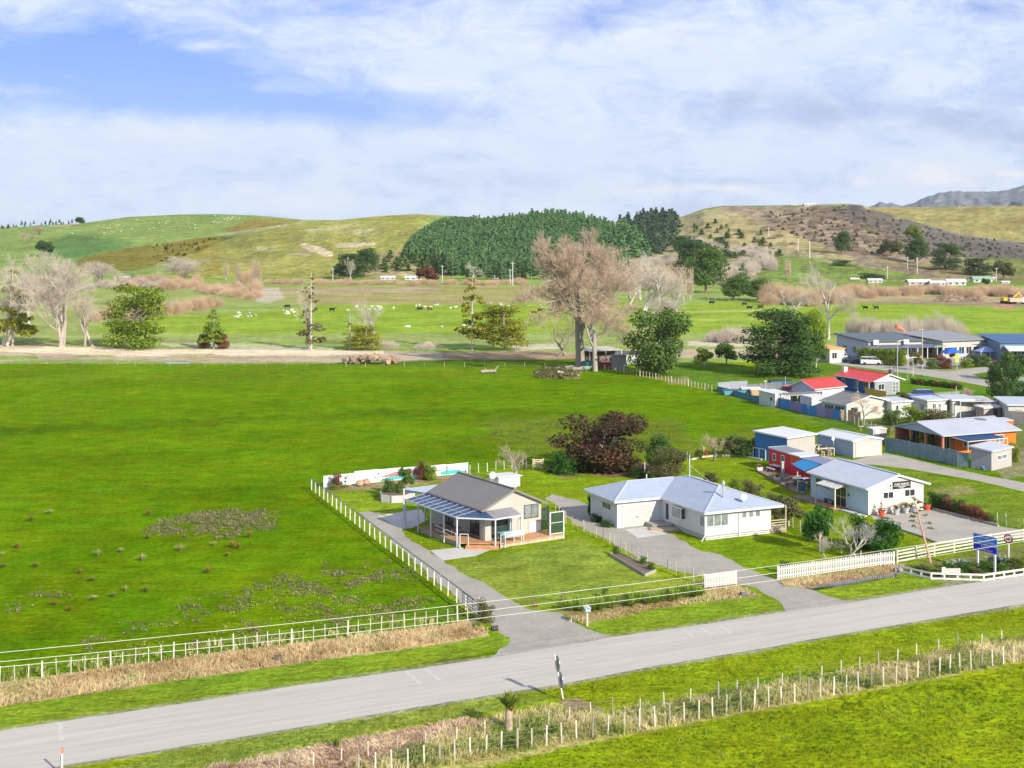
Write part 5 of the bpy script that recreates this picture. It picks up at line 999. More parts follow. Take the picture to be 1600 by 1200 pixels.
# ---- school
M_schw = mat('school_wall', (.52, .46, .40), .7, .08, 1)
def school():
    fr = Fr((1355, 533.5), (1436, 530.5), (1319, 523.5), 4.2); r = root('school_block', 'long school block with dark mono pitch roof behind the yellow hedge', 'school building', fr)
    La, Lb = fr.La, fr.Lb
    MB().hexa([(.6, .6, 0), (La-.6, .6, 0), (La-.6, Lb-.6, 0), (.6, Lb-.6, 0)], [(.6, .6, 4.05), (La-.6, .6, 4.05), (La-.6, Lb-.6, 4.3), (.6, Lb-.6, 4.3)]).build('wall', M_schw, r)
    MB().slab([(0, 0, 4.3), (La, 0, 4.3), (La, Lb, 4.75), (0, Lb, 4.75)], .2).build('roof', M_roofdark, r)
    MB().box(.5, .598, .8, Lb-.8, .1, 3.9).build('side_wall', mat('lilac_wall', (.42, .44, .58), .6), r)
    MB().slab([(-1.2, -2.6, 2.9), (La+2, -2.6, 2.9), (La+2, .58, 3.3), (-1.2, .58, 3.3)], .12).build('porch_roof', mat('navy_grey_roof', (.12, .14, .20), .5), r)
    for k in range(9): window(r, 'b0', .6, 1+k*(La-3)/9, 1+k*(La-3)/9+(La-3)/11, .9, 2.5, M_wframe, M_glass, 2, 1)
    for k in range(3): window(r, 'a0', .5, 1.5+k*Lb*.28, 1.5+k*Lb*.28+2.2, .8, 2.4, M_wframe, M_glass, 3, 1)
    for k in range(8): MB().box(-1+k*(La+2.6)/7, -.85+k*(La+2.6)/7, -2.5, -2.35, 0, 2.8).build('verandah_post', M_white, r)
    for k in (.1, .62): MB().box(La*k, La*k+1.3, -.2, .3, 3.4, 4.5).build('roof_vent', M_roofwhite, r)
    fr2 = Fr((1472.5, 532.5), (1514, 526.5), (1436, 523), 4.2); r2 = root('school_block', 'school hall with grey roof behind the green canopies', 'school building', fr2)
    MB().box(.6, fr2.La-.6, .6, fr2.Lb-.6, 0, 4.0).build('wall', M_schw, r2); MB().slab([(0, 0, 4.2), (fr2.La, 0, 4.2), (fr2.La, fr2.Lb, 5.0), (0, fr2.Lb, 5.0)], .2).build('roof', mat('mid_grey_roof', (.27, .27, .28), .6), r2)
    for k in range(6): window(r2, 'b0', .6, 1+k*(fr2.La-2)/6, 1+k*(fr2.La-2)/6+1.6, .9, 2.6, M_wframe, M_glass, 2, 1)
    for k in range(5): window(r2, 'a0', .6, 1+k*(fr2.Lb-2)/5, 1+k*(fr2.Lb-2)/5+1.6, .9, 2.6, M_wframe, M_glass, 2, 1)
    MB().slab([(-3, -1, 2.9), (.58, -1, 3.1), (.58, fr2.Lb, 3.1), (-3, fr2.Lb, 2.9)][::-1], .12).build('porch_roof', mat('sage_roof', (.30, .40, .36), .6), r2)
    fr3 = Fr((1520, 537), (1556, 534), (1506, 531.5), 3.2); r3 = root('school_block', 'low white school classroom behind the right green canopy', 'school building', fr3)
    MB().box(.4, fr3.La-.4, .4, fr3.Lb-.4, 0, 3.05).build('wall', M_oldw, r3); MB().slab([(0, 0, 3.2), (fr3.La, 0, 3.2), (fr3.La, fr3.Lb, 3.8), (0, fr3.Lb, 3.8)], .15).build('roof', M_roofgrey, r3)
    for k in range(5): window(r3, 'b0', .4, .8+k*(fr3.La-1)/5, .8+k*(fr3.La-1)/5+1.3, .9, 2.4, M_wframe, M_glass, 2, 1)
    fr4 = Fr((1562, 536), (1660, 534), (1556, 526), 4.2); r4 = root('school_block', 'blue grey school block at the right frame edge', 'school building', fr4)
    MB().box(.2, fr4.La-.2, .3, fr4.Lb-.3, 0, 4.2).build('wall', mat('slate_blue_wall', (.13, .20, .28), .6, .05), r4); MB().slab([(0, 0, 4.3), (fr4.La, 0, 4.3), (fr4.La, fr4.Lb, 4.9), (0, fr4.Lb, 4.9)], .15).build('roof', mat('navy_roof', (.05, .12, .25), .5), r4)
    MB().slab([(1.0, -3.5, 2.8), (fr4.La-1, -3.5, 2.8), (fr4.La-1, .28, 3.6), (1.0, .28, 3.6)], .12).build('porch_roof', M_roofwhite, r4)
    for k in range(5): MB().box(1.3+k*3.2, 1.45+k*3.2, -3.4, -3.25, 0, 2.7).build('verandah_post', M_white, r4)
    for k in range(3): window(r4, 'b0', .3, 1.5+k*3.4, 4.0+k*3.4, .6, 2.4, M_wframe, M_glass, 3, 1)
    fr5 = Fr((1296, 545), (1312, 543), (1280, 541), 3.2); r5 = root('school_annex', 'small cream school annex with orange edged roof behind the vans', 'school building', fr5)
    MB().box(.2, fr5.La-.2, .2, fr5.Lb-.2, 0, 3.1).build('wall', M_oldw, r5); MB().slab([(0, 0, 3.2), (fr5.La, 0, 3.2), (fr5.La, fr5.Lb, 3.5), (0, fr5.Lb, 3.5)], .2).build('roof', mat('orange_fascia', (.70, .38, .12), .6), r5); window(r5, 'b0', .2, .8, 2.2, .9, 2.3, M_wframe, M_glass, 2, 1)
    # canopies
    def canopy(xc, ya, xl, xr, yb, ht, m, label, zb):
        # apex pixel, edge pixels; pyramid roof on posts
        c = P((xl+xr)/2, yb, zb); w = (xr-xl)*(H-zb)/(yb-HOR)/2*.78
        t = empty('shade_canopy', label, 'canopy', (c[0], c[1]+w*.4, 0), .2)
        v = [(-w, -w*.7, zb), (w, -w*.7, zb), (w, w*.7, zb), (-w, w*.7, zb), (0, 0, zb+ht)]
        MB().add(v+[(x, y, z-.08) for x, y, z in v], [(0, 1, 4), (1, 2, 4), (2, 3, 4), (3, 0, 4), (6, 5, 9), (7, 6, 9), (8, 7, 9), (5, 8, 9), (0, 5, 6, 1), (1, 6, 7, 2), (2, 7, 8, 3), (3, 8, 5, 0)]).build('canopy_cloth', m, t)
        for x, y in ((-w*.9, -w*.6), (w*.9, -w*.6), (w*.9, w*.6), (-w*.9, w*.6)): MB().tube((x, y, 0), (x, y, zb), .08).build('post', M_white, t)
    gcl = mat('mint_canvas', (.38, .62, .36), .7, .04, trans=.2); bcl = mat('royal_canvas', (.02, .13, .62), .6, .05, trans=.15); lcl = mat('pale_blue_canvas', (.36, .45, .72), .6, .05, trans=.15)
    canopy(1508, 527, 1489, 1524, 534, 1.3, gcl, 'mint green pyramid canopy, left of the school pair', 3.3)
    canopy(1535, 526, 1519, 1556, 534, 1.3, gcl, 'mint green pyramid canopy, right of the school pair', 3.3)
    canopy(1485, 544, 1470, 1508, 551, 1.2, bcl, 'royal blue shade canopy over the school yard', 1.9)
    canopy(1537, 542, 1523, 1562, 549, 1.1, lcl, 'pale blue shade canopy in the school playground', 1.9)
    sl = empty('playground_slide', 'orange tube slide rising behind the dark school roof', 'slide', P(1402, 546), .2)
    MB().tube((0, 0, 5.6), (1.8, 0, 4.6), .42).tube((1.8, 0, 4.6), (4.4, 0, 2.0), .42).tube((0, 0, 6.2), (0, 0, 5.2), .5).build('tube', mat('slide_orange', (.75, .20, .08), .4), sl)
    for x, z in ((0, 5.2), (2.6, 3.8)): MB().tube((x, 0, 0), (x, 0, z), .1).build('post', M_rail, sl)
    sl = empty('playground_slide', 'red slide at the right frame edge below the blue school block', 'slide', P(1590, 560), .2)
    MB().hexa([(-1.6, -.4, 2.2), (1.8, -.4, .2), (1.8, .4, .2), (-1.6, .4, 2.2)], [(-1.6, -.4, 2.5), (1.8, -.4, .5), (1.8, .4, .5), (-1.6, .4, 2.5)]).build('chute', mat('slide_red', (.75, .05, .05), .4), sl); MB().tube((-1.5, 0, 0), (-1.5, 0, 2.2), .08).build('post', M_rail, sl)
school()
bpy.data.objects.remove(wt)
# ---- far houses
def far_house(x, y, wpx, hpx, label, roofm=M_roofwhite, wall=M_oldw, name='far_house', hill=None, yaw=.05, nwin=3):
    p = HP(hill, x, y) if hill else P(x, y); k = p[1]/F; w = wpx*k; h = hpx*k; d = min(w*.5, 9)
    r = empty(name, label, 'house', p, yaw)
    MB().box(-w/2, w/2, 0, d, -1, h*.6).build('wall', wall, r)
    m = MB(); m.slab([(-w/2-.4, -.4, h*.6), (w/2+.4, -.4, h*.6), (w/2+.4, d/2, h), (-w/2-.4, d/2, h)], .15); m.slab([(-w/2-.4, d/2, h), (w/2+.4, d/2, h), (w/2+.4, d+.4, h*.6), (-w/2-.4, d+.4, h*.6)], .15); m.build('roof', roofm, r)
    for i in range(nwin): c = -w/2+w*(i+.5)/nwin; window(r, 'b0', 0, c-w/nwin*.22, c+w/nwin*.22, h*.15, h*.45, M_wframe, M_glass, 1, 1)
far_house(195, 438, 16, 7, 'small white farmhouse behind the pale bare trees at left')
far_house(606, 437, 22, 6, 'low white house left of the far pair below the dark macrocarpa')
far_house(646, 437.5, 26, 6.5, 'long low white house, right of the far pair by the orange shrub')
far_house(776, 436, 16, 5.5, 'small white house under the plantation edge')
far_house(796, 436, 7, 5, 'tiny white shed under the plantation edge', nwin=1)
far_house(817, 436, 11, 5, 'small reddish roofed shed below the plantation', roofm=M_terra, wall=M_terra, nwin=1)
far_house(1336, 439, 13, 5, 'small white roofed house left of the far right cluster')
far_house(1368, 442, 22, 7, 'white house with grey roof below the dark hedge', roofm=mat('far_grey_roof', (.55, .55, .58), .6))
far_house(1438, 446, 36, 9.5, 'long white school wing, left of the white row')
far_house(1466, 446.5, 24, 8, 'pale blue shaded wing in the middle of the white row', wall=M_bluewall)  # pale blue wall colour stands in for shade on this wing
far_house(1495, 446, 30, 10, 'white wing with grey roof, right of the white row')
far_house(1536, 441, 30, 9, 'green roofed house beside the dark tree', roofm=mat('green_roof', (.25, .42, .32), .6)); far_house(1550, 438, 10, 6, 'small cream gable shed right of the green roof', wall=M_cream, nwin=1)
far_house(1572, 443, 12, 4, 'pale flat shed near the right frame edge', nwin=1)
far_house(1266, 322, 18, 4.5, 'white farmhouse on the eastern hill top', hill='east'); far_house(1240, 321, 8, 2.5, 'small white shed on the eastern hill top', hill='east', nwin=1)
# ---- old shed under the big bare trees
fr, r = simple_gable('hay_shed', 'dark open shed between the two big bare trees', 'shed', (921, 549), (962, 545), (912, 545), 3.6, 3.9, mat('rusty_shed', (.20, .14, .12), .85, .2), mat('pale_old_roof', (.50, .46, .40), .7), 'm', (.3, .3, 2.5, .3))
for a in (.2, fr.La/2, fr.La-.2): MB().box(a-.1, a+.1, .1, .3, 0, 3.4).build('post', M_oldw, r)
b = empty('grey_shed', 'grey plywood shed right of the big bare tree', 'shed', P(967, 577), .15); MB().box(-1.4, 1.4, -1, 1.5, 0, 3.0).build('wall', mat('grey_ply', (.33, .30, .28), .8, .15), b); MB().box(-1.6, 1.6, -1.2, 1.7, 3.0, 3.1).build('roof', M_roofold, b)
# ---------------------------------------------------------------- fences
M_postw = mat('pale_fence_post', (.62, .57, .49), .85, .15, 3, obj_rand=.2)
M_postg = mat('grey_fence_post', (.34, .29, .23), .9, .2, 3, obj_rand=.25)
M_wirem = mat('fence_wire', (.30, .30, .29), .5, .05, metal=.6)
M_paling = mat('fence_paling', (.70, .68, .66), .6, .06, 3, obj_rand=.05)
def fence(name, label, pts, spacing, h, pm, post=(.05,), wires=(.4, .8, 1.1), wr=.005, wm=None, big=None, cat='fence', group=None, wname='wire', top=None, jit=.04, z0=0.0, seed=1):
    W = [Vector(P(*p)) for p in pts]; rr = random.Random(seed+len(pts)*13)
    r = empty(name, label, cat, W[0], 0, group)
    pos = []
    for i in range(len(W)-1):
        d = (W[i+1]-W[i]).length; n = max(1, round(d/spacing))
        for k in range(n): pos.append(W[i].lerp(W[i+1], k/n))
    pos.append(W[-1]); o = W[0]; pr = None; bg = None
    for i, p in enumerate(pos):
        isb = big and i % big[0] == 0
        key = 'b' if isb else 'p'
        src = bg if isb else pr
        if src is None:
            rad = big[1] if isb else post[0]
            m = MB()
            if len(post) > 1 and not isb: m.box(-post[0], post[0], -post[1], post[1], 0, h)
            else: m.lathe((0, 0, 0), [(rad, 0), (rad*.9, h+(.1 if isb else 0))], 7)
            src = m.build('post', big[2] if isb and len(big) > 2 else pm, r)
            if isb: bg = src
            else: pr = src
            q = src
        else: q = src.copy(); C.objects.link(q)
        q.parent = r; q.location = p-o+Vector((rr.uniform(-jit, jit), rr.uniform(-jit, jit), 0)); q.rotation_euler = (rr.uniform(-.04, .04), rr.uniform(-.04, .04), rr.uniform(-.2, .2)); q.scale = (1, 1, 1+rr.uniform(-.08, .06))
    if wires:
        m = MB()
        for z in wires:
            for a, b in zip(W[:-1], W[1:]): m.tube(a-o+Vector((0, 0, z)), b-o+Vector((0, 0, z)), wr, k=4)
        m.build(wname, wm or M_wirem, r)
    if top:
        m = MB()
        for a, b in zip(W[:-1], W[1:]): m.bar(a-o+Vector((0, 0, h+top[1]/2)), b-o+Vector((0, 0, h+top[1]/2)), top[0], top[1])
        m.build('top_rail', top[2], r)
    return r
fence('post_and_batten_fence', 'wire fence of pale posts and battens between the weedy paddock and the road', [(-260, 1104), (-130, 1086), (0, 1068), (132, 1050), (328, 1023), (437, 1009), (560, 992), (700, 973), (746, 968)], .88, 1.15, M_postw, (.025, .025), (.3, .55, .8, 1.05), big=(5, .065, M_postw), wr=.004)
fence('rail_fence', 'white post fence with dark top rail along the driveway', [(487, 765.5), (540, 807), (639, 884), (700, 931), (742, 964)], 1.95, 1.3, M_paling, (.045, .045), (.2, .5, .8, 1.1), big=None, top=(.10, .05, mat('dark_rail', (.10, .14, .14), .5)), jit=.01, wr=.004)
fence('wire_fence', 'grey post fence between the front lawn and the sealed driveway', [(868, 806), (884.5, 818), (912.6, 831), (953, 850), (996, 877), (1043.6, 894), (1098, 914)], 1.35, 1.15, mat('lichen_batten', (.36, .36, .16), .9, .3, 1, obj_rand=.35), (.03, .03), (.3, .7, 1.05), big=(3, .07, M_postg))
fence('wire_fence', 'wire fence with pale posts behind the gable house', [(734, 741), (775, 735), (800, 732), (835, 729)], 1.5, 1.15, M_postw, (.045, .045), (.3, .7, 1.05), jit=.03)
fence('wire_fence', 'low far wire fence with pale posts along the worked silt', [(-120, 566), (130, 571), (320, 573), (512, 573), (600, 573.5), (820, 573.5), (915, 577)], 4.2, 1.0, M_postg, (.05, .05), (.4, .9), wr=.01)
fence('batten_fence', 'long batten fence from the big bare trees to the blue fence', [(945, 579), (975, 583), (1010, 590), (1060, 600), (1112, 611)], 1.25, 1.15, mat('dry_batten', (.50, .46, .30), .9, .2, 1, obj_rand=.2), (.05, .05), (.3, .7, 1.0), big=(5, .09, M_postw), wr=.012)
fence('wire_fence', 'green mesh fence at the edge of the cafe car park', [(1558, 818), (1572, 821), (1600, 827), (1660, 839)], 1.6, 1.15, M_paling, (.025, .025), tuple(.15*i for i in range(1, 8)), wm=mat('green_mesh', (.08, .28, .14), .6), wr=.012)
fence('wire_fence', 'garden fence with pale posts behind the yellow and orange shrubs', [(1008, 738), (1060, 722), (1100, 712.5), (1160, 711), (1188, 716)], 2.0, 1.2, M_paling, (.04, .04), (.3, .7, 1.1))
fence('wire_fence', 'dark garden fence between the bungalow lawn and the cafe lawn', [(1228, 818), (1262, 838), (1300, 858), (1345, 880)], 1.8, 1.2, M_postg, (.05, .05), tuple(.2*i for i in range(1, 6)), wm=mat('teal_mesh', (.05, .16, .14), .6), wr=.012)
fence('wire_fence', 'wire fence below the blue grey boards of the old house garden', [(1310, 654), (1335, 663), (1375, 677), (1420, 692)], 1.7, 1.3, M_postg, (.05, .05), (.2, .5, .8, 1.1, 1.25), wr=.012)
fence('batten_fence', 'near roadside fence of grey battens across the rank grass', [(560, 1216), (760, 1180), (900, 1157), (1000, 1139), (1200, 1104), (1400, 1068), (1500, 1048), (1600, 1032), (1720, 1012)], 1.0, 1.25, M_postw, (.04, .035), (.35, .65, .95, 1.15), big=(5, .075, M_postg), wr=.007, seed=4)
fence('batten_fence', 'half buried older fence line in the rank grass nearer the road', [(440, 1210), (620, 1178), (760, 1150), (860, 1140), (920, 1120), (1000, 1115), (1120, 1092), (1250, 1068), (1400, 1036), (1500, 1014), (1600, 1000), (1700, 984)], 1.9, 1.0, M_postw, (.03, .03), (.5, .9), big=(4, .06, M_postg), wr=.006, seed=9, jit=.15)
fence('paddock_fence', 'pale fence line across the far green paddock by the dark bushes', [(1085, 470), (1150, 470.5), (1210, 470)], 3, 1.6, M_postg, (.08, .08), (.8, 1.4), wr=.05)
def pickets(label, pts, h, sp=.155, name='picket_fence'):
    W = [Vector(P(*p)) for p in pts]; r = empty(name, label, 'picket fence', W[0]); o = W[0]; total = sum((b-a).length for a, b in zip(W[:-1], W[1:]))
    m = MB(); pr = MB(); n_ = 0; first = None; extra = MB(); ex = 0
    for a, b in zip(W[:-1], W[1:]):
        d = (b-a); L = d.length; u = d/L; yaw = math.atan2(u.y, u.x); n = int(L/sp)
        for z in (.32, h-.3): m.bar(a-o+Vector((-u.y, u.x, 0))*.04+Vector((0, 0, z)), b-o+Vector((-u.y, u.x, 0))*.04+Vector((0, 0, z)), .04, .10)
        for k in range(n):
            p = a-o+u*(k*sp+sp/2)
            if n_ < 100:
                if first is None:
                    q = MB(); q.hexa([(-.045, -.012, .08), (.045, -.012, .08), (.045, .012, .08), (-.045, .012, .08)], [(-.045, -.012, h-.05), (.045, -.012, h-.05), (.045, .012, h-.05), (-.045, .012, h-.05)]); q.hexa([(-.045, -.012, h-.05), (.045, -.012, h-.05), (.045, .012, h-.05), (-.045, .012, h-.05)], [(-.01, -.012, h), (.01, -.012, h), (.01, .012, h), (-.01, .012, h)])
                    first = q.build('picket', M_paling, r); c = first
                else: c = first.copy(); C.objects.link(c)
                c.parent = r; c.location = p; c.rotation_euler = (0, 0, yaw); n_ += 1
            else:
                x = u*.045; e = p; extra.hexa([e-x+Vector((0, 0, .08)), e+x+Vector((0, 0, .08)), e+x+Vector((u.y, -u.x, 0))*-.02+Vector((0, 0, .08)), e-x+Vector((u.y, -u.x, 0))*-.02+Vector((0, 0, .08))], [e-x+Vector((0, 0, h)), e+x+Vector((0, 0, h)), e+x+Vector((u.y, -u.x, 0))*-.02+Vector((0, 0, h)), e-x+Vector((u.y, -u.x, 0))*-.02+Vector((0, 0, h))]); ex += 1
        for t in (0, .33, .66, 1): c = a-o+d*t+Vector((-u.y, u.x, 0))*.11; MB().box(c.x-.05, c.x+.05, c.y-.05, c.y+.05, 0, h).build('post', M_paling, r)
    m.build('rail', M_paling, r)
    if ex: tag(extra.build('pickets', M_paling, r), kind='stuff')
    return r
pickets('short white picket panel at the head of the sealed driveway, left side', [(1102.5, 919.6), (1151.6, 913.4)], 1.22)
pickets('long white picket fence above the ditch water', [(1216.6, 906), (1377, 884), (1398, 882.5)], 1.2, .19)
def rails(label, pts, h, zs, rail, sp, m=M_paling, name='rail_fence', ph=None, grp=None):
    W = [Vector(P(*p)) for p in pts]; r = empty(name, label, 'fence', W[0]); o = W[0]; mm = MB(); pos = []
    for a, b in zip(W[:-1], W[1:]):
        u = (b-a).normalized(); nn = Vector((u.y, -u.x, 0))*.07
        for z in zs: mm.bar(a-o+nn+Vector((0, 0, z)), b-o+nn+Vector((0, 0, z)), rail[0], rail[1])
        n = max(1, round((b-a).length/sp)); pos += [(a.lerp(b, k/n)-o) for k in range(n)]
    pos.append(W[-1]-o)
    mm.build('rail', m, r)
    f = MB().box(-.07, .07, -.07, .07, 0, h).build('post', m, r)
    for i, p in enumerate(pos):
        c = f if i == 0 else f.copy()
        if i: C.objects.link(c)
        c.parent = r; c.location = p
    return r
rails('four rail cream fence behind the blue road sign', [(1402, 880.5), (1460, 869), (1521, 858), (1600, 846), (1720, 827)], 1.25, (.25, .55, .85, 1.15), (.03, .13), 2.6, mat('cream_rail', (.56, .53, .44), .8, .12, 3))
rails('low white painted rail fence round the roadside garden bed', [(1408, 895), (1455, 905.5), (1537, 908), (1600, 899), (1700, 884)], .62, (.12, .56), (.05, .16), 1.15, name='garden_rail_fence')
def board_fence(label, pts, h, m, panel=1.8, cols=None, name='board_fence', slats=True):
    W = [Vector(P(*p)) for p in pts]; r = empty(name, label, 'fence', W[0]); o = W[0]; i = 0
    for a, b in zip(W[:-1], W[1:]):
        n = max(1, round((b-a).length/panel)); u = (b-a).normalized()
        for k in range(n):
            p = a.lerp(b, k/n)-o; q = a.lerp(b, (k+1)/n)-o; mm = MB(); hh = h*(1+.03*math.sin(i*2.3))
            if slats:
                ns = 9
                for s in range(ns): mm.bar(p+Vector((0, 0, .05+(s+.5)*hh/ns)), q-u*.03+Vector((0, 0, .05+(s+.5)*hh/ns)), .03, hh/ns*.93)
            else: mm.bar(p+Vector((0, 0, hh/2)), q-u*.03+Vector((0, 0, hh/2)), .03, hh)
            mm.build('panel', cols[i % len(cols)] if cols else m, r)
            MB().box(p.x-.06, p.x+.06, p.y+.02, p.y+.14, 0, hh+.05).build('post', M_greyt, r); i += 1
    return r
M_bluegreyf = mat('weathered_blue_grey_board', (.165, .245, .285), .9, .18, 2, var2=.15, scale2=.8)
board_fence('tall weathered grey timber fence along the gravel lane', [(1384, 706.5), (1440, 716), (1497, 729)], 1.95, M_bluegreyf)
board_fence('last grey board panel joining the lane fence to the grey shed', [(1497, 729), (1514, 731)], 1.85, M_bluegreyf)
cb = [mat('board_blue', (.03, .17, .48), .7, .15, 2), mat('board_blue_b', (.05, .22, .50), .7, .15, 2), mat('board_purple', (.25, .18, .36), .8, .15, 2), mat('board_lilac', (.32, .26, .42), .8, .15, 2)]
board_fence('painted blue and purple board fence beside the paddock', [(1207, 634), (1235, 640), (1262, 648)], 1.6, None, 2.4, [cb[0], cb[1], cb[2], cb[2]], slats=False)
board_fence('purple and blue board fence below the old grey house', [(1263, 648.5), (1290, 652), (1312, 657)], 1.6, None, 2.2, [cb[1], cb[3], cb[2]], slats=False)
board_fence('low teal blue board fence running up to the corrugated screen', [(1122, 612), (1150, 619), (1178, 627), (1207, 634)], 1.0, mat('board_teal', (.05, .20, .26), .8, .2, 2), 2.6, slats=False)
board_fence('grey corrugated iron screen at the paddock corner', [(1122, 612), (1143, 610.5), (1168, 609.5)], 1.7, mat('corrugated_screen', (.30, .32, .37), .7, .1, 3, wave=('X', .25, .03)), 3, slats=False)
board_fence('dark weathered screen fence behind the garden shed', [(1168, 613), (1195, 611.5), (1222, 610)], 1.5, mat('dark_screen', (.17, .18, .20), .8, .2, 2), 3, slats=False)
board_fence('brown timber panel beside the bare tree by the old house', [(1314, 657), (1322, 657), (1345, 660)], 1.7, mat('brown_panel', (.36, .26, .17), .8, .2, 2), 1.6, slats=False)
board_fence('slatted white fence at the right edge above the dark shrub', [(1568, 598), (1600, 600), (1640, 602)], 1.3, M_oldw, 2.2)
board_fence('grey slatted deck screen behind the orange house', [(1572, 662), (1600, 664), (1640, 667)], 2.0, mat('grey_slat', (.22, .21, .22), .8), 2)
# white mural wall
def mural():
    A = Vector(P(505.5, 761.7)); B = Vector(P(732, 739)); d = (B-A); L = d.length; yaw = math.atan2(d.y, d.x)
    r = empty('mural_wall', 'white panel wall painted with teal and pink shapes behind the lawn', 'wall', A, yaw)
    s = .205*L; n = 4; hs = []
    mp = mat('wall_panel_white', (.66, .66, .68), .6, .05, 1)
    fronts = [(0, s, 1.35)]+[(s+(L-s)*i/5, s+(L-s)*(i+1)/5, 1.55-.06*i) for i in range(5)]
    for i, (x0, x1, h) in enumerate(fronts):
        MB().box(x0, x1-.04, 0, .1, 0, h).build('panel', mp, r)
        MB().box(x1-.04, x1, -.01, .11, 0, h).build('joint', M_dframe, r)
    def paint(poly, m, nm):
        mb = MB(); mb.hexa([(x*L, -.004, z) for x, z in poly], [(x*L, -.001, z) for x, z in poly]); mb.build(nm, m, r)
    teal = mat('mural_teal', (.06, .42, .42), .6); pink = mat('mural_pink', (.36, .18, .20), .6, .06); ddark = mat('mural_dark', (.05, .07, .10), .6); cream = mat('mural_cream', (.50, .38, .28), .6); redm = mat('mural_red', (.65, .06, .07), .6)
    paint([(.03, .12), (.12, .12), (.12, .55), (.09, .6), (.05, .42)], teal, 'painted_teal')
    paint([(.38, .12), (.62, .1), (.60, .42), (.45, .5), (.40, .35)], teal, 'painted_teal'); paint([(.80, .08), (.985, .08), (.985, .25), (.90, .6), (.80, .5)], teal, 'painted_teal')
    paint([(.36, .5), (.62, .45), (.82, .6), (.68, 1.05), (.56, 1.2), (.47, 1.0)], pink, 'painted_hill'); paint([(.63, .15), (.78, .12), (.76, .6), (.64, .5)], cream, 'painted_sand')
    c = (.685, .72); paint([(c[0]+.012*math.cos(t*.785), c[1]+.17*math.sin(t*.785)) for t in range(8)], redm, 'painted_flower')
    rr = random.Random(3)
    for i in range(14):
        x = rr.choice([.22, .26, .3, .34, .4, .5, .84, .88, .93, .15, .28, .37, .66, .78])+rr.uniform(-.01, .01); z = rr.uniform(.45, 1.0); w = rr.uniform(.004, .008)
        paint([(x-w, z), (x+w, z-.02), (x+w*.6, z+rr.uniform(.08, .22)), (x-w*.5, z+.1)], ddark, 'painted_bird')
mural()
# garden gate by the dark tree
g = empty('garden_gate', 'small pale timber gate left of the broad green bush', 'gate', P(832, 732.5), R(8))
MB().box(0, .1, -.05, .05, 0, 1.3).build('post', M_ply, g); MB().box(1.35, 1.45, -.05, .05, 0, 1.3).build('post', M_ply, g)
m = MB(); [m.box(.12, 1.33, -.02, .02, z, z+.13) for z in (.1, .34, .58, .82, 1.06)]; m.bar((.15, -.03, .15), (1.3, -.03, 1.15), .03, .08); m.build('gate_leaf', M_ply, g)
# entrance gate of the driveway
g = empty('farm_gate', 'dark steel gate swung open at the end of the driveway fence', 'gate', P(748, 968), 0)
MB().tube((0, 0, 0), (0, 0, 1.7), .13, .12).build('post', M_postw, g)
m = MB(); e = Vector(P(716, 944))-Vector(P(748, 968)); u = e.normalized()
for z in (.25, .5, .75, 1.0, 1.25): m.tube(u*.2+Vector((0, 0, z)), u*3.7+Vector((0, 0, z)), .03, k=6)
for t in (.2, 1.4, 2.5, 3.7): m.tube(u*t+Vector((0, 0, .25)), u*t+Vector((0, 0, 1.25)), .03, k=6)
m.build('gate_leaf', mat('dark_gate', (.12, .13, .13), .5), g)
# ---------------------------------------------------------------- signs and street furniture
def tall_sign():
    A = Vector(P(880, 1093)); r = empty('road_sign', 'leaning white post with two round sign plates seen edge on', 'road sign', A, 0)
    lean = Vector((-.56, -.12, 2.95)); M_plate = mat('sign_back', (.20, .24, .28), .35, .1, metal=.5)
    MB().tube((0, 0, 0), lean, .055, .05, 10).build('post', M_paling, r)
    for t in (.44, .80):
        c = lean*t; q = MB(); n = 20
        ax = Vector((.965, .262, .0)).normalized(); up = lean.normalized(); side = ax.cross(up).normalized(); up = side.cross(ax).normalized()
        fr_ = [c+side*(math.cos(2*math.pi*i/n)*.52)+up*(math.sin(2*math.pi*i/n)*.52) for i in range(n)]
        q.hexa([p+ax*.06 for p in fr_], [p+ax*.09 for p in fr_]); pl = q.build('sign_plate', M_plate, r)
        q = MB(); fr2 = [c+(p-c)*.96+ax*.097 for p in fr_]; q.add(fr2, [tuple(range(n))]); q.build('sign_face', M_white, pl)
    return r
tall_sign()
def marker():
    r = empty('edge_marker', 'thin roadside marker post with orange disc at the bottom edge', 'marker post', P(97, 1210), 0)
    MB().box(-.05, .05, -.02, .02, 0, 1.5).build('post', M_paling, r)
    q = MB(); q.box(-.07, -.055, -.05, .05, .5, 1.1); q.build('black_band', M_black, r); q = MB(); q.box(-.055, .055, -.06, .06, 1.2, 1.5); q.build('reflector', mat('marker_orange', (.55, .25, .18), .5), r)
marker()
def speed_sign():
    r = empty('speed_sign', 'round white 50 sign with red ring on a white post', 'speed sign', P(1576, 879), R(-42))
    MB().tube((0, 0, 0), (0, 0, 1.85), .07, k=10).build('post', M_paling, r)
    z = 2.2; n = 28; ring = lambda rad, y: [(rad*math.cos(2*math.pi*i/n), y, z+rad*math.sin(2*math.pi*i/n)) for i in range(n)]
    p = MB().hexa(ring(.44, -.10), ring(.44, -.08)).build('sign_plate', mat('sign_red', (.45, .03, .05), .5), r)
    MB().hexa(ring(.30, -.106), ring(.30, -.101)).build('sign_face', M_white, p)
    text(p, '50', 'b0', -.112, -.2, .2, z, .38, M_black, 1.0)
speed_sign()
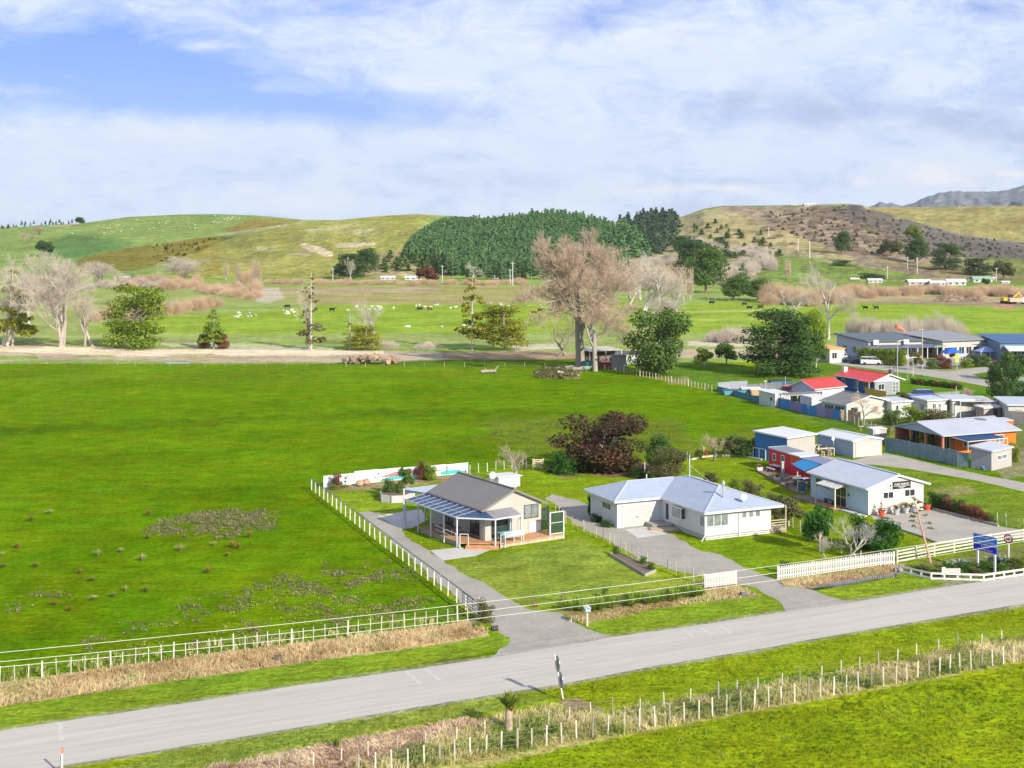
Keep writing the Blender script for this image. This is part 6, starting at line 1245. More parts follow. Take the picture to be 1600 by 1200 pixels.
def place_sign():
    # board corners from the photo; the board faces traffic, turned from the camera
    bl = Vector((41.85, 124.4, 0)); r = empty('place_name_sign', 'large blue welcome board on white posts in the roadside garden', 'sign', bl, R(-59))
    Mb = mat('sign_blue', (.005, .20, .75), .4, .05); Md = mat('sign_deep_blue', (.005, .02, .62), .4, .05)
    W = 2.5
    b = MB().box(-.15, W, -.04, 0, 2.36, 3.2).build('sign_board', Mb, r)
    l = MB().box(-.15, W, -.04, 0, 1.7, 2.33).build('sign_board', Md, r); l['label'] = 'deep blue lower board'
    e = MB()
    for z0, z1 in ((1.7, 2.33), (2.36, 3.2)):
        e.box(-.15, W, -.05, -.042, z1-.03, z1); e.box(-.15, W, -.05, -.042, z0, z0+.03); e.box(-.15, -.12, -.05, -.042, z0, z1); e.box(W-.03, W, -.05, -.042, z0, z1)
    e.build('sign_border', M_white, b)
    text(b, 'WELCOME TO', 'b0', -.05, -.15, W, 2.96, .27, M_white, .72); text(b, 'PORANGAHAU', 'b0', -.05, -.15, W, 2.6, .29, M_white, .82)
    text(l, 'DRIVE', 'b0', -.05, -.15, W, 2.15, .2, M_white, .32); text(l, 'CAREFULLY', 'b0', -.05, -.15, W, 1.88, .22, M_white, .62)
    for x in (.25, W-.35): MB().box(x-.08, x+.08, .005, .14, 0, 3.0).build('post', M_paling, r)
place_sign()
def mailbox():
    r = empty('mailbox', 'pale mailbox on a post at the driveway mouth', 'mailbox', P(917.5, 978), .2)
    MB().box(-.06, .06, -.06, .06, 0, 1.15).build('post', M_postw, r)
    m = MB(); m.hexa([(-.2, -.3, 1.15), (.2, -.3, 1.15), (.2, .3, 1.15), (-.2, .3, 1.15)], [(-.2, -.3, 1.42), (.2, -.3, 1.42), (.2, .3, 1.42), (-.2, .3, 1.42)]); m.build('box', mat('mailbox_blue', (.35, .45, .60), .5), r)
    m = MB(); m.slab([(-.25, -.34, 1.44), (0, -.34, 1.56), (0, .34, 1.56), (-.25, .34, 1.44)], .03); m.slab([(0, -.34, 1.56), (.25, -.34, 1.44), (.25, .34, 1.44), (0, .34, 1.56)], .03); m.build('lid', M_white, r)
mailbox()
st = empty('marker_stake', 'short pale stake beside the mailbox', 'stake', P(893, 972), 0); MB().box(-.04, .04, -.04, .04, 0, .5).build('stake', M_postw, st); bpy.data.objects[-1] if False else None
pk = empty('info_board', 'low white notice board behind the garden rail fence', 'notice board', P(1485, 905), R(0))
MB().box(-.75, -.45, -.05, .05, 0, 1.05).build('post', M_paling, pk); MB().box(.75, .85, -.05, .05, 0, .95).build('post', M_paling, pk); MB().box(-.44, .74, -.03, .03, .5, .95).build('board', mat('aged_board', (.52, .48, .42), .7, .1), pk)
# culvert ends and small roadside bits
def culvert(x, y, lab, rz, c=(.05, .05, .05)):
    r = empty('culvert_pipe', lab, 'pipe', P(x, y), rz); n = 14
    q = MB(); o = [(-.15, .2*math.cos(2*math.pi*i/n), .15+.2*math.sin(2*math.pi*i/n)) for i in range(n)]; i_ = [(x_, y_*.82, .15+(z_-.15)*.82) for x_, y_, z_ in o]
    b = [(.35, y_, z_) for _, y_, z_ in o]; bi = [(.35, y_, z_) for _, y_, z_ in i_]
    vs = o+i_+b+bi; fs = []
    for k in range(n):
        j = (k+1) % n; fs += [(k, j, n+j, n+k), (k, 2*n+k, 2*n+j, j), (n+k, n+j, 3*n+j, 3*n+k), (2*n+k, 3*n+k, 3*n+j, 2*n+j)]
    q.add(vs, fs); q.build('pipe_wall', mat('culvert', c, .7, .2), r)
culvert(771, 985, 'black culvert mouth in the bank at the driveway edge', R(15)); culvert(1163, 931, 'small dark pipe end lying on the dry verge', R(200), (.12, .12, .13)); culvert(437, 1031, 'dark pipe end hidden in the dry grass strip', R(200), (.07, .07, .08))
culvert(1403, 893, 'bluish concrete culvert block at the end of the picket fence', R(190), (.25, .28, .33))
# raised timber planter on the front lawn
pb = empty('planter_bed', 'narrow timber edged garden bed on the front lawn', 'garden bed', P(988, 888), 0)
o = Vector(P(988, 888)); cs = [Vector(P(x, y))-o for x, y in ((953, 868.5), (967, 867), (1025, 894), (1008, 901))]
m = MB(); [m.bar(cs[i]+Vector((0, 0, .14)), cs[(i+1) % 4]+Vector((0, 0, .14)), .07, .28) for i in range(4)]; m.build('edging', M_greyt, pb)
MB().hexa([c*.97 for c in cs], [c*.97+Vector((0, 0, .2)) for c in cs]).build('soil', M_soil, pb)
# round raised bed at the gable house
rb = empty('raised_bed', 'pale walled raised bed beside the shade sail', 'garden bed', P(622, 780), 0)
m = MB(); o = Vector(P(622, 780)); cc = [Vector(P(*p))-o for p in ((594, 779), (597, 784), (612, 786), (632, 785), (648, 779), (640, 772), (612, 771))]
for i in range(len(cc)): m.bar(cc[i]+Vector((0, 0, .4)), cc[(i+1) % len(cc)]+Vector((0, 0, .4)), .08, .8)
m.build('bed_wall', mat('pale_panel', (.50, .46, .48), .7, .08), rb); MB().hexa([c*.98 for c in cc], [c*.98+Vector((0, 0, .7)) for c in cc]).build('soil', M_soil, rb)
for i in (0, 1, 2, 3): MB().box(cc[i].x-.06, cc[i].x+.06, cc[i].y-.1, cc[i].y+.02, 0, .85).build('post', M_greyt, rb)
for i, (x, y, lab) in enumerate(((562, 760, 'round tan pot, left of the pair by the mural wall'), (572, 758, 'round terracotta pot, right of the pair by the mural wall'))):
    p_ = empty('garden_pot', lab, 'pot', P(x, y)); MB().lathe((0, 0, 0), [(.25, 0), (.5, .25), (.5, .45), (.36, .62), (.38, .68)], 14).build('pot_body', mat('pot_clay', ((.42, .30, .20), (.45, .26, .20))[i], .8, .1), p_); MB().lathe((0, 0, .6), [(.36, 0), (.36, .03)], 14).build('soil', M_soil, p_)
# garden seat below the dark tree
gs = empty('garden_bench', 'white ended bench with yellow seat under the dark red tree', 'bench', P(937, 737), R(-4))
for x in (-.62, .62): MB().box(x-.12, x+.12, -.2, .2, 0, .42).build('leg', M_white, gs)
MB().box(-.8, .8, -.22, .22, .42, .52).build('seat', mat('yellow_slab', (.60, .55, .12), .6), gs)
cm = empty('concrete_edging', 'curved pale concrete kerb along the cafe lawn', 'edging', (0, 0, 0)); m = MB(); q = [P(*p) for p in ((1080, 719), (1100, 714.5), (1130, 712.5), (1155, 713), (1190, 719.5))]
for a, b in zip(q[:-1], q[1:]): m.bar((a[0], a[1], .1), (b[0], b[1], .1), .25, .22)
m.build('kerb', M_conc, cm)
sl = empty('timber_edging', 'dark sleeper edging between the hedge and the car park', 'edging', (0, 0, 0)); m = MB(); q = [P(*p) for p in ((1455, 796), (1500, 807), (1560, 823))]
for a, b in zip(q[:-1], q[1:]): m.bar((a[0], a[1], .12), (b[0], b[1], .12), .2, .25)
m.build('sleeper', M_greyt, sl)
sl = empty('timber_edging', 'dark sleeper edging on the near side of the car park', 'edging', (0, 0, 0)); m = MB(); q = [P(*p) for p in ((1390, 822), (1415, 831), (1440, 839), (1466, 850))]
for a, b in zip(q[:-1], q[1:]): m.bar((a[0], a[1], .08), (b[0], b[1], .08), .2, .18)
m.build('sleeper', M_greyt, sl)
wp = fence('garden_fence', 'white pipe rail fence beside the right edge car park', [(1575, 618), (1600, 620), (1650, 624)], 2, 1.0, M_paling, (.04, .04), (.5, .95), wr=.03)
# plant pots by the cafe
M_potr = mat('red_pot', (.70, .09, .06), .5, .05); M_potg = mat('grey_pot', (.42, .45, .50), .6, .05)
POTS = [(1377.5, 807, 'r', 'red pot with twiggy plant, left one at the cafe wall'), (1400.5, 804.5, 'g', 'grey pot with yellow grass, first from the left red pot'), (1415.5, 802, 'g', 'grey pot with rusty grass, middle of the cafe wall'), (1429, 801, 'g', 'grey pot behind the leaning flower stalk'), (1449, 797, 'r', 'red pot with green shrub, right one at the cafe corner'), (1187, 737, 'w', 'white square tub at the far deck corner'), (1214.5, 752.5, 'w', 'white tub with rusty grass near the lone deck post')]
for x, y, c, lab in POTS:
    t = empty('plant_pot', lab, 'plant pot', P(x, y)); m = MB()
    if c == 'w': m.hexa([(-.28, -.28, 0), (.28, -.28, 0), (.28, .28, 0), (-.28, .28, 0)], [(-.36, -.36, .6), (.36, -.36, .6), (.36, .36, .6), (-.36, .36, .6)])
    else: m.lathe((0, 0, 0), [(.24, 0), (.36, .52), (.40, .55), (.40, .62)], 14)
    m.build('pot_body', {'r': M_potr, 'g': M_potg, 'w': M_white}[c], t); MB().lathe((0, 0, .6), [(.30, 0), (.30, .03)], 12).build('soil', M_soil, t)
# ---------------------------------------------------------------- poles and wires
def pole(x, y, h, label, name='utility_pole', arms=((.6, 1.2),), m=M_postw, r0=.13, lamp=False, hill=None):
    p = HP(hill, x, y) if hill else P(x, y)
    t = empty(name, label, 'pole', p, .3); MB().tube((0, 0, -1), (0, 0, h), r0, r0*.7).build('pole', m, t)
    for dz, w in arms: MB().box(-w, w, -.06, .06, h-dz-.06, h-dz+.06).build('cross_arm', m, t)
    if lamp: MB().tube((0, 0, h-.1), (1.2, 0, h+.2), .04).box(1.0, 1.6, -.12, .12, h+.12, h+.24).build('lamp_head', M_rail, t)
    return t
pole(1402, 588, 7.2, 'pale grey street light pole behind the red roofed cottage', 'street_light', arms=(), m=M_rail, lamp=True)
pole(1418, 594, 6.0, 'thin pale pole right of the cottage chimney', arms=(), m=M_rail, r0=.07); pole(1426.5, 588, 4.2, 'street name post with white arm behind the cottage', 'street_sign', arms=((.3, .8),), m=M_paling, r0=.07)
pole(1441, 577, 9.0, 'old timber power pole in front of the school', arms=((.4, 1.0),), m=mat('old_pole', (.45, .38, .28), .9, .15), r0=.17)
pole(1495, 578, 5.5, 'tall pole beside the dark red shrub at the school', arms=(), m=M_rail, r0=.06)
pole(1196, 628, 3.8, 'white pole beside the small garden shed', arms=((.15, .3),), m=M_oldw, r0=.08); pole(1227, 612, 2.8, 'thin white pole left of the crimson roof', arms=(), m=M_oldw, r0=.06)
pole(1494, 626, 2.6, 'short white pole on the flat roofed cabins', arms=(), m=M_oldw, r0=.08)
pole(1247, 393, 9, 'white power pole on the hillside, lower left one', hill='east', m=M_paling, r0=.3); pole(1265, 403, 11, 'white twin power pole on the hillside, by the dark conifer', hill='east', m=M_paling, r0=.35); pole(1201, 371, 8, 'white power pole high on the pale hill spur', hill='east', m=M_paling, r0=.3)
pole(1418, 421, 8, 'thin pale pole right of the dark round pines', hill='east', m=M_paling, r0=.2); pole(1433, 428, 10, 'pale power pole above the white school wings', hill='east', m=M_paling, r0=.25); pole(1386.5, 438, 8, 'pale pole by the grey roofed house', m=M_paling, r0=.2); pole(1557, 441, 8, 'pale pole beside the green roofed house', m=M_paling, r0=.2)
pole(520, 438, 7, 'thin pale pole left of the dark tree clump', m=M_paling, r0=.18); pole(691, 444, 10, 'pale power pole right of the orange shrub', m=M_paling, r0=.2); pole(797, 444, 8, 'pale power pole under the plantation, left one', m=M_paling, r0=.2); pole(801, 446, 12, 'taller pale power pole under the plantation', m=M_paling, r0=.2); pole(246, 437, 9, 'thin pole left of the round bare tree', m=M_greyt, r0=.2)
ys = empty('school_sign', 'yellow green school crossing sign on a white post', 'sign', P(1495, 577.5), 0); MB().tube((0, 0, 0), (0, 0, 1.8), .09).build('post', M_white, ys); MB().box(-.35, .35, -.1, -.05, 1.6, 3.4).build('sign_plate', mat('hi_vis', (.50, .75, .05), .4), ys)
def wires():
    A = Vector((-48.0, 63.6, 0)); B = Vector((75.0, 124.0, 0))
    pl = []
    for p, lab in ((A, 'timber power pole beyond the left frame edge'), (B, 'timber power pole beyond the right frame edge')):
        t = empty('utility_pole', lab, 'pole', p, R(26)); MB().tube((0, 0, 0), (0, 0, 9.4), .17, .12).build('pole', M_postg, t)
        MB().box(-.06, .06, -1.2, 1.2, 8.9, 9.02).build('cross_arm', M_greyt, t)
    M_wire = mat('overhead_cable', (.66, .64, .56), .4, .03)
    P0 = lambda x, y, Y: Vector(((x-800)*Y/F, Y, H+(HOR-y)*Y/F))
    # each cable passes through three photo points at its own distance
    for i, (yl, ym, yr, dY, lab) in enumerate(((1019.6, 935.5, 827, 0, 'uppermost of the three pale cables crossing the picture'), (1034, 949, 835.5, -.9, 'middle one of the three pale cables crossing the picture'), (1042.5, 960, 845.5, -.9, 'lowest of the three pale cables crossing the picture'))):
        a = P0(0, yl, 74.5+dY); m = P0(800, ym, 87.0+dY); b = P0(1600, yr, 104.6+dY)
        # quadratic in t along x
        ta = 0; tb = 1; tm = (m.x-a.x)/(b.x-a.x)
        def q(t):
            l0 = (t-tm)*(t-1)/((0-tm)*(0-1)); l1 = t*(t-1)/(tm*(tm-1)); l2 = t*(t-tm)/(1*(1-tm)); z = a.z*l0+m.z*l1+b.z*l2
            xy = a.lerp(b, t); return Vector((xy.x, xy.y, z))
        # keep the shape: recompute z so that the middle point projects right on the straight plan line
        xm = a.lerp(b, tm); m = Vector((xm.x, xm.y, H+(HOR-ym)*xm.y/F))
        cu = MB(); t0 = (A.x-a.x)/(b.x-a.x); t1 = (B.x-a.x)/(b.x-a.x); N_ = 40; pts = [q(t0+(t1-t0)*k/N_) for k in range(N_+1)]
        for p, r in zip(pts[:-1], pts[1:]): cu.tube(p, r, .015, k=5)
        tag(cu.build('power_cable', M_wire), lab, 'cable', 'overhead cables along the road')
wires()
# ---------------------------------------------------------------- vegetation
def quads(c, nrm, s, rg, asp=1.0):
    """square-ish leaf clumps at centres c facing nrm, half size s"""
    n = len(c); r = rg.normal(size=(n, 3)); u = np.cross(nrm, r); u /= np.linalg.norm(u, axis=1, keepdims=True)+1e-9; v = np.cross(nrm, u); v /= np.linalg.norm(v, axis=1, keepdims=True)+1e-9
    s = np.asarray(s).reshape(-1, 1)*np.ones((n, 1)); a = s*asp
    k = rg.uniform(.5, 1.2, (n, 4))
    V = np.stack([c-u*s*k[:, :1], c-v*a*k[:, 1:2], c+u*s*k[:, 2:3], c+v*a*k[:, 3:4]], 1)
    return V.reshape(-1, 3), np.arange(n*4).reshape(n, 4)
def crown(blobs, n, s, rg, up=.3, shell=.72, asp=1.0, tb=.5, tv=.18, droop=0):
    """leaf clumps through a set of ellipsoids (x,y,z,rx,ry,rz[,tint])"""
    B = np.array([b[:6] for b in blobs], float); bt = np.array([b[6] if len(b) > 6 else tb+rg.uniform(-.12, .12) for b in blobs])
    wgt = (B[:, 3]*B[:, 4]*B[:, 5])**(.67); wgt /= wgt.sum(); k = rg.choice(len(B), n, p=wgt)
    d = rg.normal(size=(n, 3)); d /= np.linalg.norm(d, axis=1, keepdims=True)
    rad = np.where(rg.random(n) < .75, rg.uniform(shell, 1.05, n), rg.uniform(.2, shell, n))[:, None]
    c = B[k, :3]+d*B[k, 3:6]*rad
    nr = d*.8+rg.normal(size=(n, 3))*.55; nr[:, 2] += up; nr /= np.linalg.norm(nr, axis=1, keepdims=True)
    V, Q = quads(c, nr, s*rg.uniform(.6, 1.35, n), rg, asp)
    t = np.clip(bt[k]+rg.normal(size=n)*tv, 0, 1)
    return V, Q, t
def segs_mesh(S, k=3):
    """S: (n,8) x0 y0 z0 x1 y1 z1 r0 r1 -> prism tubes"""
    S = np.asarray(S, float); p, q = S[:, :3], S[:, 3:6]; d = q-p; d /= np.linalg.norm(d, axis=1, keepdims=True)+1e-9
    up = np.where(np.abs(d[:, 2:3]) < .9, np.array([[0, 0, 1.]]), np.array([[1., 0, 0]])); x = np.cross(d, up); x /= np.linalg.norm(x, axis=1, keepdims=True)+1e-9; y = np.cross(d, x)
    an = 2*np.pi*np.arange(k)/k; ring = np.cos(an)[None, :, None]*x[:, None]+np.sin(an)[None, :, None]*y[:, None]
    V = np.concatenate([p[:, None]+ring*S[:, 6][:, None, None], q[:, None]+ring*S[:, 7][:, None, None]], 1).reshape(-1, 3)
    b = (np.arange(len(S))*2*k)[:, None, None]; i = np.arange(k); f = np.stack([i, (i+1) % k, k+(i+1) % k, k+i], -1)[None]
    return V, (b+f).reshape(-1, 4)
def branches(rg, h, spread, levels=5, r0=.03, trunk=.25, kids=(3, 4), up=.35, ang=.6, droop=0., gn=1.0, stems=1, wob=.12, twig=1.0):
    S = []
    def grow(p, d, L, r, lv):
        n = 3 if lv < 2 else 2; pts = [p]
        for i in range(n):
            d = d+rg.normal(size=3)*(wob if lv else wob*.25); d[2] += (up*.18 if lv > 0 else .1)-droop*.12*lv; d /= np.linalg.norm(d)
            q = pts[-1]+d*L/n; ra = r*(1-.35*i/n); rb = r*(1-.35*(i+1)/n); S.append((*pts[-1], *q, ra, rb, lv)); pts.append(q)
        if lv >= levels: return
        m = rg.integers(kids[0], kids[1]+1)
        if lv >= levels-2: m += 1
        for j in range(m):
            t = 1.0 if j == 0 else rg.uniform(.35, 1.0); idx = min(n-1, int(t*n)); b = pts[idx]+(pts[idx+1]-pts[idx])*(t*n-idx) if t < 1 else pts[-1]
            a = rg.uniform(0, 2*np.pi); sp = ang*rg.uniform(.6, 1.3)*(1 if j else .5)*spread
            e = np.cross(d, rg.normal(size=3)); e /= np.linalg.norm(e)+1e-9; nd = d*np.cos(sp)+e*np.sin(sp)
            nd[2] = nd[2]+.12*up; nd /= np.linalg.norm(nd)
            grow(b, nd, L*rg.uniform(.58, .8), r*.62*(.9 if j == 0 else .75), lv+1)
    for s in range(stems):
        d = np.array([0, 0, 1.])+(rg.normal(size=3)*.28 if stems > 1 else 0); d = d/np.linalg.norm(d)
        grow(np.array([rg.normal()*.02*h*(stems > 1), rg.normal()*.02*h*(stems > 1), 0.]), d, h*trunk, h*r0/(stems**.4), 0)
    S = np.array(S); z = (S[:, 5]).max(); f = h/z; S[:, :6] *= f; return S
BARK = mat('bark_grey', (.34, .30, .25), .9, .2, 2, obj_rand=.1); BARKP = mat('bark_pale', (.50, .45, .40), .9, .12, 2, obj_rand=.06); BARKD = mat('bark_brown', (.20, .15, .11), .9, .2, 2)
TWIGP = mat('twigs_pale', (.58, .50, .42), .9, .12, 1.5, obj_rand=.06); TWIGB = mat('twigs_brown', (.56, .42, .32), .9, .12, 1.5, obj_rand=.08); TWIGR = mat('twigs_rust', (.58, .41, .28), .9, .15, .6, obj_rand=.08); TWIGG = mat('twigs_olive', (.40, .36, .18), .9, .15, 1)
def leafmat(name, ramp, tr=.45, var=.15, sc_=.8, rand=.08): return mat(name, (0, 0, 0), .75, var, sc_, tintcol=ramp, trans=tr, spec=.2, obj_rand=rand)
L_dark = leafmat('leaf_dark', [(0, (.04, .08, .028)), (.5, (.075, .15, .04)), (1, (.15, .235, .055))])
L_mac = leafmat('leaf_macrocarpa', [(0, (.10, .17, .016)), (.5, (.22, .33, .025)), (1, (.42, .50, .05))])
L_gold = leafmat('leaf_golden', [(0, (.13, .16, .018)), (.5, (.31, .34, .035)), (1, (.55, .47, .055))])
L_green = leafmat('leaf_green', [(0, (.05, .11, .03)), (.5, (.12, .215, .045)), (1, (.26, .35, .08))])
L_gloss = leafmat('leaf_glossy', [(0, (.02, .07, .015)), (.5, (.05, .16, .02)), (1, (.14, .30, .04))])
L_olive = leafmat('leaf_olive', [(0, (.08, .09, .03)), (.5, (.17, .17, .06)), (1, (.32, .28, .13))])
L_red = leafmat('leaf_dark_red', [(0, (.03, .06, .02)), (.35, (.07, .08, .03)), (.6, (.15, .065, .045)), (1, (.27, .115, .08))])
L_pine = leafmat('leaf_pine', [(0, (.08, .17, .08)), (.5, (.15, .28, .105)), (1, (.24, .40, .13))], .4)
L_rust = leafmat('leaf_rust', [(0, (.12, .05, .03)), (.5, (.25, .10, .06)), (1, (.38, .2, .10))])
L_yg = leafmat('leaf_yellow_green', [(0, (.11, .17, .02)), (.5, (.23, .31, .04)), (1, (.42, .44, .07))])
L_agave = leafmat('leaf_agave', [(0, (.10, .18, .18)), (.5, (.22, .32, .32)), (1, (.45, .50, .42))], 0)
TPL = {}
def tpl(key, f):
    if key not in TPL: TPL[key] = f()
    return TPL[key]
def mk(name, V, Q, t): return mesh_np(name, V, f4=Q, tint=t)
# templates are built at unit height 1 and spread about 1, scaled per tree
def T_broad(seed, nb=14, n=2600, trunk=.22, s=.034, flat=1.0, low=.15, rad=.36, fat=1.0):
    rg = np.random.default_rng(seed); bl = []
    for i in range(nb):
        a = rg.uniform(0, 6.28); q = rg.uniform(0, 1)**.6*rad; z = rg.uniform(low+.12, .86); k = np.sqrt(max(.15, 1-((z-.52)/.52)**2)); r = rg.uniform(.10, .19)*fat
        bl.append((q*np.cos(a)*k, q*np.sin(a)*k, z, r*1.15, r*1.15, r*.85*flat))
    V, Q, t = crown(bl, n, s, rg)
    S = [(0, 0, -.02, 0, 0, .45, .035, .022, 0)]
    for b in bl[:9]: S.append((0, 0, rg.uniform(.15, .4), b[0], b[1], b[2], .014, .004, 1))
    sv, sq = segs_mesh(np.array(S)[:, :8], 6)
    return mk('crown', V, Q, t), mesh_np('trunk', sv, f4=sq)
def T_mac(seed, n=1700, s=.04):                 # layered macrocarpa: flattened sprays at branch ends
    rg = np.random.default_rng(seed); bl = []; S = [(0, 0, -.02, 0, 0, .9, .035, .01, 0)]
    for i in range(46):
        z = rg.uniform(.08, .95); a = rg.uniform(0, 6.28); w = .44*(1-z*.45)*rg.uniform(.55, 1.05); r = rg.uniform(.09, .16)
        x, y = w*np.cos(a), w*np.sin(a); zz = z+rg.uniform(-.02, .05); bl.append((x, y, zz, r*1.5, r*1.5, r*.55)); S.append((0, 0, max(.03, z-.08), x, y, zz, .012, .004, 1))
    V, Q, t = crown(bl, n, s, rg, up=.9); sv, sq = segs_mesh(np.array(S)[:, :8], 5); return mk('crown', V, Q, t), mesh_np('trunk', sv, f4=sq)
def T_conifer(seed, n=1100, s=.035, sparse=0.0, w=.3):
    rg = np.random.default_rng(seed); bl = []; S = [(0, 0, -.02, 0, 0, .97, .022, .004, 0)]
    for i in range(int(60*(1-sparse))):
        z = rg.uniform(.10, .97); a = rg.uniform(0, 6.28); L = w*(1.05-z)**.8*rg.uniform(.6, 1.1)
        for f in (.55, 1.0):
            r = .02+.05*(1-z)*rg.uniform(.7, 1.3); bl.append((L*f*np.cos(a), L*f*np.sin(a), z-.02*f, r*1.3, r*1.3, r*.6))
        S.append((0, 0, z, L*np.cos(a), L*np.sin(a), z-.02, .006, .002, 1))
    V, Q, t = crown(bl, n, s, rg, up=.5); sv, sq = segs_mesh(np.array(S)[:, :8], 4); return mk('crown', V, Q, t), mesh_np('trunk', sv, f4=sq)
def T_bare(seed, levels=6, stems=1, spread=1.0, twk=3, **k):
    rg = np.random.default_rng(seed); S = branches(rg, 1.0, spread, levels, stems=stems, **k)
    thick = S[:, 8] <= 2; a, b = S[thick], S[~thick]
    a = a.copy(); b = b.copy(); b[:, 6] = np.maximum(b[:, 6]*.8, .0008); b[:, 7] = np.maximum(b[:, 7]*.8, .0006)
    va, fa = segs_mesh(a[:, :8], 6); vb, fb = segs_mesh(b[:, :8], twk); return mesh_np('twigs', vb, f4=fb), mesh_np('trunk', va, f4=fa)
def T_poplar(seed):
    rg = np.random.default_rng(seed); S = [(0, 0, 0, 0, 0, 1, .02, .004)]
    for i in range(170):
        z = rg.uniform(.05, .9); a = rg.uniform(0, 6.28); L = rg.uniform(.1, .3)*(1-.4*z); r = .05+.05*(1-abs(z-.4)); x, y = np.cos(a)*r, np.sin(a)*r
        S.append((0, 0, z, x, y, z+L*.5, .005, .003)); S.append((x, y, z+L*.5, x*1.1, y*1.1, z+L, .003, .002))
        for k in range(2): S.append((x, y, z+L*.5, x*rg.uniform(.8, 1.7), y*rg.uniform(.8, 1.7), z+L*rg.uniform(.7, 1.1), .002, .0012))
    v, f = segs_mesh(np.array(S[1:]), 3); tv, tf = segs_mesh(np.array(S[:1]), 6); return mesh_np('twigs', v, f4=f), mesh_np('trunk', tv, f4=tf)
def T_thicket(seed, n=300):                     # dome of upright twigs
    rg = np.random.default_rng(seed); S = []
    for i in range(n):
        a = rg.uniform(0, 6.28); q = np.sqrt(rg.uniform(0, 1)); bx, by = .35*q*np.cos(a), .35*q*np.sin(a); top = np.sqrt(max(.05, 1-q*q*.8))*rg.uniform(.5, 1.05); ex, ey = bx*1.35, by*1.35
        mid = (bx*1.1+rg.normal()*.02, by*1.1+rg.normal()*.02, top*.5); S.append((bx, by, 0, *mid, .005, .003)); S.append((*mid, ex+rg.normal()*.03, ey+rg.normal()*.03, top, .003, .001))
        for k in range(4): S.append((*mid, ex+rg.normal()*.07, ey+rg.normal()*.07, top*rg.uniform(.7, .98), .002, .0008))
    v, f = segs_mesh(np.array(S), 3); return mesh_np('twigs', v, f4=f), None
def T_blades(seed, n=60, w=.03, curve=.5, spread=.5):
    rg = np.random.default_rng(seed); V = []; Q = []; t = []
    for i in range(n):
        a = rg.uniform(0, 6.28); L = rg.uniform(.6, 1.0); lean = rg.uniform(.1, 1.0)*spread; u = np.array([np.cos(a), np.sin(a), 0]); s = np.array([-u[1], u[0], 0])*w; tt = rg.uniform(0, 1); prev = None
        for j in range(5):
            f = j/4; p = u*(lean*f*f*curve*1.4+lean*f*.5)*L+np.array([0, 0, L*(f-lean*.45*f*f)]); ww = s*(1-f)**.6*(1 if j < 4 else .1); b = len(V)
            V += [p-ww, p+ww]
            if prev is not None: Q.append((prev, prev+1, b+1, b)); t.append(tt)
            prev = b
    return mesh_np('blades', V, f4=Q, tint=t), None
def tree(name, label, cat, x, y, hpx, wpx, tk, leaf, bark, group=None, hill=None, rot=None, names=('crown', 'trunk'), single=False, z=0):
    p = Vector(HP(hill, x, y)) if hill else Vector(P(x, y)); k = p.y/F; p.z += z
    cm, tm = tpl(tk, TK[tk]); h = hpx*k; w = wpx*k
    co = np.empty(len(cm.vertices)*3, np.float32); cm.vertices.foreach_get('co', co); co = co.reshape(-1, 3)
    wx = max(.05, np.percentile(co[:, 0], 99)-np.percentile(co[:, 0], 1)); hz = np.percentile(co[:, 2], 99.7)
    sc_ = (w/wx, w/wx, h/hz)
    r = bpy.data.objects.new(name, None); C.objects.link(r); tag(r, label, cat, group); r.location = p; r.rotation_euler = (0, 0, (rot if rot is not None else random.uniform(-.5, .5))); r.scale = sc_
    key = (tk, leaf.name)
    if key not in TPL: c = cm.copy() if len(cm.materials) else cm; c.materials.clear(); c.materials.append(leaf); TPL[key] = c
    o = bpy.data.objects.new(names[0], TPL[key]); C.objects.link(o); o.parent = r
    if tm is not None:
        key = (tk, bark.name, 't')
        if key not in TPL: c = tm.copy() if len(tm.materials) else tm; c.materials.clear(); c.materials.append(bark); TPL[key] = c
        o = bpy.data.objects.new(names[1], TPL[key]); C.objects.link(o); o.parent = r
    return r
TK = {'broad1': lambda: T_broad(1), 'broad2': lambda: T_broad(2, 18, 3200), 'broad3': lambda: T_broad(3, 12, 2200, low=.05), 'bush1': lambda: T_broad(4, 12, 2800, low=-.05, rad=.30, s=.033, fat=1.55), 'bush2': lambda: T_broad(5, 14, 2800, low=-.05, rad=.34, s=.033, fat=1.5),
      'big': lambda: T_broad(6, 34, 9000, low=.02, s=.019, rad=.42), 'big2': lambda: T_broad(16, 30, 6500, low=.10, s=.022, rad=.40), 'mac1': lambda: T_mac(7, 9000, .0175), 'mac2': lambda: T_mac(8, 7000, .020), 'con1': lambda: T_conifer(9, 2200, .024), 'con2': lambda: T_conifer(10, 2400, .020, .35, .34), 'con3': lambda: T_conifer(11, 500, .022, .55, .22),
      'bare1': lambda: T_bare(12, 6, kids=(3, 4)), 'bare2': lambda: T_bare(13, 6, stems=3, trunk=.32), 'bare3': lambda: T_bare(14, 5, stems=2, kids=(3, 4)), 'bare4': lambda: T_bare(15, 5, trunk=.3), 'bigbare': lambda: T_bare(23, 7, trunk=.27, r0=.036, kids=(3, 4), up=.5, ang=.66), 'bigbare2': lambda: T_bare(24, 7, trunk=.22, r0=.028, kids=(3, 4), up=.2, ang=.8, droop=.2),
      'pop': lambda: T_poplar(17), 'thick1': lambda: T_thicket(18), 'thick2': lambda: T_thicket(19), 'blade1': lambda: T_blades(20), 'blade2': lambda: T_blades(21, 26, .09, .4, .8), 'blade3': lambda: T_blades(27, 90, .05, .6, 1.1), 'pine_u': lambda: T_conifer(22, 230, .085, .3, .26), 'ground': lambda: T_blades(25, 130, .04, .6, .9)}
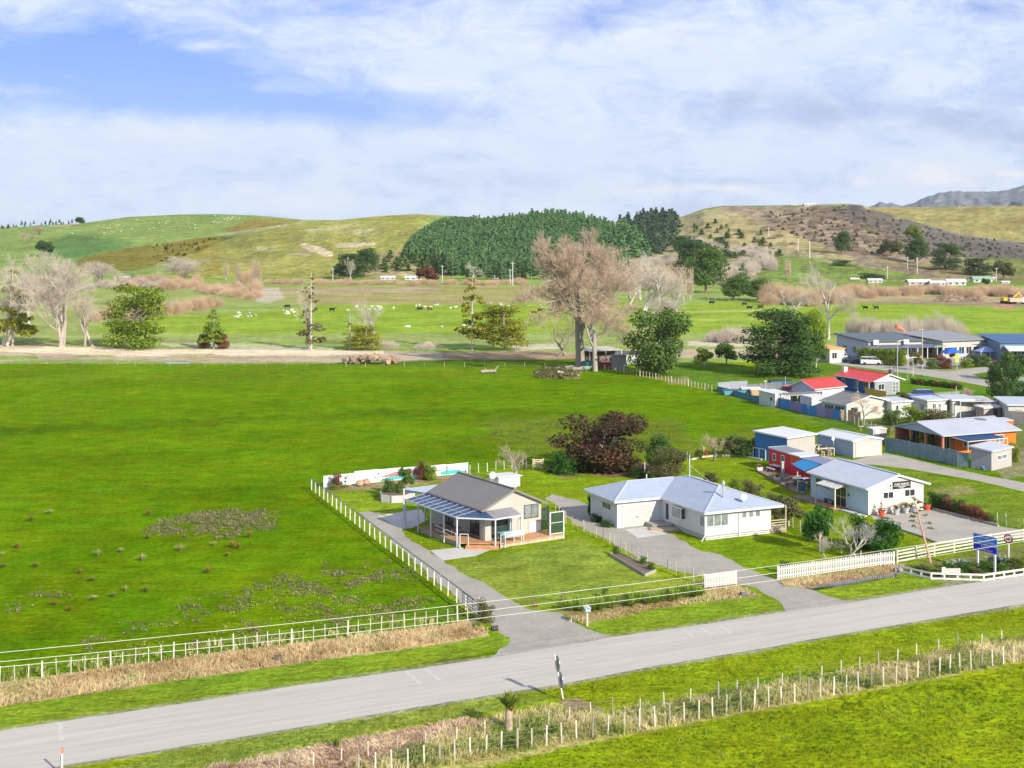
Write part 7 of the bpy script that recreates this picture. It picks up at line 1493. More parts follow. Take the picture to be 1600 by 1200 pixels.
# --- river belt trees
tree('bare_tree', 'huge pale bare willow with many leaning stems near the left edge', 'tree', 96, 542, 146, 104, 'bare2', TWIGP, BARKP, names=('twigs', 'trunk'))
tree('bare_tree', 'pale bare willow leaning over the stopbank left of the bright conifer', 'tree', 140, 541, 95, 70, 'bare3', TWIGP, BARKP, names=('twigs', 'trunk'))
tree('bare_tree', 'pale bare willow at the extreme left edge behind the patchy pine', 'tree', 8, 540, 120, 90, 'bare3', TWIGP, BARKP, names=('twigs', 'trunk'), rot=2)
tree('bare_tree', 'bare willow behind the huge leaning willow', 'tree', 44, 520, 120, 84, 'bare1', TWIGP, BARKP, names=('twigs', 'trunk'))
tree('pine_tree', 'patchy olive pine at the left edge of the stopbank', 'tree', 20, 540, 118, 72, 'con2', L_gold, BARKP)
tree('cypress_tree', 'bright green shaggy cypress on the stopbank at left', 'tree', 213, 543, 98, 88, 'mac1', L_mac, BARK)
tree('cypress_tree', 'small pointed green cypress with rusty skirt on the stopbank', 'tree', 334, 545, 64, 36, 'con1', L_mac, BARK)
tree('shrub', 'rusty orange shrub, left of the small pointed cypress', 'shrub', 319, 544, 22, 22, 'bush1', L_rust, BARK); tree('shrub', 'rusty orange shrub, right of the small pointed cypress', 'shrub', 348, 545, 24, 20, 'bush1', L_rust, BARK)
tree('pine_tree', 'tall thin half dead pine with grey spire on the stopbank', 'tree', 486, 546, 118, 44, 'con3', L_olive, BARKP); tree('bare_tree', 'grey bare snag entwined with the half dead pine', 'tree', 482, 545, 100, 30, 'bare4', TWIGP, BARKP, names=('twigs', 'trunk'))
tree('bare_tree', 'white bare young tree behind the olive bush on the stopbank', 'tree', 583, 541, 78, 52, 'bare4', TWIGP, BARKP, names=('twigs', 'trunk'))
tree('shrub', 'olive gold bush at the foot of the white bare tree', 'shrub', 572, 547, 38, 48, 'mac2', L_gold, BARK); tree('shrub', 'thin olive bush with pale stems left of the gold bush', 'shrub', 547, 547, 58, 28, 'con3', L_gold, BARKP)
tree('pine_tree', 'tall open golden pine with visible grey trunk', 'tree', 738, 547, 112, 54, 'con2', L_gold, BARKP); tree('cypress_tree', 'bushy golden green cypress right of the tall golden pine', 'tree', 787, 547, 70, 70, 'mac2', L_gold, BARK)
tree('bare_tree', 'towering bare poplar with pinkish twigs beside the shed', 'tree', 907, 576, 214, 158, 'bigbare', TWIGB, BARK, names=('twigs', 'trunk'))
tree('bare_tree', 'broad spreading bare tree right of the towering poplar', 'tree', 930, 580, 152, 130, 'bigbare2', TWIGB, BARK, names=('twigs', 'trunk'))
tree('bare_tree', 'low bare olive twigged tree between the two big bare trees', 'tree', 880, 556, 62, 70, 'bare3', TWIGG, BARK, names=('twigs', 'trunk'))
tree('broad_tree', 'large rounded green tree right of the bare pair', 'tree', 1026, 586, 102, 90, 'big', L_green, BARK)
tree('shrub', 'golden leafed crown tip behind the large rounded green tree', 'shrub', 1048, 558, 72, 44, 'broad1', L_gold, BARK)
tree('broad_tree', 'small round tree, left of the pair under the stopbank', 'tree', 1100, 576, 32, 30, 'broad1', L_yg, BARK); tree('broad_tree', 'small dark tree, right of the pair under the stopbank', 'tree', 1135, 570, 34, 34, 'broad2', L_green, BARK)
tree('cypress_tree', 'big dark layered cypress in the side paddock', 'tree', 1212, 585, 102, 106, 'mac1', L_dark, BARKD); tree('cypress_tree', 'dark cypress trunk mass right of the big layered cypress', 'tree', 1236, 582, 76, 66, 'mac2', L_dark, BARKD)
tree('broad_tree', 'lighter green tree behind the big dark cypress', 'tree', 1263, 566, 80, 50, 'big2', L_mac, BARKD); tree('broad_tree', 'slim dark tree with pale trunk beside the vans', 'tree', 1275, 580, 62, 30, 'broad3', L_green, BARKP)
tree('bare_tree', 'tall white bare poplar behind the school', 'tree', 1294, 530, 118, 84, 'bare1', TWIGP, BARKP, names=('twigs', 'trunk')); tree('bare_tree', 'white bare tree fallen sideways left of the tall white poplar', 'tree', 1238, 492, 40, 70, 'bare3', TWIGP, BARKP, names=('twigs', 'trunk'))
tree('bare_tree', 'thin white bare tree standing in the pale thicket', 'tree', 1477, 527, 44, 32, 'bare4', TWIGP, BARKP, names=('twigs', 'trunk'))
BT = 'pale bare trees of the central grove'
for i, (x, y, h, w_, k, lab) in enumerate(((1030, 493, 98, 76, 'bare1', 'tall white barked tree in the middle of the central grove'), (985, 478, 78, 60, 'bare3', 'pale bare tree, leftmost of the central grove'), (1008, 486, 60, 60, 'bare2', 'low pale bare tree in front of the central grove'), (1052, 488, 66, 52, 'bare3', 'pale bare tree right of the white barked one'), (1000, 468, 66, 44, 'bare4', 'rear pale bare tree of the central grove'), (962, 476, 58, 44, 'bare2', 'bare tree showing behind the towering poplar twigs'), (1040, 504, 40, 60, 'bare2', 'lowest pale bare thicket tree of the central grove'))):
    tree('bare_tree', lab, 'tree', x, y, h, w_, k, TWIGP, BARKP, BT, names=('twigs', 'trunk'), rot=i)
for x, y, h, lab in ((1059, 470, 56, 'bare columnar poplar, left one by the central grove'), (1068, 471, 58, 'bare columnar poplar, middle one by the central grove'), (1079, 470, 54, 'bare columnar poplar, right one by the central grove'), (353, 437, 26, 'shortest bare columnar poplar in the left row'), (372.5, 443, 34, 'middle bare columnar poplar in the left row'), (397, 447, 44, 'tallest bare columnar poplar in the left row'), (404, 447, 38, 'rightmost bare columnar poplar in the left row'), (1231, 440, 36, 'bare columnar poplar above the rusty thicket')):
    tree('poplar_tree', lab, 'tree', x, y, h, 11, 'pop', TWIGB, BARKP, 'bare columnar poplars', names=('twigs', 'trunk'))
for x, y, h, w_, k, l, lab in ((1103, 457, 72, 60, 'big2', L_green, 'tall mid green tree behind the central grove'), (1085, 445, 70, 60, 'mac2', L_dark, 'dark blue green tree left of the tall mid green tree'), (1146, 469, 38, 46, 'big2', L_green, 'round dark tree, left of the pair by the paddock fence'), (1184, 469, 34, 46, 'big2', L_green, 'round dark tree, right of the pair by the paddock fence'), (1161, 452, 40, 26, 'con1', L_pine, 'cone shaped dark tree behind the round pair'), (1160, 398, 34, 12, 'con1', L_pine, 'narrow dark conifer above the cone shaped tree'),
                            (548, 436, 40, 40, 'mac2', L_dark, 'dark macrocarpa clump, left part near the slips'), (568, 434, 46, 42, 'big2', L_dark, 'dark macrocarpa clump, right part near the slips'), (530, 436, 24, 20, 'broad1', L_dark, 'small dark tree at the left foot of the macrocarpa clump'),
                            (1320, 430, 24, 38, 'mac2', L_green, 'flat topped green tree above the white poplar'), (1366, 438, 12, 40, 'bush2', L_dark, 'low dark hedge behind the grey roofed house'), (1529, 433, 30, 46, 'mac2', L_dark, 'dark spreading pine behind the green roof'), (1568, 438, 30, 32, 'broad2', L_olive, 'grey green tree right of the dark spreading pine'), (1540, 447, 12, 12, 'broad2', L_dark, 'little round dark tree before the green roof'),
                            (668, 443, 26, 36, 'broad2', L_rust, 'orange brown tree below the plantation')):
    tree('broad_tree' if k in ('big2', 'broad1', 'broad2') else 'conifer_tree', lab, 'tree', x, y, h, w_, k, l, BARKD)
for x, y, h, w_, k, l, lab in ((1315, 397, 36, 26, 'big2', L_dark, 'lone dark conifer on the scrubby slope'), (1392, 400, 26, 30, 'broad2', L_olive, 'grey green tree left of the dark slope pines'), (1430, 412, 40, 36, 'big2', L_dark, 'dark slope pine, left of the two big ones'), (1477, 420, 40, 46, 'mac1', L_dark, 'dark slope pine, right of the two big ones'), (1428, 380, 28, 26, 'broad2', L_yg, 'pale yellow green tree on the slope behind the dark pines'), (1382, 398, 16, 20, 'broad1', L_dark, 'low dark tree at the left of the slope trees')):
    tree('slope_tree', lab, 'tree', x, y, h, w_, k, l, BARKD, hill='east')
tree('bare_tree', 'white bare tree under the plantation edge', 'tree', 740, 440, 30, 28, 'bare1', TWIGP, BARKP, names=('twigs', 'trunk')); tree('bare_tree', 'bare grey tree before the dark macrocarpa clump', 'tree', 548, 437, 36, 18, 'bare3', TWIGP, BARKP, names=('twigs', 'trunk'))
tree('bare_tree', 'round bare tree right of the left farmhouse', 'tree', 279, 443, 42, 62, 'bare2', TWIGP, BARKP, names=('twigs', 'trunk')); tree('bare_tree', 'bare tree cluster, left of the left farmhouse', 'tree', 158, 448, 40, 44, 'bare2', TWIGP, BARKP, names=('twigs', 'trunk')); tree('bare_tree', 'bare tree right beside the left farmhouse', 'tree', 180, 448, 34, 34, 'bare1', TWIGP, BARKP, names=('twigs', 'trunk'))
tree('shrub', 'low dark green hedge clump right of the left farmhouse', 'shrub', 222, 438, 8, 40, 'bush2', L_green, BARK)
# --- rusty and pale thickets
def thicket(name, label, spots, m, kind='stuff', hill=None):
    r = np.random.default_rng(len(spots)); Vs = []; Fs = []; n = 0
    for x, y, h, w_ in spots:
        me = tpl('thick1' if r.random() < .5 else 'thick2', TK['thick1'])[0]; co = np.empty(len(me.vertices)*3, np.float32); me.vertices.foreach_get('co', co); co = co.reshape(-1, 3).copy()
        p = HP(hill, x, y) if hill else P(x, y); k = p[1]/F; a = r.uniform(0, 6.28); c, s = np.cos(a), np.sin(a); co = np.stack([co[:, 0]*c-co[:, 1]*s, co[:, 0]*s+co[:, 1]*c, co[:, 2]], 1)
        co *= (w_*k, w_*k*.8, h*k); co += p; q = np.empty(len(me.polygons)*4, np.int32); me.polygons.foreach_get('vertices', q) if False else me.loops.foreach_get('vertex_index', q)
        Vs.append(co); Fs.append(q.reshape(-1, 4)+n); n += len(co)
    return tag(link(name, mesh_np(name, np.concatenate(Vs), f4=np.concatenate(Fs)), m), label, kind=kind)
r_ = random.Random(5)
def scat(n, x0, x1, y0, y1, h, w_): return [(r_.uniform(x0, x1), r_.uniform(y0, y1), h*r_.uniform(.7, 1.2), w_*r_.uniform(.7, 1.3)) for _ in range(n)]
def along(pts, n, h, w_, jy=3):
    xs = [p[0] for p in pts]; ys_ = [p[1] for p in pts]; out = []
    for i in range(n): x = xs[0]+(xs[-1]-xs[0])*(i+r_.random())/n; out.append((x, np.interp(x, xs, ys_)+r_.uniform(-jy, jy), h*r_.uniform(.7, 1.2), w_*r_.uniform(.7, 1.3))) if True else 0
    return out
thicket('thicket', 'rusty willow thicket on the left river flat, upper band', along([(190, 448), (300, 450), (400, 466)], 26, 20, 30, 4)+scat(6, 330, 400, 440, 462, 24, 30), TWIGR)
thicket('thicket', 'rusty willow thicket on the left river flat, lower band', along([(145, 502), (240, 492), (345, 480)], 20, 24, 30, 3), TWIGR)
thicket('thicket', 'grey mauve thicket band under the far left farmhouse', along([(0, 458), (120, 452), (280, 450)], 18, 16, 30, 3), TWIGP)
thicket('thicket', 'thin rusty hedge band at the foot of the middle hill', along([(410, 444), (520, 444), (700, 446), (830, 444)], 30, 11, 26, 1.5), TWIGR)
thicket('thicket', 'rusty willow thicket right of the round dark trees', along([(1195, 474), (1260, 478), (1330, 470)], 20, 32, 34, 3), TWIGR)
thicket('thicket', 'long rusty thicket before the white school wings', along([(1320, 462), (1380, 464), (1440, 460), (1520, 464), (1620, 464)], 40, 20, 30, 3), TWIGR)
thicket('thicket', 'pale twiggy thicket behind the school roofs', along([(1335, 526), (1400, 527), (1500, 530)], 26, 34, 34, 3), TWIGP)
thicket('thicket', 'pale low thicket on the river bank right of the cypress', along([(1110, 536), (1150, 534), (1180, 532)], 9, 26, 34, 3), TWIGP)
thicket('thicket', 'mauve bare thicket behind the central grove', along([(990, 416), (1055, 412)], 12, 16, 26, 3), TWIGP, hill='east')
thicket('thicket', 'rusty bare belt between the plantation and the grove', along([(900, 446), (1010, 452), (1060, 448)], 26, 34, 30, 5), TWIGB)
thicket('thicket', 'pale bare belt above the paddock gate', along([(1110, 444), (1160, 428), (1210, 420)], 14, 28, 28, 5), TWIGP, hill='east')
thicket('thicket', 'low pale scrub behind the stopbank at the gold bush', scat(6, 600, 680, 544, 548, 12, 30), TWIGP)
thicket('thicket', 'mauve and brown scrub on the eastern slope', scat(60, 1180, 1400, 335, 385, 7, 18)+scat(30, 1300, 1470, 370, 405, 8, 18)+scat(30, 1270, 1345, 322, 345, 5, 16), mat('twigs_mauve', (.34, .26, .20), .9, .2, .2), hill='east')
thicket('thicket', 'bare flattened log heap and scrub on the far right flat', scat(14, 1478, 1540, 466, 472, 7, 18), TWIGB)
# --- plantation: a wood of pines read as one mass, and the front row pines as individuals
def pine_mass(name, label, poly, hill, spacing, hm, leaf, seed, wmul=1.0):
    rg = np.random.default_rng(seed); me, tm = tpl('pine_u', TK['pine_u']); co0 = np.empty(len(me.vertices)*3, np.float32); me.vertices.foreach_get('co', co0); co0 = co0.reshape(-1, 3)
    q0 = np.empty(len(me.loops), np.int32); me.loops.foreach_get('vertex_index', q0); q0 = q0.reshape(-1, 4); t0 = np.empty(len(q0), np.float32); me.attributes['tint'].data.foreach_get('value', t0)
    xs = [p[0] for p in poly]; ys_ = [p[1] for p in poly]; Vs = []; Fs = []; Ts = []; n = 0
    gx = np.arange(min(xs), max(xs), spacing[0]); gy = np.arange(min(ys_), max(ys_), spacing[1]); X, Yy = np.meshgrid(gx, gy); X = X+rg.uniform(-.6, .6, X.shape)*spacing[0]; Yy = Yy+rg.uniform(-.5, .5, X.shape)*spacing[1]
    ok = sdpoly(X, Yy, poly) > 0
    D = hill_D(hill, X[ok], Yy[ok]); hs = hill_D(hill, X[ok], Yy[ok])*0
    for x, y, d in zip(X[ok], Yy[ok], D):
        a = rg.uniform(0, 6.28); c, s = np.cos(a), np.sin(a); k = hm*rg.uniform(.75, 1.15); wk = k*rg.uniform(.8, 1.15)*wmul; keep = rg.random(len(q0)) < .8
        co = np.stack([(co0[:, 0]*c-co0[:, 1]*s)*wk, (co0[:, 0]*s+co0[:, 1]*c)*wk, co0[:, 2]*k-.5], 1)+np.array(((x-800)*d/F, d, H+(HOR-y)*d/F)); Vs.append(co); Fs.append(q0[keep]+n); Ts.append(np.clip(t0[keep]+rg.normal()*.16, 0, 1)); n += len(co)
    me = mesh_np(name, np.concatenate(Vs), f4=np.concatenate(Fs), tint=np.concatenate(Ts)); return tag(link(name, me, leaf), label, kind='stuff')
pine_mass('pine_plantation', 'dense dark green pine plantation covering the middle hill', [(630, 404), (640, 394), (668, 368), (700, 354), (760, 352), (800, 349), (838, 342), (872, 341), (925, 351), (968, 364), (978, 388), (980, 408), (960, 420), (900, 425), (840, 428), (770, 430), (715, 428), (690, 428), (700, 416), (655, 406)], 'middle', (4.0, 2.8), 9, L_pine, 41)
pine_mass('pine_wood', 'bluish pine wood on the crest between plantation and brown hill', [(966, 352), (1000, 342), (1040, 338), (1058, 345), (1062, 362), (1048, 384), (1030, 398), (1005, 396), (985, 372)], 'east', (6, 4.5), 11, leafmat('leaf_blue_pine', [(0, (.05, .09, .06)), (.5, (.10, .16, .09)), (1, (.17, .24, .12))]), 42, 1.5)
pine_mass('pine_wood', 'scattered dark shrubs across the brown hillside', [(1060, 360), (1120, 345), (1200, 370), (1230, 400), (1180, 415), (1090, 410), (1060, 385)], 'east', (17, 10), 5, L_green, 43, 2.2)
thicket('thicket', 'mauve bare scrub band right of the blue pine wood', along([(1062, 384), (1120, 392), (1200, 398)], 22, 14, 26, 7), TWIGP, hill='east')
for x, y, h, w_, k, lab in ((1084, 408, 34, 40, 'mac2', 'dark hillside tree, large one above the tall mid green tree'), (1062, 392, 24, 28, 'big2', 'dark hillside tree beside the blue pine wood'), (1126, 388, 18, 22, 'mac2', 'small dark hillside tree right of the blue pine wood'), (1136, 404, 22, 20, 'con1', 'small pointed hillside tree above the pale belt'), (1100, 396, 16, 22, 'big2', 'low dark hillside tree in the mauve scrub')):
    tree('slope_tree', lab, 'tree', x, y, h, w_, k, L_dark, BARKD, hill='east')
pine_mass('pine_wood', 'dark pines between the plantation and the hillside grove', [(955, 395), (968, 362), (1000, 372), (1020, 392), (1010, 404), (960, 412)], 'middle', (7, 5), 11, L_pine, 48, 1.4)
pine_mass('scrub_patch', 'low dark bushes dotted over the scrubby eastern slope', [(1180, 330), (1330, 322), (1420, 350), (1600, 385), (1600, 405), (1440, 400), (1330, 395), (1230, 365)], 'east', (11, 6), 2.6, leafmat('leaf_dusky', [(0, (.12, .11, .06)), (.5, (.21, .18, .10)), (1, (.30, .27, .13))], .3), 44, 3.2)
pine_mass('scrub_patch', 'gorse and bushes dotted over the lower slip face', [(580, 412), (640, 390), (690, 412), (690, 430), (600, 432)], 'middle', (12, 7), 6, L_green, 45, 1.8)
pine_mass('scrub_patch', 'gorse bushes along the band between the two green hills', [(130, 412), (240, 386), (355, 371), (300, 396), (250, 416), (150, 420)], 'middle', (9, 5), 2.6, leafmat('leaf_gorse', [(0, (.06, .08, .015)), (.5, (.15, .15, .02)), (1, (.40, .30, .02))], .1), 46, 3)
pine_mass('tree_row', 'row of tiny dark trees on the far left skyline', [(0, 355), (45, 350), (90, 347.5), (120, 346.5), (120, 349.5), (45, 354), (0, 359)], 'west', (5, 4), 4.5, L_dark, 47, 1.2)
tree('conifer_tree', 'little dark tree group ending the skyline row at left', 'tree', 125, 352, 13, 14, 'broad2', L_dark, BARKD, hill='west')
for x, y, w_, lab in ((39, 376, 12, 'round pale bare clump, lower left of three on the green hill'), (49, 377, 12, 'round pale bare clump, lower right of three on the green hill'), (60, 366, 22, 'round pale bare clump, uppermost of three on the green hill')):
    tree('bare_tree', lab, 'tree', x, y, 12, w_, 'bare2', TWIGB, BARKP, 'bare clumps on the green hill', hill='west', names=('twigs', 'trunk'))
tree('conifer_tree', 'dark tree standing behind the huge left willow', 'tree', 70, 400, 24, 26, 'broad2', L_dark, BARKD, hill='west')
PR = 'front row pines of the plantation'
rr2 = random.Random(12)
for i, x in enumerate(range(636, 985, 15)):
    yb = np.interp(x, [636, 690, 720, 780, 860, 985], [400, 426, 436, 437, 436, 428]) ; h = rr2.uniform(30, 46) if x > 680 else rr2.uniform(14, 22)
    ps = ['far left end', 'left end', 'left part', 'left part', 'left middle', 'middle', 'middle', 'right middle', 'right part', 'right part', 'right end', 'far right end']
    tree('pine_tree', 'dark front pine number %s along the plantation foot, %s' % (['one', 'two', 'three', 'four', 'five', 'six', 'seven', 'eight', 'nine', 'ten', 'eleven', 'twelve', 'thirteen', 'fourteen', 'fifteen', 'sixteen', 'seventeen', 'eighteen', 'nineteen', 'twenty', 'twenty one', 'twenty two', 'twenty three', 'twenty four'][i]+' from the left', ps[min(11, i//2)]), 'tree', x+rr2.uniform(-4, 4), yb, h, h*rr2.uniform(.42, .6), 'con1', L_pine if i % 3 else L_dark, BARK, PR, hill='middle' if yb < 433 else None)
# --- gardens
tree('dark_red_tree', 'wide dark red and green crowned tree behind the bungalow lawn', 'tree', 938, 735, 88, 134, 'big', L_red, BARKP)
tree('shrub', 'dark bluish bush under the left side of the dark red tree', 'shrub', 902, 737, 34, 40, 'bush1', L_dark, BARK); tree('shrub', 'glossy yellow green bush left of the dark red tree', 'shrub', 882, 741, 34, 40, 'bush2', L_gloss, BARK); tree('shrub', 'low bluish shrub beside the garden gate', 'shrub', 858, 737, 16, 24, 'bush1', L_green, BARK); tree('shrub', 'small dark green shrub behind the white ended bench', 'shrub', 922, 735, 18, 28, 'bush1', L_green, BARK)
tree('shrub', 'brownish green shrub at the right foot of the dark red tree', 'shrub', 985, 736, 26, 34, 'bush2', L_olive, BARK)
tree('shrub', 'tall blue green shrub between the dark red tree and the bungalow', 'shrub', 1026, 735, 56, 44, 'big2', L_green, BARK); tree('shrub', 'large brownish olive shrub behind the hipped roof', 'shrub', 1043, 752, 52, 56, 'big', L_olive, BARK); tree('shrub', 'dark low shrub in the shade behind the garage roof', 'shrub', 1000, 746, 14, 34, 'bush1', L_dark, BARK)
tree('bare_tree', 'small bare tree with white painted trunk behind the gable house', 'tree', 806, 752, 58, 46, 'bare4', TWIGB, BARKP, names=('twigs', 'trunk')); tree('shrub', 'thin olive shrub right of the small bare tree', 'shrub', 822, 734, 20, 20, 'con3', L_olive, BARK)
tree('bare_tree', 'small bare round tree by the cafe lawn edge', 'tree', 1116, 720, 44, 38, 'bare4', TWIGB, BARKD, names=('twigs', 'trunk')); tree('shrub', 'olive shrub beside the small bare round tree', 'shrub', 1134, 713, 26, 28, 'broad3', L_olive, BARK); tree('shrub', 'dark round bush left of the blue shed', 'shrub', 1163, 713, 34, 44, 'bush2', L_dark, BARK); tree('shrub', 'dark thin bush touching the blue shed', 'shrub', 1183, 714, 30, 16, 'bush1', L_dark, BARK)
tree('shrub', 'small bright yellow shrub by the garden fence', 'shrub', 1091, 716, 14, 12, 'bush1', L_gold, BARK); tree('shrub', 'small orange shrub right of the yellow one', 'shrub', 1103, 714, 11, 8, 'bush1', leafmat('leaf_orange', [(0, (.4, .12, .03)), (1, (.6, .25, .05))]), BARK)
tree('shrub', 'dark red bush joined to the green bush at the mural wall', 'shrub', 662, 749, 28, 22, 'bush1', L_rust, BARK); tree('shrub', 'bright green bush at the mural wall', 'shrub', 672, 750, 29, 22, 'bush2', L_mac, BARK); tree('shrub', 'small rusty shrub before the left mural panel', 'shrub', 527, 763, 24, 16, 'bush1', L_rust, BARK); tree('shrub', 'thin grey green shrub before the second mural panel', 'shrub', 540, 762, 14, 12, 'con3', L_green, BARK); tree('shrub', 'small green tuft at the mural wall base', 'shrub', 524, 765, 8, 16, 'bush2', L_yg, BARK); tree('shrub', 'thin shrub against the right mural panel', 'shrub', 716, 740, 14, 9, 'con3', L_rust, BARK)
tree('shrub', 'flowering green shrub, tallest in the raised bed', 'shrub', 634, 776, 36, 24, 'broad3', L_green, BARK, z=.6); tree('shrub', 'spreading green shrub, left one in the raised bed', 'shrub', 612, 777, 20, 34, 'bush2', L_green, BARK, z=.6); tree('shrub', 'tiny yellow green shrub at the raised bed front', 'shrub', 627, 780, 9, 10, 'bush1', L_yg, BARK, z=.6)
tree('shrub', 'narrow clipped dark hedge on the garage side wall', 'hedge', 932, 815, 12, 22, 'bush2', L_dark, BARK); tree('shrub', 'narrow dark hedge, nearer one on the garage side wall', 'hedge', 948, 823, 10, 20, 'bush1', L_dark, BARK); tree('shrub', 'tall dark shrub at the rear corner of the garage wing', 'shrub', 923, 806, 34, 10, 'bush2', L_dark, BARK)
tree('shrub', 'rounded olive bush on the lawn behind the bungalow', 'shrub', 1176, 776, 26, 34, 'bush2', L_olive, BARK); tree('shrub', 'mauve grey shrub behind the bungalow ridge', 'shrub', 1112, 752, 14, 24, 'bush1', L_olive, BARK); tree('shrub', 'pale green shrub left of the rounded olive bush', 'shrub', 1150, 766, 18, 22, 'bush1', L_yg, BARK); tree('shrub', 'loose brown and green shrub at the bungalow side deck', 'shrub', 1232, 822, 46, 44, 'broad3', L_olive, BARKP); tree('shrub', 'second loose olive shrub behind the side deck', 'shrub', 1215, 803, 32, 36, 'bush2', L_olive, BARK)
tree('broad_tree', 'small dark green tree with pale bare stems by the picket fence', 'tree', 1281, 862, 70, 42, 'broad1', L_gloss, BARKP); tree('shrub', 'dark round bush left of the small dark green tree', 'shrub', 1268, 845, 44, 26, 'bush1', L_dark, BARK); tree('bare_tree', 'silver bare shrub under the small dark green tree', 'shrub', 1288, 872, 40, 26, 'bare3', TWIGP, BARKP, names=('twigs', 'trunk'))
tree('bare_tree', 'silvery bare tree in front of the glossy dark bush', 'tree', 1333, 870, 62, 74, 'bare3', mat('twigs_silver', (.48, .46, .42), .8), BARKP, names=('twigs', 'trunk'))
tree('shrub', 'glossy dark green bush with shiny leaves behind the picket fence', 'shrub', 1378, 868, 56, 56, 'big2', L_gloss, BARK); tree('shrub', 'glossy dark bush behind the silvery bare tree', 'shrub', 1352, 856, 52, 46, 'bush2', L_gloss, BARK); tree('shrub', 'glossy green ground bush spilling over the picket fence', 'shrub', 1384, 876, 16, 30, 'bush1', L_gloss, BARK)
tree('shrub', 'small pale green shrub left of the long picket fence', 'shrub', 1228, 896, 20, 20, 'bush1', L_green, BARK); tree('shrub', 'tiny yellow green shrub by the long picket fence', 'shrub', 1243, 897, 9, 14, 'bush2', L_yg, BARK)
for i, (x, y, h, w_, l) in enumerate(((1462, 795, 28, 24, L_gloss), (1474, 797, 26, 22, L_dark), (1486, 800, 24, 22, L_rust), (1499, 804, 24, 22, L_dark), (1511, 807, 22, 22, L_rust), (1524, 811, 22, 22, L_rust), (1537, 815, 20, 20, L_rust), (1549, 818, 14, 16, L_olive))):
    tree('hedge_bush', ['green hedge bush nearest the cafe corner', 'dark green second hedge bush by the car park', 'reddish third hedge bush by the car park', 'dark fourth hedge bush by the car park', 'reddish fifth hedge bush by the car park', 'reddish sixth hedge bush by the car park', 'reddish seventh hedge bush by the car park', 'small olive last hedge bush at the mesh fence'][i], 'hedge', x, y, h, w_, 'bush1' if i % 2 else 'bush2', l, BARK, 'hedge along the cafe car park')
tree('shrub', 'brownish leafed shrub at the driveway gate post', 'shrub', 759, 972, 36, 28, 'bush2', L_olive, BARK); tree('shrub', 'low green tuft at the gate post foot', 'shrub', 746, 982, 10, 18, 'bush1', L_yg, BARK)
for x, y, lab in ((835, 948, 'small rusty rose bush, leftmost on the lawn edge'), (880, 944, 'tall thin rusty rose bush on the lawn edge'), (946, 934, 'small dark shrub behind the lily leaves'), (1006, 884, 'small green shrub in the timber edged bed, middle'), (963, 868, 'small green shrub at the upper end of the timber bed'), (1018, 893, 'small green shrub at the lower end of the timber bed')):
    tree('shrub', lab, 'shrub', x, y, 15 if 'tall' not in lab else 26, 12, 'con3' if 'rusty' in lab else 'bush1', L_rust if 'rusty' in lab else L_green, BARK)
# village planting
for x, y, h, w_, k, l, lab in ((1567, 628, 62, 50, 'big', L_dark, 'big dark green tree at the right edge by the side road'), (1585, 595, 44, 46, 'broad2', L_green, 'loose green tree behind the big dark right edge tree'), (1553, 592, 22, 20, 'bush1', L_olive, 'spiky dark shrub left of the big dark right edge tree'), (1600, 622, 30, 40, 'bush2', L_gloss, 'clipped dark hedge at the right edge'),
        (1396, 664, 24, 34, 'bush1', L_green, 'grey green shrub before the small flat roofed cabin'), (1434, 664, 30, 44, 'bush2', L_mac, 'round bright shrub between the flat roofed cabins'), (1468, 668, 28, 44, 'bush1', L_olive, 'grey olive shrub left of the orange house ridge'), (1318, 608, 16, 42, 'bush2', L_mac, 'clipped flat green bush beside the crimson roof'), (1250, 612, 15, 34, 'bush1', L_mac, 'clipped green bush before the orange lean to roof'), (1232, 629, 20, 22, 'broad3', L_rust, 'rust red shrub right of the small garden shed'), (1246, 634, 16, 18, 'bush1', L_dark, 'dark shrub under the white pergola'),
        (1410, 625, 12, 18, 'broad3', L_olive, 'small olive tree in front of the cottage gable'), (1390, 680, 14, 12, 'bush1', L_yg, 'tiny shrub behind the start of the grey board fence'), (1422, 700, 20, 14, 'bush1', L_dark, 'dark shrub behind the grey board fence, left one'), (1446, 704, 26, 22, 'broad3', L_yg, 'yellow green fern behind the grey board fence'), (1586, 722, 34, 16, 'bush2', L_yg, 'yellow green climbing shrub beside the grey shed'),
        (1476, 576, 22, 24, 'bush2', L_rust, 'dark red round shrub before the school'), (1456, 576, 16, 18, 'bush1', L_green, 'dark green shrub left of the dark red school shrub'), (1511, 574, 14, 20, 'bush1', L_mac, 'rounded clipped green shrub, left of the school row'), (1526, 573, 20, 18, 'bush2', L_dark, 'rounded dark shrub, second in the school row'), (1541, 573, 20, 18, 'bush2', L_green, 'rounded grey green shrub, third in the school row'), (1558, 573, 10, 18, 'bush1', L_rust, 'low rusty shrub, last in the school row'), (1431, 578, 28, 20, 'broad3', L_olive, 'brown green shrub at the foot of the school power pole'), (1490, 560, 10, 8, 'broad1', L_rust, 'small rusty tree under the royal blue canopy')):
    tree('broad_tree' if h > 40 else 'shrub', lab, 'tree' if h > 40 else 'shrub', x, y, h, w_, k, l, BARK)
for i, x in enumerate(range(1346, 1414, 9)):
    tree('hedge_bush', ['leftmost', 'second', 'third', 'fourth', 'fifth', 'sixth', 'seventh', 'rightmost'][i]+' yellow green bush in the hedge before the dark school roof', 'hedge', x, 568+i*.6, 27, 15, 'bush1' if i % 2 else 'bush2', L_yg if i < 5 else L_mac, BARK, 'hedge in front of the school')
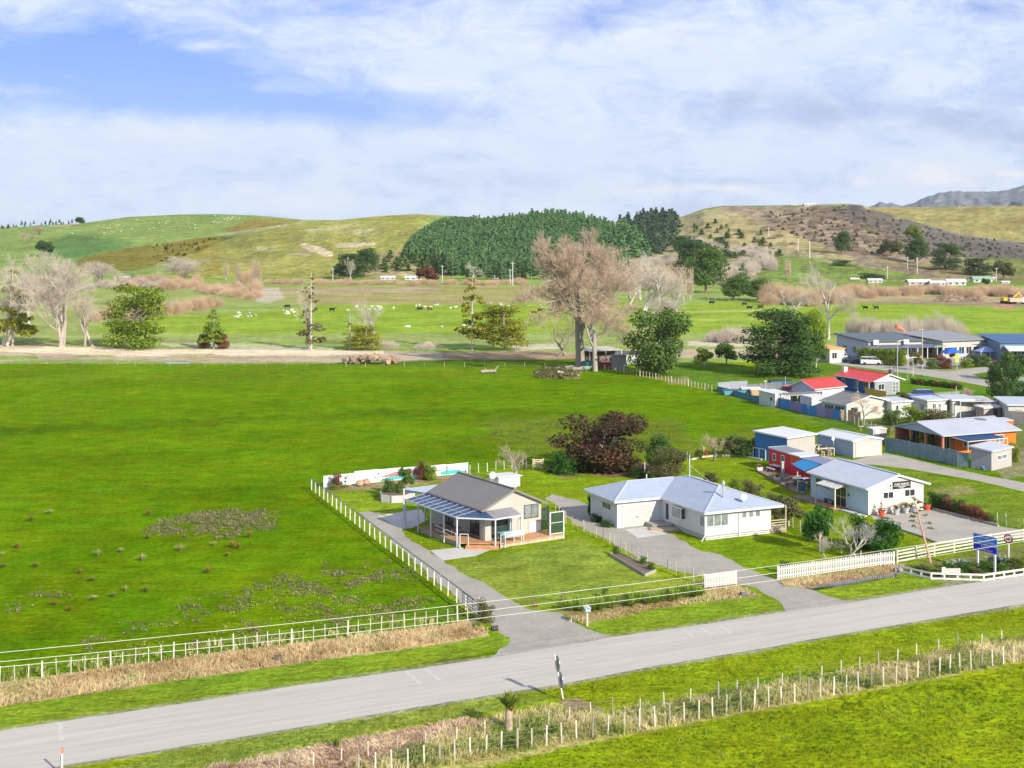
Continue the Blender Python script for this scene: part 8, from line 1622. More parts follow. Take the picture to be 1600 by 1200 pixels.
for i, x in enumerate(range(1428, 1502, 9)):
    tree('hedge_bush', ['leftmost', 'second', 'third', 'fourth', 'fifth', 'sixth', 'seventh', 'eighth', 'rightmost'][i]+' dark bush in the low hedge below the side road', 'hedge', x, 600+i*1.0, 10, 11, 'bush1' if i % 2 else 'bush2', (L_dark, L_rust, L_green)[i % 3], BARK, 'low hedge below the side road')
tree('bare_tree', 'bare garden tree with twisted stem in front of the old grey house', 'tree', 1350, 664, 52, 42, 'bare1', TWIGB, BARK, names=('twigs', 'trunk')); tree('bare_tree', 'bare brown tree in front of the carport', 'tree', 1528, 650, 30, 40, 'bare2', TWIGB, BARK, names=('twigs', 'trunk')); tree('bare_tree', 'upright bare twigs behind the flat roofed cabins', 'tree', 1512, 626, 20, 18, 'bare2', TWIGB, BARK, names=('twigs', 'trunk')); tree('bare_tree', 'thin bare shrub at the white flat roofed cabin wall', 'tree', 1456, 655, 22, 22, 'bare3', TWIGB, BARK, names=('twigs', 'trunk'))
# pot plants, agaves, lilies, flax
def blades(label, x, y, hpx, wpx, leaf, k='blade1', name='grass_plant', cat='plant', group=None, z=0): return tree(name, label, cat, x, y, hpx, wpx, k, leaf, BARK, group, names=('blades', 'trunk'), z=z)
L_rg = leafmat('leaf_rusty_grass', [(0, (.25, .14, .03)), (.5, (.42, .26, .05)), (1, (.55, .40, .12))]); L_yl = leafmat('leaf_yellow_grass', [(0, (.18, .20, .03)), (1, (.45, .42, .10))]); L_lily = leafmat('leaf_lily', [(0, (.16, .27, .02)), (.5, (.30, .48, .04)), (1, (.50, .62, .10))], .45)
blades('yellow green tussock in the first grey pot', 1400.5, 804.5, 10, 18, L_yl, z=.55); blades('rusty tussock in the middle grey pot', 1415.5, 802, 12, 18, L_rg, z=.55); blades('rusty tussock in the white tub by the deck post', 1214.5, 752.5, 9, 18, L_rg, z=.5); blades('orange tussock in the far deck corner tub', 1187, 737, 7, 14, L_rg, z=.5)
tree('potted_shrub', 'twiggy plant in the left red pot', 'plant', 1377.5, 807, 18, 14, 'con3', L_rust, BARK, z=.5); tree('potted_shrub', 'green shrub in the right red pot', 'plant', 1448, 797, 16, 12, 'con3', L_green, BARK, z=.5)
for i, (x, y, h, w_) in enumerate(((1559, 884, 24, 26), (1570, 886, 20, 20), (1500, 886, 14, 24), (1486, 889, 12, 22), (1512, 886, 12, 20), (1548, 882, 16, 20))):
    blades(['tall blue grey agave below the place sign, left', 'tall cream striped agave beside the speed sign', 'grey agave in the middle of the roadside bed', 'low grey agave left in the roadside bed', 'low grey agave right of the bed middle', 'dark agave behind the tall blue grey one'][i], x, y, h, w_, L_agave, 'blade2', 'agave_plant', group='agaves in the roadside bed')
for i in range(26):
    x = 1436+i*6.6+r_.uniform(-2, 2); y = np.interp(x, [1436, 1500, 1610], [893, 896, 886])+r_.uniform(-5, 4)
    tree('bed_shrub', ['low yellow green', 'low dark green', 'rounded olive', 'small grey green'][i % 4]+' shrub in the roadside bed, number %s from the left' % ('one two three four five six seven eight nine ten eleven twelve thirteen fourteen fifteen sixteen seventeen eighteen nineteen twenty twenty-one twenty-two twenty-three twenty-four twenty-five twenty-six'.split()[i]), 'shrub', x, y, r_.uniform(8, 13)+(6 if x > 1580 else 0), r_.uniform(15, 24), 'bush1' if i % 2 else 'bush2', (L_yg, L_green, L_olive, L_gloss)[i % 4], BARK, 'shrubs of the roadside bed')
for i in range(34):
    t = i/33; x = 885+t*208+r_.uniform(-3, 3); y = 958-t*26+r_.uniform(-5, 3)
    if 918 < x < 925 or 968 < x < 980: x += 9
    blades('leafy green lily clump in the row on the front lawn edge', x, y, r_.uniform(20, 28), r_.uniform(28, 38), L_lily, 'blade3', 'lily_clump', 'plant', 'lily clumps along the front lawn')
def cabbage(x, y, tip, label, th=1.0):
    p = Vector(P(x, y)); r = empty('cabbage_tree', label, 'tree', p); k = p.y/F; h = (y-tip)*k
    MB().lathe((0, 0, 0), [(.28, 0), (.24, h*.35), (.14, h*.7), (.1, h*.8)], 9).build('trunk', mat('shaggy_trunk', (.40, .32, .22), .9, .3, 2, .05, 6), r)
    me = tpl('blade2c', lambda: T_blades(33, 150, .075, .2, .95))[0]; me.materials.append(L_yg) if not len(me.materials) else 0
    o = bpy.data.objects.new('leaf_head', me); C.objects.link(o); o.parent = r; o.location = (0, 0, h*.50); o.scale = (h*.66,)*3; o2 = o.copy(); C.objects.link(o2); o2.rotation_euler = (R(150), 0, 1); o2.scale = (h*.28,)*3; o2.location = (0, 0, h*.72); o2.parent = r; o2.name = 'dead_skirt'
    me2 = me.copy(); me2.materials.clear(); me2.materials.append(L_rg); o2.data = me2
cabbage(795, 1142, 1082, 'young cabbage tree in the rank grass by the leaning sign')
blades('small yellow green flax tuft in the dry grass near the bottom', 526, 1170, 22, 26, L_yg, 'blade1', 'flax_plant')
def stalk():
    A = Vector(P(1454, 879)); B0 = Vector(P(1454, 879)); k = A.y/F; top = Vector((A.x-26*k, A.y, (100)*k)); r = empty('flower_stalk', 'tall leaning pinkish agave flower stalk behind the garden rails', 'plant', A)
    d = top-A; MB().tube((0, 0, 0), d, .13, .05, 8).build('stem', mat('stalk_pink', (.55, .30, .22), .7, .1), r)
    m = MB(); rg = random.Random(4)
    Vv = []
    for t in (.97, .90, .84, .76, .70, .60, .52):
        c = d*t; a = rg.uniform(0, 6.28); L = .5+.7*(1-t); e = c+Vector((L*math.cos(a), L*math.sin(a), .2)); m.bar(c, e, .04); Vv.append(e)
        e2 = c-Vector((L*math.cos(a), L*math.sin(a), -.2)); m.bar(c, e2, .04); Vv.append(e2)
    m.build('side_branch', mat('stalk_branch', (.40, .28, .16), .8), r)
    rg2 = np.random.default_rng(3); V, Q, t = crown([(e.x, e.y, e.z, .3, .3, .1) for e in Vv], 260, .10, rg2); me = mesh_np('seed_heads', V, f4=Q, tint=t); link('seed_heads', me, L_olive, r)
stalk()
# --- rank grass, weeds and tussocks
def grass_stuff(name, label, poly, dens, h, leaf, seed, spread=.5, w_=.02, nb=5, clump=0.0, pxspace=True):
    rg = np.random.default_rng(seed); xs = [p[0] for p in poly]; ys_ = [p[1] for p in poly]
    a = P(min(xs), max(ys_)); W = [P(*p)[:2] for p in poly]; wx = [p[0] for p in W]; wy = [p[1] for p in W]
    n = int((max(wx)-min(wx))*(max(wy)-min(wy))*dens); X = rg.uniform(min(wx), max(wx), n); Y = rg.uniform(min(wy), max(wy), n); sd = sdpoly(X, Y, W)
    ok = sd > rg.uniform(-.25, .35, n)
    if clump: ok &= fbm(X*.9, Y*.9, 3, seed) > clump
    X, Y = X[ok], Y[ok]; n = len(X); hh = h*(0.45+1.1*fbm(X*.6, Y*.6, 3, seed+5))
    X = np.repeat(X, nb); Y = np.repeat(Y, nb); hh = np.repeat(hh, nb)*rg.uniform(.6, 1.1, n*nb); N_ = n*nb
    la = rg.uniform(0, 6.28, N_)*.5+fbm(X*.25, Y*.25, 2, seed+9)*9; ln = rg.uniform(.2, 1.3, N_)*spread
    base = np.stack([X+rg.normal(size=N_)*.06, Y+rg.normal(size=N_)*.06, np.zeros(N_)], 1); u = np.stack([np.cos(la), np.sin(la), np.zeros(N_)], 1); fa = rg.uniform(0, 3.14, N_); s = np.stack([np.cos(fa), np.sin(fa), np.zeros(N_)], 1)*w_
    mid = base+u*(ln*hh*.35)[:, None]+np.array([0, 0, 1])*(hh*.62)[:, None]; tip = base+u*(ln*hh)[:, None]+np.array([0, 0, 1])*(hh*(1-.35*np.minimum(ln, 1.2)))[:, None]
    V = np.stack([base-s, base+s, mid+s*.8, mid-s*.8, tip], 1).reshape(-1, 3); b = np.arange(N_)*5
    Q = np.stack([b, b+1, b+2, b+3], 1); T3 = np.stack([b+3, b+2, b+4], 1); tt = np.clip(np.repeat(.5+(fbm(X[::nb]*.5, Y[::nb]*.5, 3, seed+3)-.5)*1.6, nb)+rg.normal(size=N_)*.16, 0, 1)
    me = mesh_np(name, V, f4=Q, f3=T3, tint=np.concatenate([tt, tt])); return tag(link(name, me, leaf), label, kind='stuff')
L_straw = leafmat('blade_straw', [(0, (.48, .34, .16)), (.35, (.70, .54, .30)), (.7, (.78, .63, .38)), (1, (.50, .50, .18))], .35, rand=0); L_mix = leafmat('blade_mixed', [(0, (.14, .24, .03)), (.35, (.32, .38, .07)), (.6, (.56, .52, .20)), (1, (.80, .68, .38))], .35, rand=0); L_pinkg = leafmat('blade_pinkish', [(0, (.48, .32, .20)), (.5, (.70, .52, .36)), (1, (.82, .68, .48))], .35, rand=0)
L_weed = leafmat('leaf_weed', [(0, (.11, .12, .03)), (.5, (.21, .185, .085)), (1, (.32, .28, .15))], .25, rand=0); L_turf = leafmat('blade_turf', [(0, (.14, .21, .010)), (.5, (.25, .34, .016)), (1, (.40, .45, .06))], .45, rand=0)
grass_stuff('dry_grass', 'long straw coloured grass strip between fence and verge', [(-60, 1112), (-60, 1078), (0, 1070), (150, 1049), (328, 1025), (437, 1012), (600, 990), (700, 977), (745, 974), (768, 990), (700, 1003), (600, 1017), (437, 1039), (245, 1067), (0, 1103)], 18, .42, L_straw, 61, .9, .022, 6)
grass_stuff('weed_strip', 'green weeds and tall grass along the paddock side of the fence', [(-60, 1080), (0, 1068), (328, 1022), (745, 968), (740, 962), (560, 984), (328, 1010), (0, 1052), (-60, 1060)], 5, .5, L_mix, 62, .6, .03, 6, .45)
grass_stuff('rank_grass', 'rank pale grass between the near fence and the road verge', [(540, 1205), (620, 1180), (700, 1148), (790, 1118), (850, 1105), (880, 1110), (940, 1117), (1040, 1100), (1200, 1070), (1400, 1033), (1500, 1012), (1640, 990), (1680, 1010), (1600, 1034), (1400, 1070), (1200, 1106), (1000, 1142), (800, 1178), (660, 1205)], 16, .50, L_mix, 63, .95, .024, 6)
grass_stuff('dry_grass', 'pinkish dry matted grass on the near bank at the bottom', [(270, 1215), (340, 1195), (430, 1182), (540, 1158), (640, 1140), (750, 1122), (775, 1126), (770, 1150), (700, 1160), (600, 1190), (540, 1210)], 22, .34, L_pinkg, 64, 1.2, .026, 6)
grass_stuff('dry_grass', 'tawny grass along the ditch below the long picket fence', [(1220, 909), (1376, 886), (1412, 884), (1405, 893), (1300, 908), (1262, 917), (1232, 918)], 22, .28, L_straw, 65, .9, .02, 6)
grass_stuff('dry_grass', 'tawny grass below the lily row and picket panel', [(890, 966), (930, 962), (1000, 950), (1095, 934), (1102, 922), (1155, 918), (1180, 930), (1100, 940), (1010, 955), (920, 976), (893, 972)], 20, .26, L_straw, 66, .9, .02, 6)
grass_stuff('verge_grass', 'short tufty grass on the near road verge', [(110, 1206), (376, 1157), (700, 1103), (875, 1075), (1012, 1049), (1200, 1019), (1443, 976), (1640, 944), (1640, 985), (1400, 1028), (1200, 1065), (950, 1110), (860, 1094), (760, 1115), (560, 1150), (400, 1180), (250, 1210)], 10, .14, L_turf, 67, .7, .02, 4)
grass_stuff('paddock_grass', 'tufty green grass of the near corner paddock', [(640, 1215), (800, 1185), (1000, 1148), (1200, 1112), (1400, 1076), (1640, 1036), (1700, 1215)], 7, .2, L_turf, 68, .8, .028, 4)
def weeds(name, label, polys, dens, s, leaf, seed, clump, hz=.18):
    rg = np.random.default_rng(seed); Vs = []; Q_ = []; T_ = []; n0 = 0
    for poly in polys:
        W = [P(*p)[:2] for p in poly]; wx = [p[0] for p in W]; wy = [p[1] for p in W]; n = int((max(wx)-min(wx))*(max(wy)-min(wy))*dens); X = rg.uniform(min(wx), max(wx), n); Y = rg.uniform(min(wy), max(wy), n)
        ok = (sdpoly(X, Y, W) > rg.uniform(-1.0, 1.5, n)) & (fbm(X*.45, Y*.45, 4, seed) > clump); X, Y = X[ok], Y[ok]; n = len(X)
        if not n: continue
        m = 9; X = np.repeat(X, m)+rg.normal(size=n*m)*.16; Y = np.repeat(Y, m)+rg.normal(size=n*m)*.16; Z = rg.uniform(.02, hz, n*m); c = np.stack([X, Y, Z], 1); nr = rg.normal(size=(n*m, 3)); nr[:, 2] += .8; nr /= np.linalg.norm(nr, axis=1, keepdims=True)
        V, Q = quads(c, nr, s*rg.uniform(.5, 1.3, n*m), rg); Vs.append(V); Q_.append(Q+n0); n0 += len(V); T_.append(np.clip(np.repeat(rg.uniform(.2, .9, n), m)+rg.normal(size=n*m)*.15, 0, 1))
    return tag(link(name, mesh_np(name, np.concatenate(Vs), f4=np.concatenate(Q_), tint=np.concatenate(T_)), leaf), label, kind='stuff')
weeds('weed_patch', 'big patch of dried brown weeds in the left paddock', [[(225, 828), (270, 806), (340, 798), (400, 795), (430, 802), (425, 815), (430, 828), (380, 832), (365, 842), (300, 843), (250, 838)]], 9, .085, L_weed, 71, .36)
weeds('weed_patch', 'scattered brown dock weeds across the lower left paddock', [[(200, 975), (300, 940), (420, 910), (520, 880), (600, 870), (640, 890), (700, 940), (600, 975), (400, 1005), (150, 1035), (130, 1000)], [(0, 935), (90, 920), (110, 935), (90, 955), (0, 960)], [(430, 905), (560, 880), (620, 900), (500, 930)]], 4.5, .08, L_weed, 72, .55)
weeds('weed_patch', 'yellow green weeds scattered near the lower left fence', [[(200, 960), (330, 930), (460, 915), (600, 930), (700, 960), (500, 985), (300, 1010), (180, 1020)]], 3, .07, L_yl, 73, .56)
weeds('weed_patch', 'rough weeds and rushes in the paddock behind the dark tree', [[(700, 700), (780, 668), (860, 650), (1060, 660), (1080, 690), (1000, 700), (850, 710)], [(120, 770), (230, 750), (240, 765), (150, 780)]], .9, .10, L_olive, 74, .60)
weeds('weed_patch', 'rough tussock mound before the big bare trees', [[(835, 588), (850, 578), (885, 576), (905, 586), (890, 592), (850, 594)]], 3, .22, L_olive, 75, .35, .9)
RT = 'rush tussocks in the left paddock'
rr3 = random.Random(21)
TUS = [(77, 803), (27, 857), (55, 886), (153, 869), (125, 897), (176, 932), (196, 924), (232, 806), (231, 842), (222, 877), (362, 856), (355, 869), (334, 854), (390, 841), (143, 908), (145, 937), (85, 946), (5, 887), (2, 869), (109, 956), (49, 815), (282, 862), (325, 896), (228, 925), (188, 863), (373, 858)]
for i, (x, y) in enumerate(TUS):
    o_ = i % 3; blades('%s rush tussock %s' % (['olive green', 'orange brown', 'yellow brown'][o_], 'in the left paddock'), x, y, rr3.uniform(7, 14), rr3.uniform(12, 20), (L_mix, L_rg, L_yl)[o_], 'ground', 'rush_tussock', 'plant', RT)
# ---------------------------------------------------------------- vehicles
M_tyre = mat('tyre', (.02, .02, .02), .8); M_rim = mat('rim', (.45, .45, .47), .3, metal=.7); M_cglass = mat('car_glass', (.02, .03, .04), .05, spec=.9)
def car(name, label, x, y, rz, L, W_, st, paint, cabin, two=None):
    """st: stations along the body (x, z_low, z_belt, half width); cabin: (x0, x1, x2, x3, z_top)"""
    r = empty(name, label, 'vehicle', P(x, y), rz); m = MB(); rings = []
    for xs_, zl, zb, hw in st: rings.append([(xs_, -hw*.92, zl), (xs_, -hw, zl+.18), (xs_, -hw, zb-.12), (xs_, -hw*.94, zb), (xs_, hw*.94, zb), (xs_, hw, zb-.12), (xs_, hw, zl+.18), (xs_, hw*.92, zl)])
    n = 8; vs = [p for q in rings for p in q]; fs = [(i*n+k, (i+1)*n+k, (i+1)*n+(k+1) % n, i*n+(k+1) % n) for i in range(len(rings)-1) for k in range(n)]
    fs += [tuple(range(n)), tuple(reversed(range((len(rings)-1)*n, len(rings)*n)))]; m.add(vs, fs); body = m.build('body', paint, r)
    x0, x1, x2, x3, zt = cabin; hw = W_/2; zb = st[len(st)//2][2]
    def ring(z, f, xa, xb): return [(xa, -hw*f, z), (xb, -hw*f, z), (xb, hw*f, z), (xa, hw*f, z)]
    MB().hexa(ring(zb-.02, .90, x0, x3), ring(zt-.08, .78, x1, x2)).build('windows', M_cglass, r)
    MB().hexa(ring(zt-.085, .80, x1-.04, x2+.04), ring(zt, .74, x1+.06, x2-.06)).build('roof', paint, r)
    pm = MB()
    for s in (-1, 1):
        for t in (0, .36, .68, 1): a = x0+(x3-x0)*t; b = x1+(x2-x1)*t; pm.bar((a, s*hw*.905, zb-.02), (b, s*hw*.785, zt-.06), .09, .03)
    pm.build('pillars', paint, body)
    for sx in (st[0][0]+L*.19, st[-1][0]-L*.19):
        for s in (-1, 1):
            t = MB().lathe((sx, s*(hw-.10), .33), [(.33, -.11), (.34, -.08), (.34, .08), (.33, .11)], 14, axis='y').build('wheel', M_tyre, r)
            MB().lathe((sx, s*(hw-.02 if s > 0 else hw-.02), .33), [(.2, -.02*s), (.2, .03*s)], 10, axis='y').build('rim', M_rim, t)
    fx, rx = st[-1][0], st[0][0]
    for s in (-1, 1):
        MB().box(fx-.03, fx+.02, s*hw*.72-.16, s*hw*.72+.16, .62, .80).build('headlight', M_glassg, r); MB().box(rx-.02, rx+.03, s*hw*.8-.09, s*hw*.8+.09, .75, 1.0).build('taillight', mat('tail_red', (.4, .02, .02), .4) if 'tail_red' not in bpy.data.materials else bpy.data.materials['tail_red'], r)
    MB().box(fx-.02, fx+.05, -hw*.8, hw*.8, .32, .5).build('bumper', M_dframe, r)
    return r
P_w = mat('car_white', (.70, .70, .70), .25, .02, coat=.5); P_b = mat('car_blue', (.015, .035, .30), .25, .03, coat=.8); P_s = mat('car_slate', (.06, .09, .13), .25, .03, coat=.6); P_n = mat('car_navy', (.02, .03, .07), .25, .03, coat=.6)
van = lambda L, h: [(-L/2, .35, 1.15, .80), (-L/2+.15, .28, 1.2, .90), (0, .28, 1.2, .92), (L/2-.8, .28, 1.15, .92), (L/2-.3, .3, 1.0, .88), (L/2, .38, .85, .78)]
suv = lambda L: [(-L/2, .45, 1.05, .82), (-L/2+.15, .35, 1.1, .92), (0, .35, 1.1, .94), (L/2-1.3, .35, 1.08, .94), (L/2-.25, .38, .98, .88), (L/2, .48, .88, .80)]
car('minibus', 'white minibus parked at the school entrance', 1310, 563, R(-12), 5.2, 1.84, van(5.2, 2), P_w, (-2.55, -2.45, 1.35, 2.0, 2.25))
car('people_mover', 'white people mover parked beside the yellow green hedge', 1361.5, 570, R(-12), 4.8, 1.84, van(4.8, 2), P_w, (-2.35, -2.2, 1.0, 1.75, 1.85))
car('parked_car', 'dark slate car with pale bonnet between the two white vans', 1331, 566, R(168), 4.3, 1.84, suv(4.3), P_s, (-2.0, -1.7, .5, 1.1, 1.6)); car('parked_car', 'navy car partly hidden beside the white people mover', 1342, 568, R(-10), 4.2, 1.84, suv(4.2), P_n, (-2.0, -1.7, .5, 1.1, 1.55))
car('parked_car', 'dark car left of the white minibus', 1288, 560, R(-12), 4.2, 1.84, suv(4.2), P_n, (-2.0, -1.7, .5, 1.1, 1.55))
car('station_wagon', 'blue estate car parked on the lawn right of the cottage', 1437.5, 624, R(192), 4.8, 1.88, suv(4.8), P_b, (-2.3, -2.1, .7, 1.3, 1.75))
# digger far right
dg = empty('digger', 'yellow excavator on the far right flat', 'digger', P(1574, 474), R(10)); k = 1
MB().box(-2.2, 2.2, -1.6, -.9, 0, .9).build('track', M_dframe, dg); MB().box(-2.2, 2.2, .9, 1.6, 0, .9).build('track', M_dframe, dg)
MB().hexa([(-2.4, -1.4, 1.0), (2.0, -1.4, 1.0), (2.0, 1.4, 1.0), (-2.4, 1.4, 1.0)], [(-2.2, -1.4, 2.3), (1.6, -1.4, 2.3), (1.6, 1.4, 2.3), (-2.2, 1.4, 2.3)]).build('body', mat('digger_yellow', (.75, .48, .03), .5), dg); MB().box(.2, 1.8, -1.3, 0, 2.31, 3.6).build('cab', M_cglass, dg); MB().bar((2, 0, 2), (5, 0, 4.2), .4).bar((5, 0, 4.2), (6.6, 0, 1.2), .3).build('boom', bpy.data.materials['digger_yellow'], dg)
tr = empty('work_truck', 'pale work truck beside the yellow excavator', 'truck', P(1590, 475), R(5)); MB().box(-3.6, 1.4, -1.2, 1.2, .9, 2.3).build('tray', mat('tray_tan', (.55, .42, .30), .7), tr); MB().hexa([(1.5, -1.1, .6), (3.4, -1.1, .6), (3.4, 1.1, .6), (1.5, 1.1, .6)], [(1.6, -1.05, 2.6), (2.9, -1.05, 2.6), (2.9, 1.05, 2.6), (1.6, 1.05, 2.6)]).build('cab', M_white, tr)
for x in (-2.6, -1.4, 2.5): MB().tube((x, -1.2, .5), (x, 1.2, .5), .5, k=12).build('wheel', M_tyre, tr)
# ---------------------------------------------------------------- animals
def animal_mesh(name, L, bh, bw, legh, headr, neck, mcol, horns=False, seed=0):
    """one continuous body: torso, neck and head lofted along a spine, legs drawn out of the belly"""
    v = []; f = []; n = 8
    sp = [(-L*.52, legh+bh*.55, .18, .2), (-L*.46, legh+bh*.55, .8, .8), (-L*.25, legh+bh*.5, 1, 1), (0, legh+bh*.46, 1.0, 1.05), (L*.28, legh+bh*.48, .95, 1.0), (L*.44, legh+bh*.6, .7, .75), (L*.54, neck[0], .42, .45), (L*.62, neck[1], .36, .36), (L*.74, neck[1]-.06*L, .30, .28), (L*.84, neck[1]-.14*L, .14, .14)]
    for x, z, sw, sh in sp:
        for i in range(n): a = 2*math.pi*i/n; v.append((x, math.cos(a)*bw/2*sw, z+math.sin(a)*bh/2*sh))
    for j in range(len(sp)-1):
        for i in range(n): f.append((j*n+i, j*n+(i+1) % n, (j+1)*n+(i+1) % n, (j+1)*n+i))
    f.append(tuple(reversed(range(n)))); f.append(tuple(range((len(sp)-1)*n, len(sp)*n)))
    for lx, off in ((-L*.36, -.04*L), (L*.32, .0)):
        for s in (-1, 1):
            b = len(v); r0, r1 = bw*.15, bw*.07; pts = ((lx, legh+bh*.3, r0*1.3), (lx+off, legh*.55, r1*1.3), (lx+off*.2, .03, r1))
            for x, z, r in pts:
                for i in range(5): a = 2*math.pi*i/5; v.append((x+math.cos(a)*r, s*bw*.28+math.sin(a)*r, z))
            for j in range(2):
                for i in range(5): f.append((b+j*5+i, b+j*5+(i+1) % 5, b+(j+1)*5+(i+1) % 5, b+(j+1)*5+i))
    b = len(v); hx, hz = L*.63, neck[1]+.1*L
    for s in (-1, 1): c = len(v); v += [(hx, s*bw*.12, hz-.04*L), (hx-.03*L, s*bw*.38, hz), (hx-.06*L, s*bw*.12, hz-.06*L)]; f.append((c, c+1, c+2))
    c = len(v); v += [(-L*.52, -.03, legh+bh*.7), (-L*.52, .03, legh+bh*.7), (-L*.58, 0, legh*.6)]; f.append((c, c+1, c+2))
    me = bpy.data.meshes.new(name); me.from_pydata(v, [], f); me.materials.append(mcol); me.polygons.foreach_set('use_smooth', [True]*len(f)); me.update(); return me
wool = mat('sheep_wool', (.62, .60, .52), .95, .1, 2, obj_rand=.12); MEs = [animal_mesh('sheep', 1.25, .62, .55, .34, .12, (.62, .50), wool), animal_mesh('sheep', 1.25, .62, .55, .34, .12, (.85, .95), wool)]
MEc = {c: [animal_mesh('cow', 2.2, .85, .75, .62, .2, nk, mat('cow_'+c, col, .8, .15, 2)) for nk in ((1.0, .75), (1.5, 1.6))] for c, col in (('black', (.02, .02, .02)), ('brown', (.16, .07, .035)))}
rs = random.Random(33); spots = []
for x0, x1, y0, y1, n in ((434, 460, 484, 493, 9), (540, 600, 480, 487, 8), (585, 625, 480, 486, 10), (640, 690, 478, 487, 8), (690, 735, 478, 484, 4), (765, 800, 476, 481, 6), (840, 880, 474, 486, 9), (362, 410, 490, 498, 8), (690, 725, 508, 513, 2), (790, 830, 505, 514, 6), (625, 640, 508, 514, 2), (860, 900, 478, 492, 5)):
    for _ in range(n): spots.append((rs.uniform(x0, x1), rs.uniform(y0, y1)))
for i, (x, y) in enumerate(spots):
    o = bpy.data.objects.new('sheep', MEs[i % 2]); C.objects.link(o); o.location = P(x, y); o.rotation_euler = (0, 0, rs.uniform(0, 6.28)); s = rs.uniform(.8, 1.0); o.scale = (s, s, s)
    tag(o, 'cream white sheep grazing on the bright green river flat', 'sheep', 'sheep on the river flat')
hs = []
for x0, x1, y0, y1, n in ((345, 375, 339, 346, 16), (310, 350, 337, 350, 12), (250, 300, 338, 350, 8), (150, 200, 350, 368, 16), (170, 260, 343, 362, 14), (290, 330, 350, 362, 5), (100, 160, 352, 372, 5)):
    for _ in range(n): hs.append((rs.uniform(x0, x1), rs.uniform(y0, y1)))
for i, (x, y) in enumerate(hs):
    c = float(np.interp(x, *zip(*HILLS['west']['crest'])));
    if y < c+1.5: y = c+2
    o = bpy.data.objects.new('sheep', MEs[i % 2]); C.objects.link(o); o.location = HP('west', x, y); o.rotation_euler = (0, 0, rs.uniform(0, 6.28)); s = rs.uniform(.9, 1.15); o.scale = (s, s, s)
    tag(o, 'tiny white sheep grazing high on the left green hill', 'sheep', 'sheep on the left hill')
for x, y, c, lab in ((449, 482, 'black', 'black cow behind the left sheep cluster'), (519, 487, 'black', 'black cow right of the half dead pine'), (656, 486, 'black', 'black cow among the middle sheep'), (671, 486, 'brown', 'brown cow right of the black one among the middle sheep'), (844, 488, 'brown', 'reddish brown cow, right one left of the towering poplar'), (835, 492, 'brown', 'reddish brown cow, left one left of the towering poplar'), (1112, 476, 'black', 'dark cow at the left of the right paddock'), (1163, 478, 'black', 'black cow in the middle of the right paddock'), (1171, 484, 'black', 'black cow nearest in the right paddock'), (1188, 483, 'black', 'black cow at the treetop edge of the right paddock'), (1352, 484, 'black', 'black cow, left of the pair on the far right paddock'), (1369, 484, 'black', 'black cow, right of the pair on the far right paddock')):
    o = bpy.data.objects.new('cow', MEc[c][rs.randrange(2)]); C.objects.link(o); o.location = P(x, y); o.rotation_euler = (0, 0, rs.uniform(-.6, .6)+(3.14 if rs.random() < .5 else 0)); o.scale = (.95,)*3; tag(o, lab, 'cow', 'cattle on the river flat')
# ---------------------------------------------------------------- logs, rocks and yard clutter
def logpile():
    rg = random.Random(8); o0 = Vector(P(583, 567)); ends = mat('cut_wood', (.52, .33, .20), .8, .15, 1); bk = mat('log_bark', (.26, .19, .15), .9, .2, 1); m1 = None
    for i in range(34):
        t = rg.random(); x = 536+t*86; lay = rg.random(); p = Vector(P(x, 568)); z = .4+lay*1.5*(1-abs(t-.55)*1.2); r = rg.uniform(.35, .6)
        o = empty('cut_log', 'cut log in the pile at the far paddock fence', 'log', (p.x, p.y+rg.uniform(-1.5, 1.5), z), rg.uniform(-.5, .5)+1.2, 'cut logs in the pile'); L = rg.uniform(1.2, 2.6)
        a = MB().tube((-L/2, 0, 0), (L/2, 0, 0), r, r*.9, 9).build('bark', bk if x > 550 else mat('dark_log', (.10, .10, .13), .9, .2) if 'dark_log' not in bpy.data.materials else bpy.data.materials['dark_log'], o)
        MB().tube((-L/2-.012, 0, 0), (-L/2-.002, 0, 0), r*.93, r*.93, 9).build('cut_face', ends, o)
logpile()
dl = empty('dead_log', 'grey fallen log with a stub lying in the paddock', 'log', P(765, 583), .1); MB().tube((-1.8, 0, .35), (1.4, .2, .45), .38, .3, 9).tube((1.0, .1, .5), (1.9, .2, 1.5), .2, .08, 7).tube((-.6, 0, .5), (-1.2, -.3, 1.1), .14, .05, 6).build('bark', BARK, dl)
dl = empty('dead_log', 'long pale fallen trunk on the tussock mound', 'log', P(884, 587), 0); MB().tube((-1.6, .3, .6), (2.6, -1.6, .25), .45, .15, 9).build('bark', BARKP, dl)
def yard(x, y, w_, d, h, c, lab, name='farm_bin', cat='bin', rz=.1):
    r = empty(name, lab, cat, P(x, y), rz); m = mat('yard_'+name+str(x), c, .6, .15, 1)
    MB().hexa([(-w_/2*.9, -d/2*.9, .1), (w_/2*.9, -d/2*.9, .1), (w_/2*.9, d/2*.9, .1), (-w_/2*.9, d/2*.9, .1)], [(-w_/2, -d/2, h), (w_/2, -d/2, h), (w_/2, d/2, h), (-w_/2, d/2, h)]).build('body', m, r); MB().box(-w_/2-.05, w_/2+.05, -d/2-.05, d/2+.05, h, h+.08).build('lid', M_dframe if c[0] < .3 else M_white, r)
    for s in (-1, 1): MB().box(s*w_*.4-.1, s*w_*.4+.1, -d*.4, d*.4, 0, .1).build('skid', M_greyt, r)
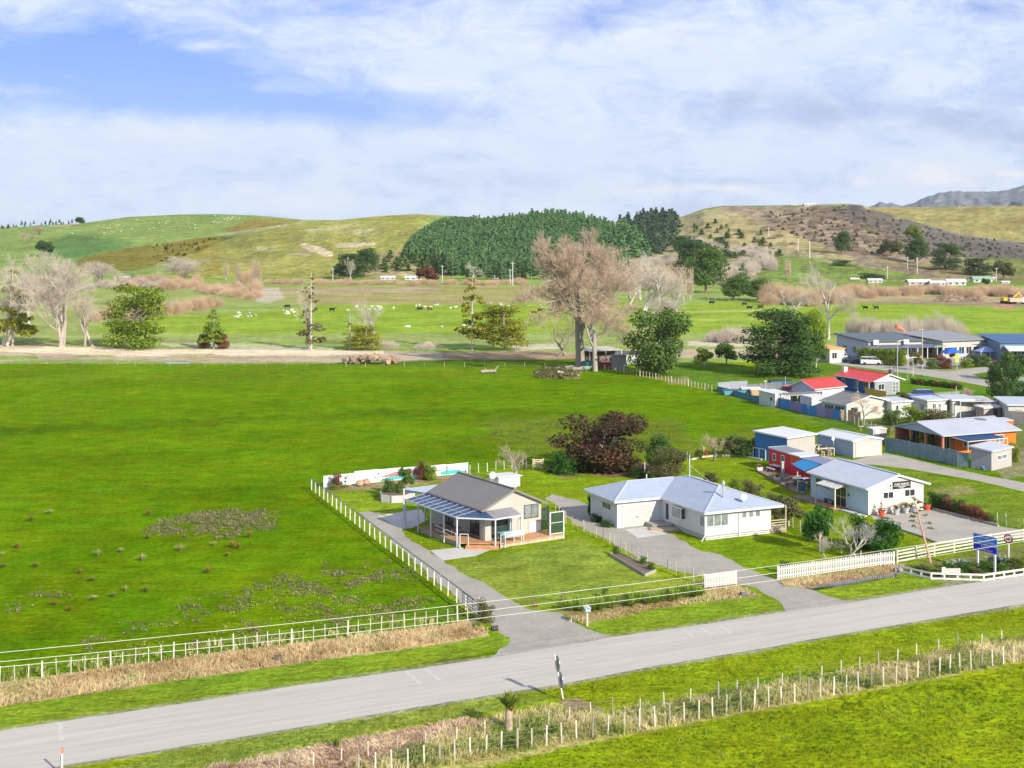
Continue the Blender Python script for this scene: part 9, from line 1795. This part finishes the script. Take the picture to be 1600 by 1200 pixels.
yard(919.5, 577, 2.4, 1.4, 1.7, (.06, .36, .33), 'teal tub between the two big bare trunks'); yard(947, 575, 2.0, 1.3, 1.3, (.45, .04, .04), 'red trailer bin right of the second bare trunk'); yard(921, 562, 2.8, 1.5, 1.2, (.30, .38, .75), 'pale blue trough under the dark open shed'); yard(984, 566, 5.2, 2.2, 1.5, (.62, .60, .55), 'long white caravan body right of the grey shed', 'caravan', 'caravan'); yard(990, 569, 3.6, 1.6, .7, (.50, .50, .48), 'low pale trailer before the white caravan body', 'flat_trailer', 'trailer'); yard(956, 573, .9, .9, 1.9, (.02, .04, .16), 'navy drum against the grey shed')
yard(1150, 617, 5, 1.8, .9, (.10, .30, .42), 'teal boat shaped trough by the low blue fence', 'old_boat', 'boat'); yard(1172, 616, 3.6, 1.6, 1.2, (.60, .55, .45), 'pale cream tank behind the low blue fence'); yard(1185, 618, 3.2, 1.8, 1.1, (.50, .33, .18), 'orange brown soil box behind the low blue fence', 'compost_box', 'box'); yard(1219, 606.5, 4.2, 1.8, 1.5, (.04, .14, .22), 'dark blue covered ute beside the lean to', 'covered_ute', 'vehicle')
m = MB(); rg = random.Random(2); rp = empty('timber_heap', 'heap of grey boards and rails under the towering bare tree', 'pile', P(893, 580), 0)
for i in range(22): a = Vector((rg.uniform(-4, 3.5), rg.uniform(-1, 1), rg.uniform(.1, .9))); b = a+Vector((rg.uniform(1, 3), rg.uniform(-.6, .6), rg.uniform(-.3, .3))); m.bar(a, b, .12, .2)
m.build('boards', M_greyt, rp)
rh = empty('brush_heap', 'heap of uprooted stumps on the far right flat', 'pile', P(1496, 471), 0); m = MB()
for i in range(60): a = Vector((rg.uniform(-9, 9), rg.uniform(-2, 2), rg.uniform(0, 2.2)*(1))); b = a+Vector((rg.uniform(-2.5, 2.5), rg.uniform(-1, 1), rg.uniform(-.5, 1.3))); m.tube(a, b, .22, .08, 5)
m.build('branches', BARKD, rh)
# ---------------------------------------------------------------- air
def haze():
    m = bpy.data.materials.new('haze_air'); m.use_nodes = True; t = m.node_tree; t.nodes.clear(); o = t.nodes.new('ShaderNodeOutputMaterial'); v = t.nodes.new('ShaderNodeVolumePrincipled')
    v.inputs['Color'].default_value = (.86, .92, 1, 1); v.inputs['Density'].default_value = HAZE; t.links.new(v.outputs[0], o.inputs['Volume'])
    tag(MB().box(-16000, 16000, -300, 13000, -190, 900).build('haze', m), 'thin blue haze over the valley', kind='stuff')
HAZE = 4e-5
haze()
